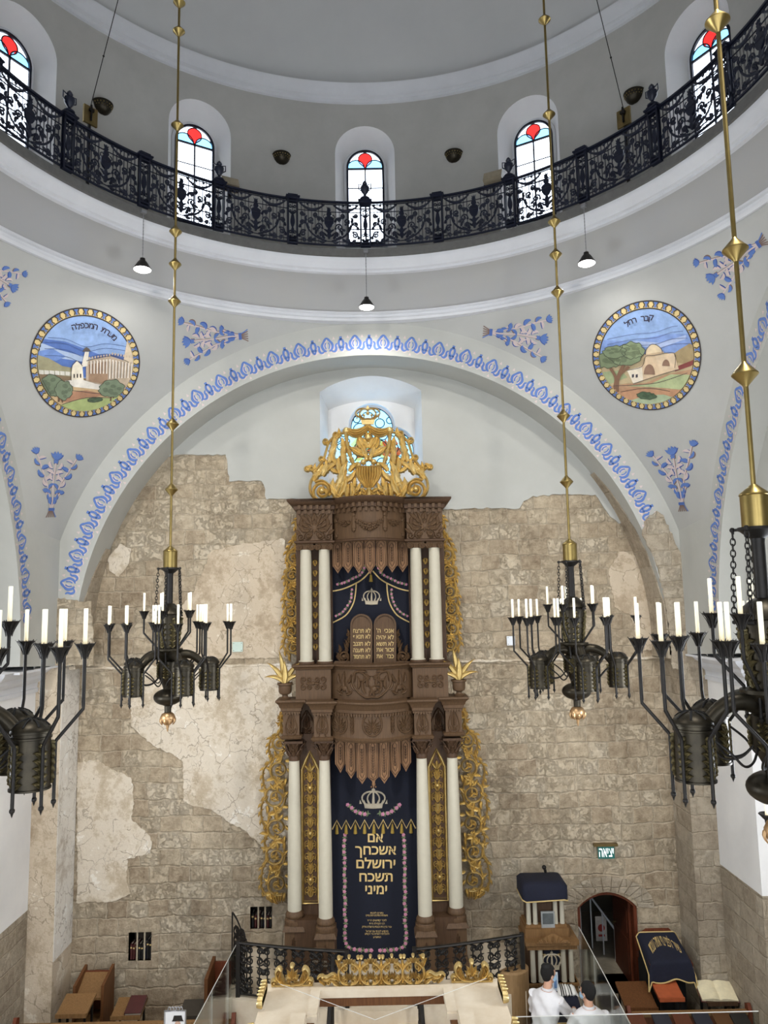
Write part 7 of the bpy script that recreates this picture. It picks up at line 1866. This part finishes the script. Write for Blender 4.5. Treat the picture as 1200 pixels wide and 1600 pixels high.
obj('screen_face', MB().bb(am(851, 1440).x, am(868, 1440).x, Yt_+.19, Yt_+.2, am(860, 1450).z, am(860, 1433).z), flat('screen_grey', (88, 92, 92), .2), t_)
# velvet cushion cover on top
ca_, cb_ = am(818, 1395).x, am(890, 1395).x; cz0, cz1 = am(855, 1410).z, am(855, 1384).z
t_ = thing('velvet_cover', 'thick navy velvet cover with gold hem on top of the cantor stand', 'cloth', ((ca_+cb_)/2, Yt_+.5, cz0), world=True)
m = MB(); n = 12; vs = []
prof = [(0, 0), (.0, .28), (.05, .34), (.12, .36)]
def rr_(w, d, r, n=5):
    o = []
    for cx, cy, a0 in ((w-r, d-r, 0), (-w+r, d-r, 90), (-w+r, -d+r, 180), (w-r, -d+r, 270)):
        for i in range(n+1): a = R(a0+90*i/n); o.append((cx+r*cos(a), cy+r*sin(a)))
    return o
W2, D2 = (cb_-ca_)/2, .38; cxx, cyy = (ca_+cb_)/2, Yt_+.5; lay = []
for (i_, z) in prof: lay.append([(cxx+x, cyy+y, cz0-.02+z+(-.03*sin(x*14) if z == 0 else 0)) for x, y in rr_(W2-i_, D2-i_, .08)])
m.add([v for l_ in lay for v in l_], [(j*24+i, j*24+(i+1) % 24, (j+1)*24+(i+1) % 24, (j+1)*24+i) for j in range(3) for i in range(24)]+[tuple(72+i for i in range(24))]+[tuple(range(24))[::-1]])
obj('cloth', m, M['velvetb'], t_, smooth=50); obj('gold_fringe', MB().tube([(x, y, z-.0) for x, y, z in lay[0]], .014, 6, closed=True), M['thread'], t_)
q = am(862, 1374); ml = thing('microphone', 'small black microphone arm leaning above the velvet cover', 'microphone', (q.x, Yt_+.7, cz1), world=True); obj('arm', MB().tube([(q.x+.06, Yt_+.75, cz0+.2), (q.x+.02, Yt_+.74, q.z-.05)], .03, 8), M['iron'], ml); obj('head', MB().ball((q.x, Yt_+.73, q.z), .05), M['iron'], ml)
# sloped desk in front, covered in navy velvet
Yq = 15.95; xa2, xb2 = P(828, 1570, Yq).x, P(906, 1570, Yq).x; za, zb2 = P(866, 1545, Yq+.35).z, P(866, 1590, Yq-.3).z
t_ = thing('cantor_desk', 'sloped cantor desk covered in navy velvet behind the two men', 'desk', ((xa2+xb2)/2, Yq, ZF), world=True)
obj('desk_body', MB().bb(xa2+.05, xb2-.05, Yq-.25, Yq+.35, ZF, zb2-.08), OAK, t_); m = MB(); slab4(m, [(xa2, Yq-.32, zb2), (xb2, Yq-.32, zb2), (xb2, Yq+.38, za), (xa2, Yq+.38, za)], .09); ob = obj('velvet_top', m, M['velvetb'], t_)
obj('gold_fringe', MB().tube([(xa2, Yq-.33, zb2-.09), (xb2, Yq-.33, zb2-.09), (xb2+.01, Yq+.38, za-.09)], .013, 6), M['thread'], t_)
sl = (za-zb2)/.7
def on_desk(px, py, lift=.0):
    # point of the sloping desk top seen at that photo position
    o = Vector((CX, 0, 0)); d = P(px, py, 10)-o; t = (zb2-sl*(-(Yq-.32))*0-0)
    # plane: z = zb2 + sl*(y-(Yq-.32))
    t = (zb2-sl*(Yq-.32))/(d.z-sl*d.y); r_ = o+d*t; r_.z += lift; return r_
tl = thing('prayer_shawl', 'folded white prayer shawl with black stripes on the cantor desk', 'cloth', tuple(on_desk(884, 1552)), world=True)
c0 = on_desk(869, 1541); c1 = on_desk(893, 1542); c2 = on_desk(900, 1558); c3 = on_desk(872, 1560)
def tq(u, v, h): a_ = c0.lerp(c1, u); b_ = c3.lerp(c2, u); r_ = a_.lerp(b_, v); return (r_.x, r_.y, r_.z+h)
nu, nv = 16, 8; m = MB(); m.add([tq(i/nu, j/nv, .05+.012*sin(i*2.1)+.03*(1-abs(2*j/nv-1))) for j in range(nv+1) for i in range(nu+1)], [(j*(nu+1)+i, j*(nu+1)+i+1, (j+1)*(nu+1)+i+1, (j+1)*(nu+1)+i) for j in range(nv) for i in range(nu)])
nb = len(m.V); m.M = [1 if (k % nu) in (3, 5, 7, 10, 12) else 0 for k in range(len(m.F))]; wc = flat('white_wool', (226, 224, 220), .9, var=.04)
ob = obj('cloth', m, [wc, blk], tl, smooth=60); md = ob.modifiers.new('thick', 'SOLIDIFY'); md.thickness = .04; md.offset = -1
m = MB(); 
for k in range(10): u = k/9; a_ = Vector(tq(1, u, .04)); m.tube([tuple(a_), tuple(a_+Vector((.05, -.03, -.02)))], .006, 4)
obj('fringe', m, wc, tl)
pn = on_desk(869, 1529, .0); t_ = thing('notice_card', 'small white and blue card standing on the cantor desk', 'card', (pn.x, Yq+.3, za), world=True); q0 = P(863, 1536, Yq+.3); q1 = P(871, 1519, Yq+.3)
obj('card', MB().bb(q0.x, q1.x, Yq+.28, Yq+.31, za-.01, q1.z), flat('card_white', (206, 214, 224), .6), t_); obj('blue_print', MB().bb(q0.x+.03, q1.x-.03, Yq+.27, Yq+.28, za+.05, q1.z-.05), flat('card_blue', (96, 130, 176), .6), t_)
# wooden curved side panel of the platform at the right
t_ = thing('curved_panel', 'curved beige wooden panel between the balustrade and the cantor desk', 'panel', (P(805, 1560, 15.9).x, 15.9, ZF), world=True)
m = MB(); cxp = P(799, 1560, 16.1).x; m.lathe([(.36, ZF), (.36, P(800, 1526, 15.7).z), (.32, P(800, 1526, 15.7).z+.03)], (cxp, 16.1, 0), 20, R(-140), R(10)); m.lathe([(.0, P(800, 1526, 15.7).z+.03), (.32, P(800, 1526, 15.7).z+.03)], (cxp, 16.1, 0), 20, R(-140), R(10)); obj('panel_face', m, wood('beige_wood', (120, 94, 62), (142, 114, 80)), t_)

# ================================================================== ACRYLIC SCREENS
def screen(pts, z0s, z1s, label, posts=True):
    t_ = thing('acrylic_screen', label, 'screen', (pts[0][0], pts[0][1], ZF), world=True)
    (xa, ya), (xb, yb) = pts; dx, dy = xb-xa, yb-ya; L = math.hypot(dx, dy); nx, ny = -dy/L*.006, dx/L*.006
    m = MB(); m.add([(xa-nx, ya-ny, z0s[0]), (xb-nx, yb-ny, z0s[1]), (xb-nx, yb-ny, z1s[1]), (xa-nx, ya-ny, z1s[0]), (xa+nx, ya+ny, z0s[0]), (xb+nx, yb+ny, z0s[1]), (xb+nx, yb+ny, z1s[1]), (xa+nx, ya+ny, z1s[0])], [(0, 1, 2, 3), (7, 6, 5, 4), (3, 2, 6, 7), (0, 4, 5, 1), (1, 5, 6, 2), (0, 3, 7, 4)]); obj('clear_sheet', m, M['acryl'], t_)
    obj('top_edge', MB().tube([(xa, ya, z1s[0]), (xb, yb, z1s[1])], .007, 6), M['edge'], t_)
    n = max(2, int(L/.9))
    if posts:
        for i in range(n+1): q = i/n; obj('clip', MB().tube([(lerp(xa, xb, q), lerp(ya, yb, q), lerp(z0s[0], z0s[1], q)), (lerp(xa, xb, q), lerp(ya, yb, q), lerp(z1s[0], z1s[1], q))], .0045, 5), M['edge'], t_)
    return t_
M['edge'] = flat('acrylic_edge', (206, 206, 200), .3, var=.03)
a, b = P(893, 1427, 17.2), P(986, 1602, 13.2); zz1 = (a.z+b.z)/2
a = a.lerp(b, .155); screen([(a.x, 17.2-.62), (b.x, 13.2)], (ZF, ZF), (a.z, b.z), 'tall clear acrylic partition receding to the doorway on the right')
a, b = P(385, 1446, 17.0), P(302, 1602, 13.2); a = a.lerp(b, .1); screen([(a.x, 16.62), (b.x, 13.2)], (ZF, ZF), (a.z, b.z), 'tall clear acrylic partition receding beside the left pews')
a, b = P(560, 1592, 12.9), P(1185, 1580, 12.9); screen([(a.x+2.3, 12.9), (b.x, 12.9)], (ZF, ZF), (b.z, b.z), 'low clear acrylic partition crossing the bottom right behind the men', False)
m = MB(); c_ = [P(430, 1537, YF-.05), P(586, 1596, 10.6), P(768, 1528, YF-.05)]
solo('nylon_cord', m.tube([tuple(p+Vector((0, 0, .02))) for p in c_], .004, 5), M['edge'], 'thin white nylon cord stretched in a V over the canopy', 'cord', loc=tuple(c_[0]))
# framed portrait at the bottom left
Yr = 14.9; q0, q1 = P(257, 1604, Yr), P(290, 1579, Yr)
t_ = thing('framed_portrait', 'silver-framed portrait of a bearded person in a dark hat, bottom left', 'picture', ((q0.x+q1.x)/2, Yr, q0.z-.3), world=True)
obj('photo_card', MB().bb(q0.x, q1.x, Yr, Yr+.03, q0.z-.15, q1.z), flat('white_mat', (226, 226, 228), .6, var=.02), t_)
m = MB(lambda x, y, h: ((q0.x+q1.x)/2+.05+x, Yr-.002-h, q1.z-.2+y)); m.poly([(-.11, .02), (.11, .02), (.09, .05), (.07, .12), (-.07, .12), (-.09, .05)], 0, .004, 0); m.poly([(-.16, -.26), (.16, -.26), (.12, -.14), (-.12, -.14)], 0, .004, 0)
m.poly([(.055*cos(a_), -.04+.075*sin(a_)) for a_ in [2*PI*i/16 for i in range(16)]], .001, .003, 1); m.poly([(-.05, -.06), (.05, -.06), (.03, -.15), (-.03, -.15)], .002, .004, 2)
obj('portrait', m, [blk, flat('skin_print', (196, 160, 140), .8), flat('grey_print', (120, 112, 106), .8)], t_, smooth=0)
m = MB().tube([(q0.x, Yr, q0.z-.15), (q0.x, Yr, q1.z), (q1.x, Yr, q1.z), (q1.x, Yr, q0.z-.15)], .018, 6)
for k_ in range(5): m.tube([(lerp(q0.x, q1.x, .15+.14*k_+.07*(1-cos(a_))), Yr, q1.z+.07*sin(a_)) for a_ in [PI*i/6 for i in range(7)]], .01, 5)
obj('ornate_frame', m, flat('silver_frame', (176, 176, 180), .3, metal=.6), t_); obj('stand', MB().bb((q0.x+q1.x)/2-.05, (q0.x+q1.x)/2+.05, Yr+.03, Yr+.1, ZF, q1.z-.1), M['iron'], t_)
# candle bracket at the right edge of the photo
cq = P(1196, 1275, 9.5); t_ = thing('candle_lamp', 'small electric candle in a black flower cup at the right edge', 'wall light', (cq.x, 9.5, cq.z), world=True)
cx_, cy_, cz_ = cq.x+.03, 9.5, cq.z
obj('flower_cup', MB().lathe([(.02, -.22), (.03, -.15), (.04, -.05), (.11, .02), (.10, .03), (.0001, .0)], (cx_, cy_, cz_), 14), M['iron'], t_)
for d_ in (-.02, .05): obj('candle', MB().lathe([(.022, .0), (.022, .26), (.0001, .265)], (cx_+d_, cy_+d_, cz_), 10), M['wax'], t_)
obj('bracket_arm', MB().tube([(cx_, cy_, cz_-.2), (cx_, cy_, cz_-.45), (cx_+.4, cy_, cz_-.62), (7.84, cy_, cz_-.62)], .02, 8), M['iron'], t_)
# ================================================================== TWO MEN IN WHITE SHIRTS
PSC = 1.383                                   # this room is built larger than life by this factor
skin = flat('skin', (196, 150, 124), .55, var=.05); hairm = flat('dark_hair', (20, 17, 16), .95, var=.2, scale=40)
shirt_m = flat('white_shirt', (222, 220, 222), .8, var=.03); trous = flat('black_trousers', (26, 26, 30), .8); maskm = flat('light_blue_mask', (150, 188, 216), .8); shoe = flat('black_shoe', (20, 18, 18), .4)
def fuse(parts, vox, sm=4, inflate=0):
    """loft pieces -> one continuous skin"""
    me = bpy.data.meshes.new('f'); me.from_pydata(parts.V, [], parts.F); b = bmesh.new(); b.from_mesh(me); bmesh.ops.recalc_face_normals(b, faces=b.faces); b.to_mesh(me); b.free()
    o = bpy.data.objects.new('f', me); C.objects.link(o); r = o.modifiers.new('r', 'REMESH'); r.mode = 'VOXEL'; r.voxel_size = vox
    s = o.modifiers.new('s', 'SMOOTH'); s.iterations = sm; s.factor = .5
    dg = bpy.context.evaluated_depsgraph_get(); dg.update(); ev = bpy.data.meshes.new_from_object(o.evaluated_get(dg))
    out = MB(); out.V = [v.co.copy() for v in ev.vertices]; out.F = [list(p.vertices) for p in ev.polygons]; out.M = [0]*len(out.F)
    bpy.data.objects.remove(o); bpy.data.meshes.remove(me); bpy.data.meshes.remove(ev); return out
def loft(m, rings, n=16):
    """rings: (x, y, z, rx, ry) horizontal ellipses"""
    vs = [(x+rx*cos(2*PI*k/n), y+ry*sin(2*PI*k/n), z) for x, y, z, rx, ry in rings for k in range(n)]
    N = len(rings); m.add(vs, [(j*n+k, j*n+(k+1) % n, (j+1)*n+(k+1) % n, (j+1)*n+k) for j in range(N-1) for k in range(n)]+[tuple(range(n))[::-1], tuple((N-1)*n+k for k in range(n))])
def person(name, label, loc, rz, lean, head_turn, arms, kip=False, mask=True):
    """front is local +Y; arms = {side: (elbow, wrist)}; metres of a 1.75 m figure"""
    t_ = thing(name, label, 'person', loc, rz); L = lean
    bx = lambda z: L*max(0, z-.95)*.9           # forward lean above the hips
    def limb(m, pts, rs): m.tube(pts, rs, 12)
    torso = [(0, bx(.86), .86, .165, .115), (0, bx(.95), .95, .175, .125), (0, bx(1.08), 1.08, .158, .115), (0, bx(1.22), 1.22, .178, .125), (0, bx(1.34), 1.34, .195, .122), (0, bx(1.42), 1.42, .17, .10), (0, bx(1.47), 1.47, .09, .075)]
    hz = 1.63; hc = Vector((0, bx(1.6)+.03+L*.05, hz))
    def build(k, head=True, legs=True, hands=True, tor=True, arm=True, z0=None):
        m = MB()
        if tor: loft(m, [(x, y, z, rx+k, ry+k) for x, y, z, rx, ry in torso if z0 is None or z >= z0])
        if head:
            m.tube([(0, bx(1.45), 1.45), tuple(hc+Vector((0, -.02, -.06)))], [.062, .055], 12)
        if legs:
            for s in (-1, 1): limb(m, [(s*.09, 0, .93), (s*.10, .01, .75), (s*.105, .015, .50), (s*.105, -.01, .30), (s*.105, -.02, .09)], [.098+k, .088+k, .062+k, .056+k, .045+k*1.6])
        if arm:
            for s, (el, wr) in arms.items():
                sh = Vector((s*.185, bx(1.40), 1.395)); el = Vector(el); wr = Vector(wr)
                limb(m, [tuple(sh), tuple(sh.lerp(el, .5)), tuple(el), tuple(el.lerp(wr, .5)), tuple(wr if not hands or k else wr)], [.058+k, .052+k, .043+k, .040+k, .030+k*.9])
        return m
    b = build(0); 
    # head: skull, jaw, nose, ears
    hr = Matrix.Rotation(head_turn, 4, 'Z')
    def hp(x, y, z): return tuple(hc+(hr @ Vector((x, y, z))))
    hm = MB(lambda x, y, z: hp(x, y, z)); hm.ball((0, -.005, .03), .092, 18, 12, sx=.86, sy=1.08, sz=1.12); hm.ball((0, .025, -.045), .062, 14, 10, sx=.92, sy=1.0, sz=1.15); hm.ball((0, .098, -.0), .014, 8, 6, sx=.8, sz=1.6); hm.ball((0, .075, -.055), .02, 8, 6, sx=1.3)
    for s in (-1, 1): hm.ball((s*.082, -.005, .0), .022, 8, 6, sx=.45, sz=1.5)
    b.add([tuple(v) for v in hm.V], hm.F)
    for s in (-1, 1): b.tube([(s*.105, -.06, .05), (s*.105, .04, .045), (s*.108, .12, .03)], [.038, .042, .03], 10)
    # hands with five separate fingers
    for s, (el, wr) in arms.items():
        wr = Vector(wr); d = (wr-Vector(el)).normalized(); side = d.cross(Vector((0, 0, 1))).normalized(); upv = side.cross(d).normalized()
        b.tube([tuple(wr-d*.01), tuple(wr+d*.04), tuple(wr+d*.085)], [.028, .036, .034], 10, flat=1)
        for q, (o, ln) in enumerate(((-.030, .062), (-.010, .074), (.010, .070), (.029, .056))):
            p0 = wr+d*.075+side*o; p1 = p0+d*ln*.5-upv*.006; p2 = p1+d*ln*.4-upv*.022; b.tube([tuple(p0), tuple(p1), tuple(p2)], [.0095, .009, .007], 7)
        p0 = wr+d*.03-side*s*.03; b.tube([tuple(p0), tuple(p0+d*.03-side*s*.028-upv*.008), tuple(p0+d*.055-side*s*.034-upv*.012)], [.012, .010, .008], 7)
    body = fuse(b, .0075, 3)
    sc_ = lambda m: setattr(m, 'V', [v*PSC for v in m.V]) or m
    bo = obj('body', sc_(body), skin, t_, smooth=80)
    sh = fuse(build(.016, head=False, legs=False, z0=.86), .012, 3)
    for v in sh.V:                                   # cloth folds
        v.x += .006*sin(v.z*42+v.y*20)*(1 if v.z < 1.38 else .4); v.y += .008*sin(v.z*30+v.x*26)
    obj('shirt', sc_(sh), shirt_m, bo, smooth=80)
    col = MB().lathe([(.072, 1.455), (.078, 1.47), (.070, 1.50), (.064, 1.50)], (0, bx(1.47)+.012, 0), 18, closed=False); obj('shirt_collar', sc_(col), shirt_m, bo, smooth=60)
    tr = MB(); loft(tr, [(0, 0, .80, .178, .125), (0, 0, .9, .185, .132), (0, bx(.98), .975, .182, .130)])
    for s in (-1, 1): tr.tube([(s*.09, 0, .93), (s*.10, .01, .75), (s*.105, .015, .50), (s*.105, -.01, .30), (s*.105, -.02, .07)], [.108, .102, .082, .078, .075], 12)
    obj('trousers', sc_(fuse(tr, .014, 3)), trous, bo, smooth=80)
    for s in (-1, 1): obj('shoe', sc_(MB().ball((s*.105, .035, .045), .06, 14, 8, sx=.8, sy=2.3, sz=.75)), shoe, bo, smooth=80)
    # hair covers the back and top of the head
    hb = MB(); hb.f = hp; hb.ball((0, -.018, .042), .100, 22, 14, sx=.90, sy=1.06, sz=1.08); hb.ball((0, -.045, -.005), .075, 16, 10, sx=.98, sy=.8, sz=1.05)
    keep = []; inv = hr.inverted()
    hb.f = None; o_ = obj('hair', sc_(fuse(hb, .009, 2)), hairm, bo, smooth=80)
    me = o_.data; bmh = bmesh.new(); bmh.from_mesh(me)
    dele = []
    for v in bmh.verts:
        l = inv @ (v.co/PSC-hc)
        if l.y > .035 and l.z < .075 or (abs(l.x) > .06 and l.z < -.02 and l.y > -.02): dele.append(v)
    bmesh.ops.delete(bmh, geom=dele, context='VERTS'); bmh.to_mesh(me); bmh.free()
    if kip:
        km = MB(hp); km.lathe([(.066, .0), (.05, .022), (.028, .032), (.0001, .036)], (0, -.045, .118), 18, closed=False); obj('skullcap', sc_(km), M['black'], bo, smooth=80)
    if mask:
        mm = MB(hp); mm.ball((0, .052, -.042), .058, 16, 10, sx=1.12, sy=.98, sz=.95); mk = obj('face_mask', sc_(mm), maskm, bo, smooth=80)
        st_ = MB(hp)
        for s in (-1, 1): st_.tube([(s*.055, .07, -.02), (s*.085, .0, .01), (s*.088, -.02, .0)], .003, 5); st_.tube([(s*.055, .06, -.07), (s*.085, .0, -.03), (s*.088, -.02, .0)], .003, 5)
        obj('mask_strap', sc_(st_), shirt_m, mk)
    else:
        bd = MB(hp); bd.ball((0, .045, -.062), .055, 14, 10, sx=1.08, sy=.9, sz=1.0); obj('beard', sc_(bd), hairm, bo, smooth=80)
    # eyes and brows
    ey = MB(hp)
    for s in (-1, 1): ey.ball((s*.032, .084, .022), .012, 10, 6)
    obj('eyes', sc_(ey), flat('eye_white', (214, 208, 202), .3), bo, smooth=80)
    br_ = MB(hp)
    for s in (-1, 1): br_.tube([(s*.016, .094, .044), (s*.034, .092, .05), (s*.05, .082, .042)], .005, 5)
    obj('eyebrow', sc_(br_), hairm, bo)
    return t_
def stand_at(px, py_top, h=1.745, y0=12, y1=18):
    """floor position whose head top shows at that photo position"""
    for _ in range(50):
        ym = (y0+y1)/2; z = P(px, py_top, ym).z
        if z > ZF+h*PSC: y0 = ym
        else: y1 = ym
    q = P(px, py_top, ym); return (q.x, q.y, ZF)
p = stand_at(846, 1519)
person('person', 'person in a white shirt and skullcap leaning over the navy cantor desk, blue mask', p, R(-38), .30, R(-30), {-1: ((-.27, .22, 1.12), (-.16, .46, 1.08)), 1: ((.30, .26, 1.13), (.20, .52, 1.10))}, True, True)
p = stand_at(921, 1542)
person('person', 'person with dark hair in a white shirt seen from behind at the bottom right', p, R(6), .10, R(35), {-1: ((-.32, .04, 1.12), (-.24, .26, 1.0)), 1: ((.33, .04, 1.12), (.26, .26, 1.0))}, False, True)
# ================================================================== LIGHT
def area(name, loc, target, size, power, col=(1, .95, .88), spot=None):
    l = bpy.data.lights.new(name, 'AREA'); l.energy = power; l.size = size; l.color = col
    if spot: l.spread = R(spot)
    o = bpy.data.objects.new(name, l); C.objects.link(o); o.location = loc
    o.rotation_euler = (Vector(target)-Vector(loc)).to_track_quat('-Z', 'Y').to_euler(); return o
for s in (-1, 1):
    area('gallery_floodlight', (s*4.2, 5.6, 8.5), (s*1.6, 18, -6.5), .6, 240, (1, .97, .92), 100)

for s in (-1, 1):
    area('side_fill_light', (s*7.8, 9.5, -2.0), (-s*7.8, 12.5, -3.0), 3.2, 620, (.86, .92, 1.))  # added fill lights at the closed side walls, brighten the piers; no window here
# ------------------------------------------------------------------ clean up helper tags
for o in bpy.data.objects:
    if '_o' in o: del o['_o']
sc = bpy.context.scene
sc.view_settings.view_transform = 'Standard'; sc.view_settings.look = 'None'; sc.view_settings.gamma = 1
sc.view_settings.use_curve_mapping = False; sc.view_settings.exposure = EXPOSURE
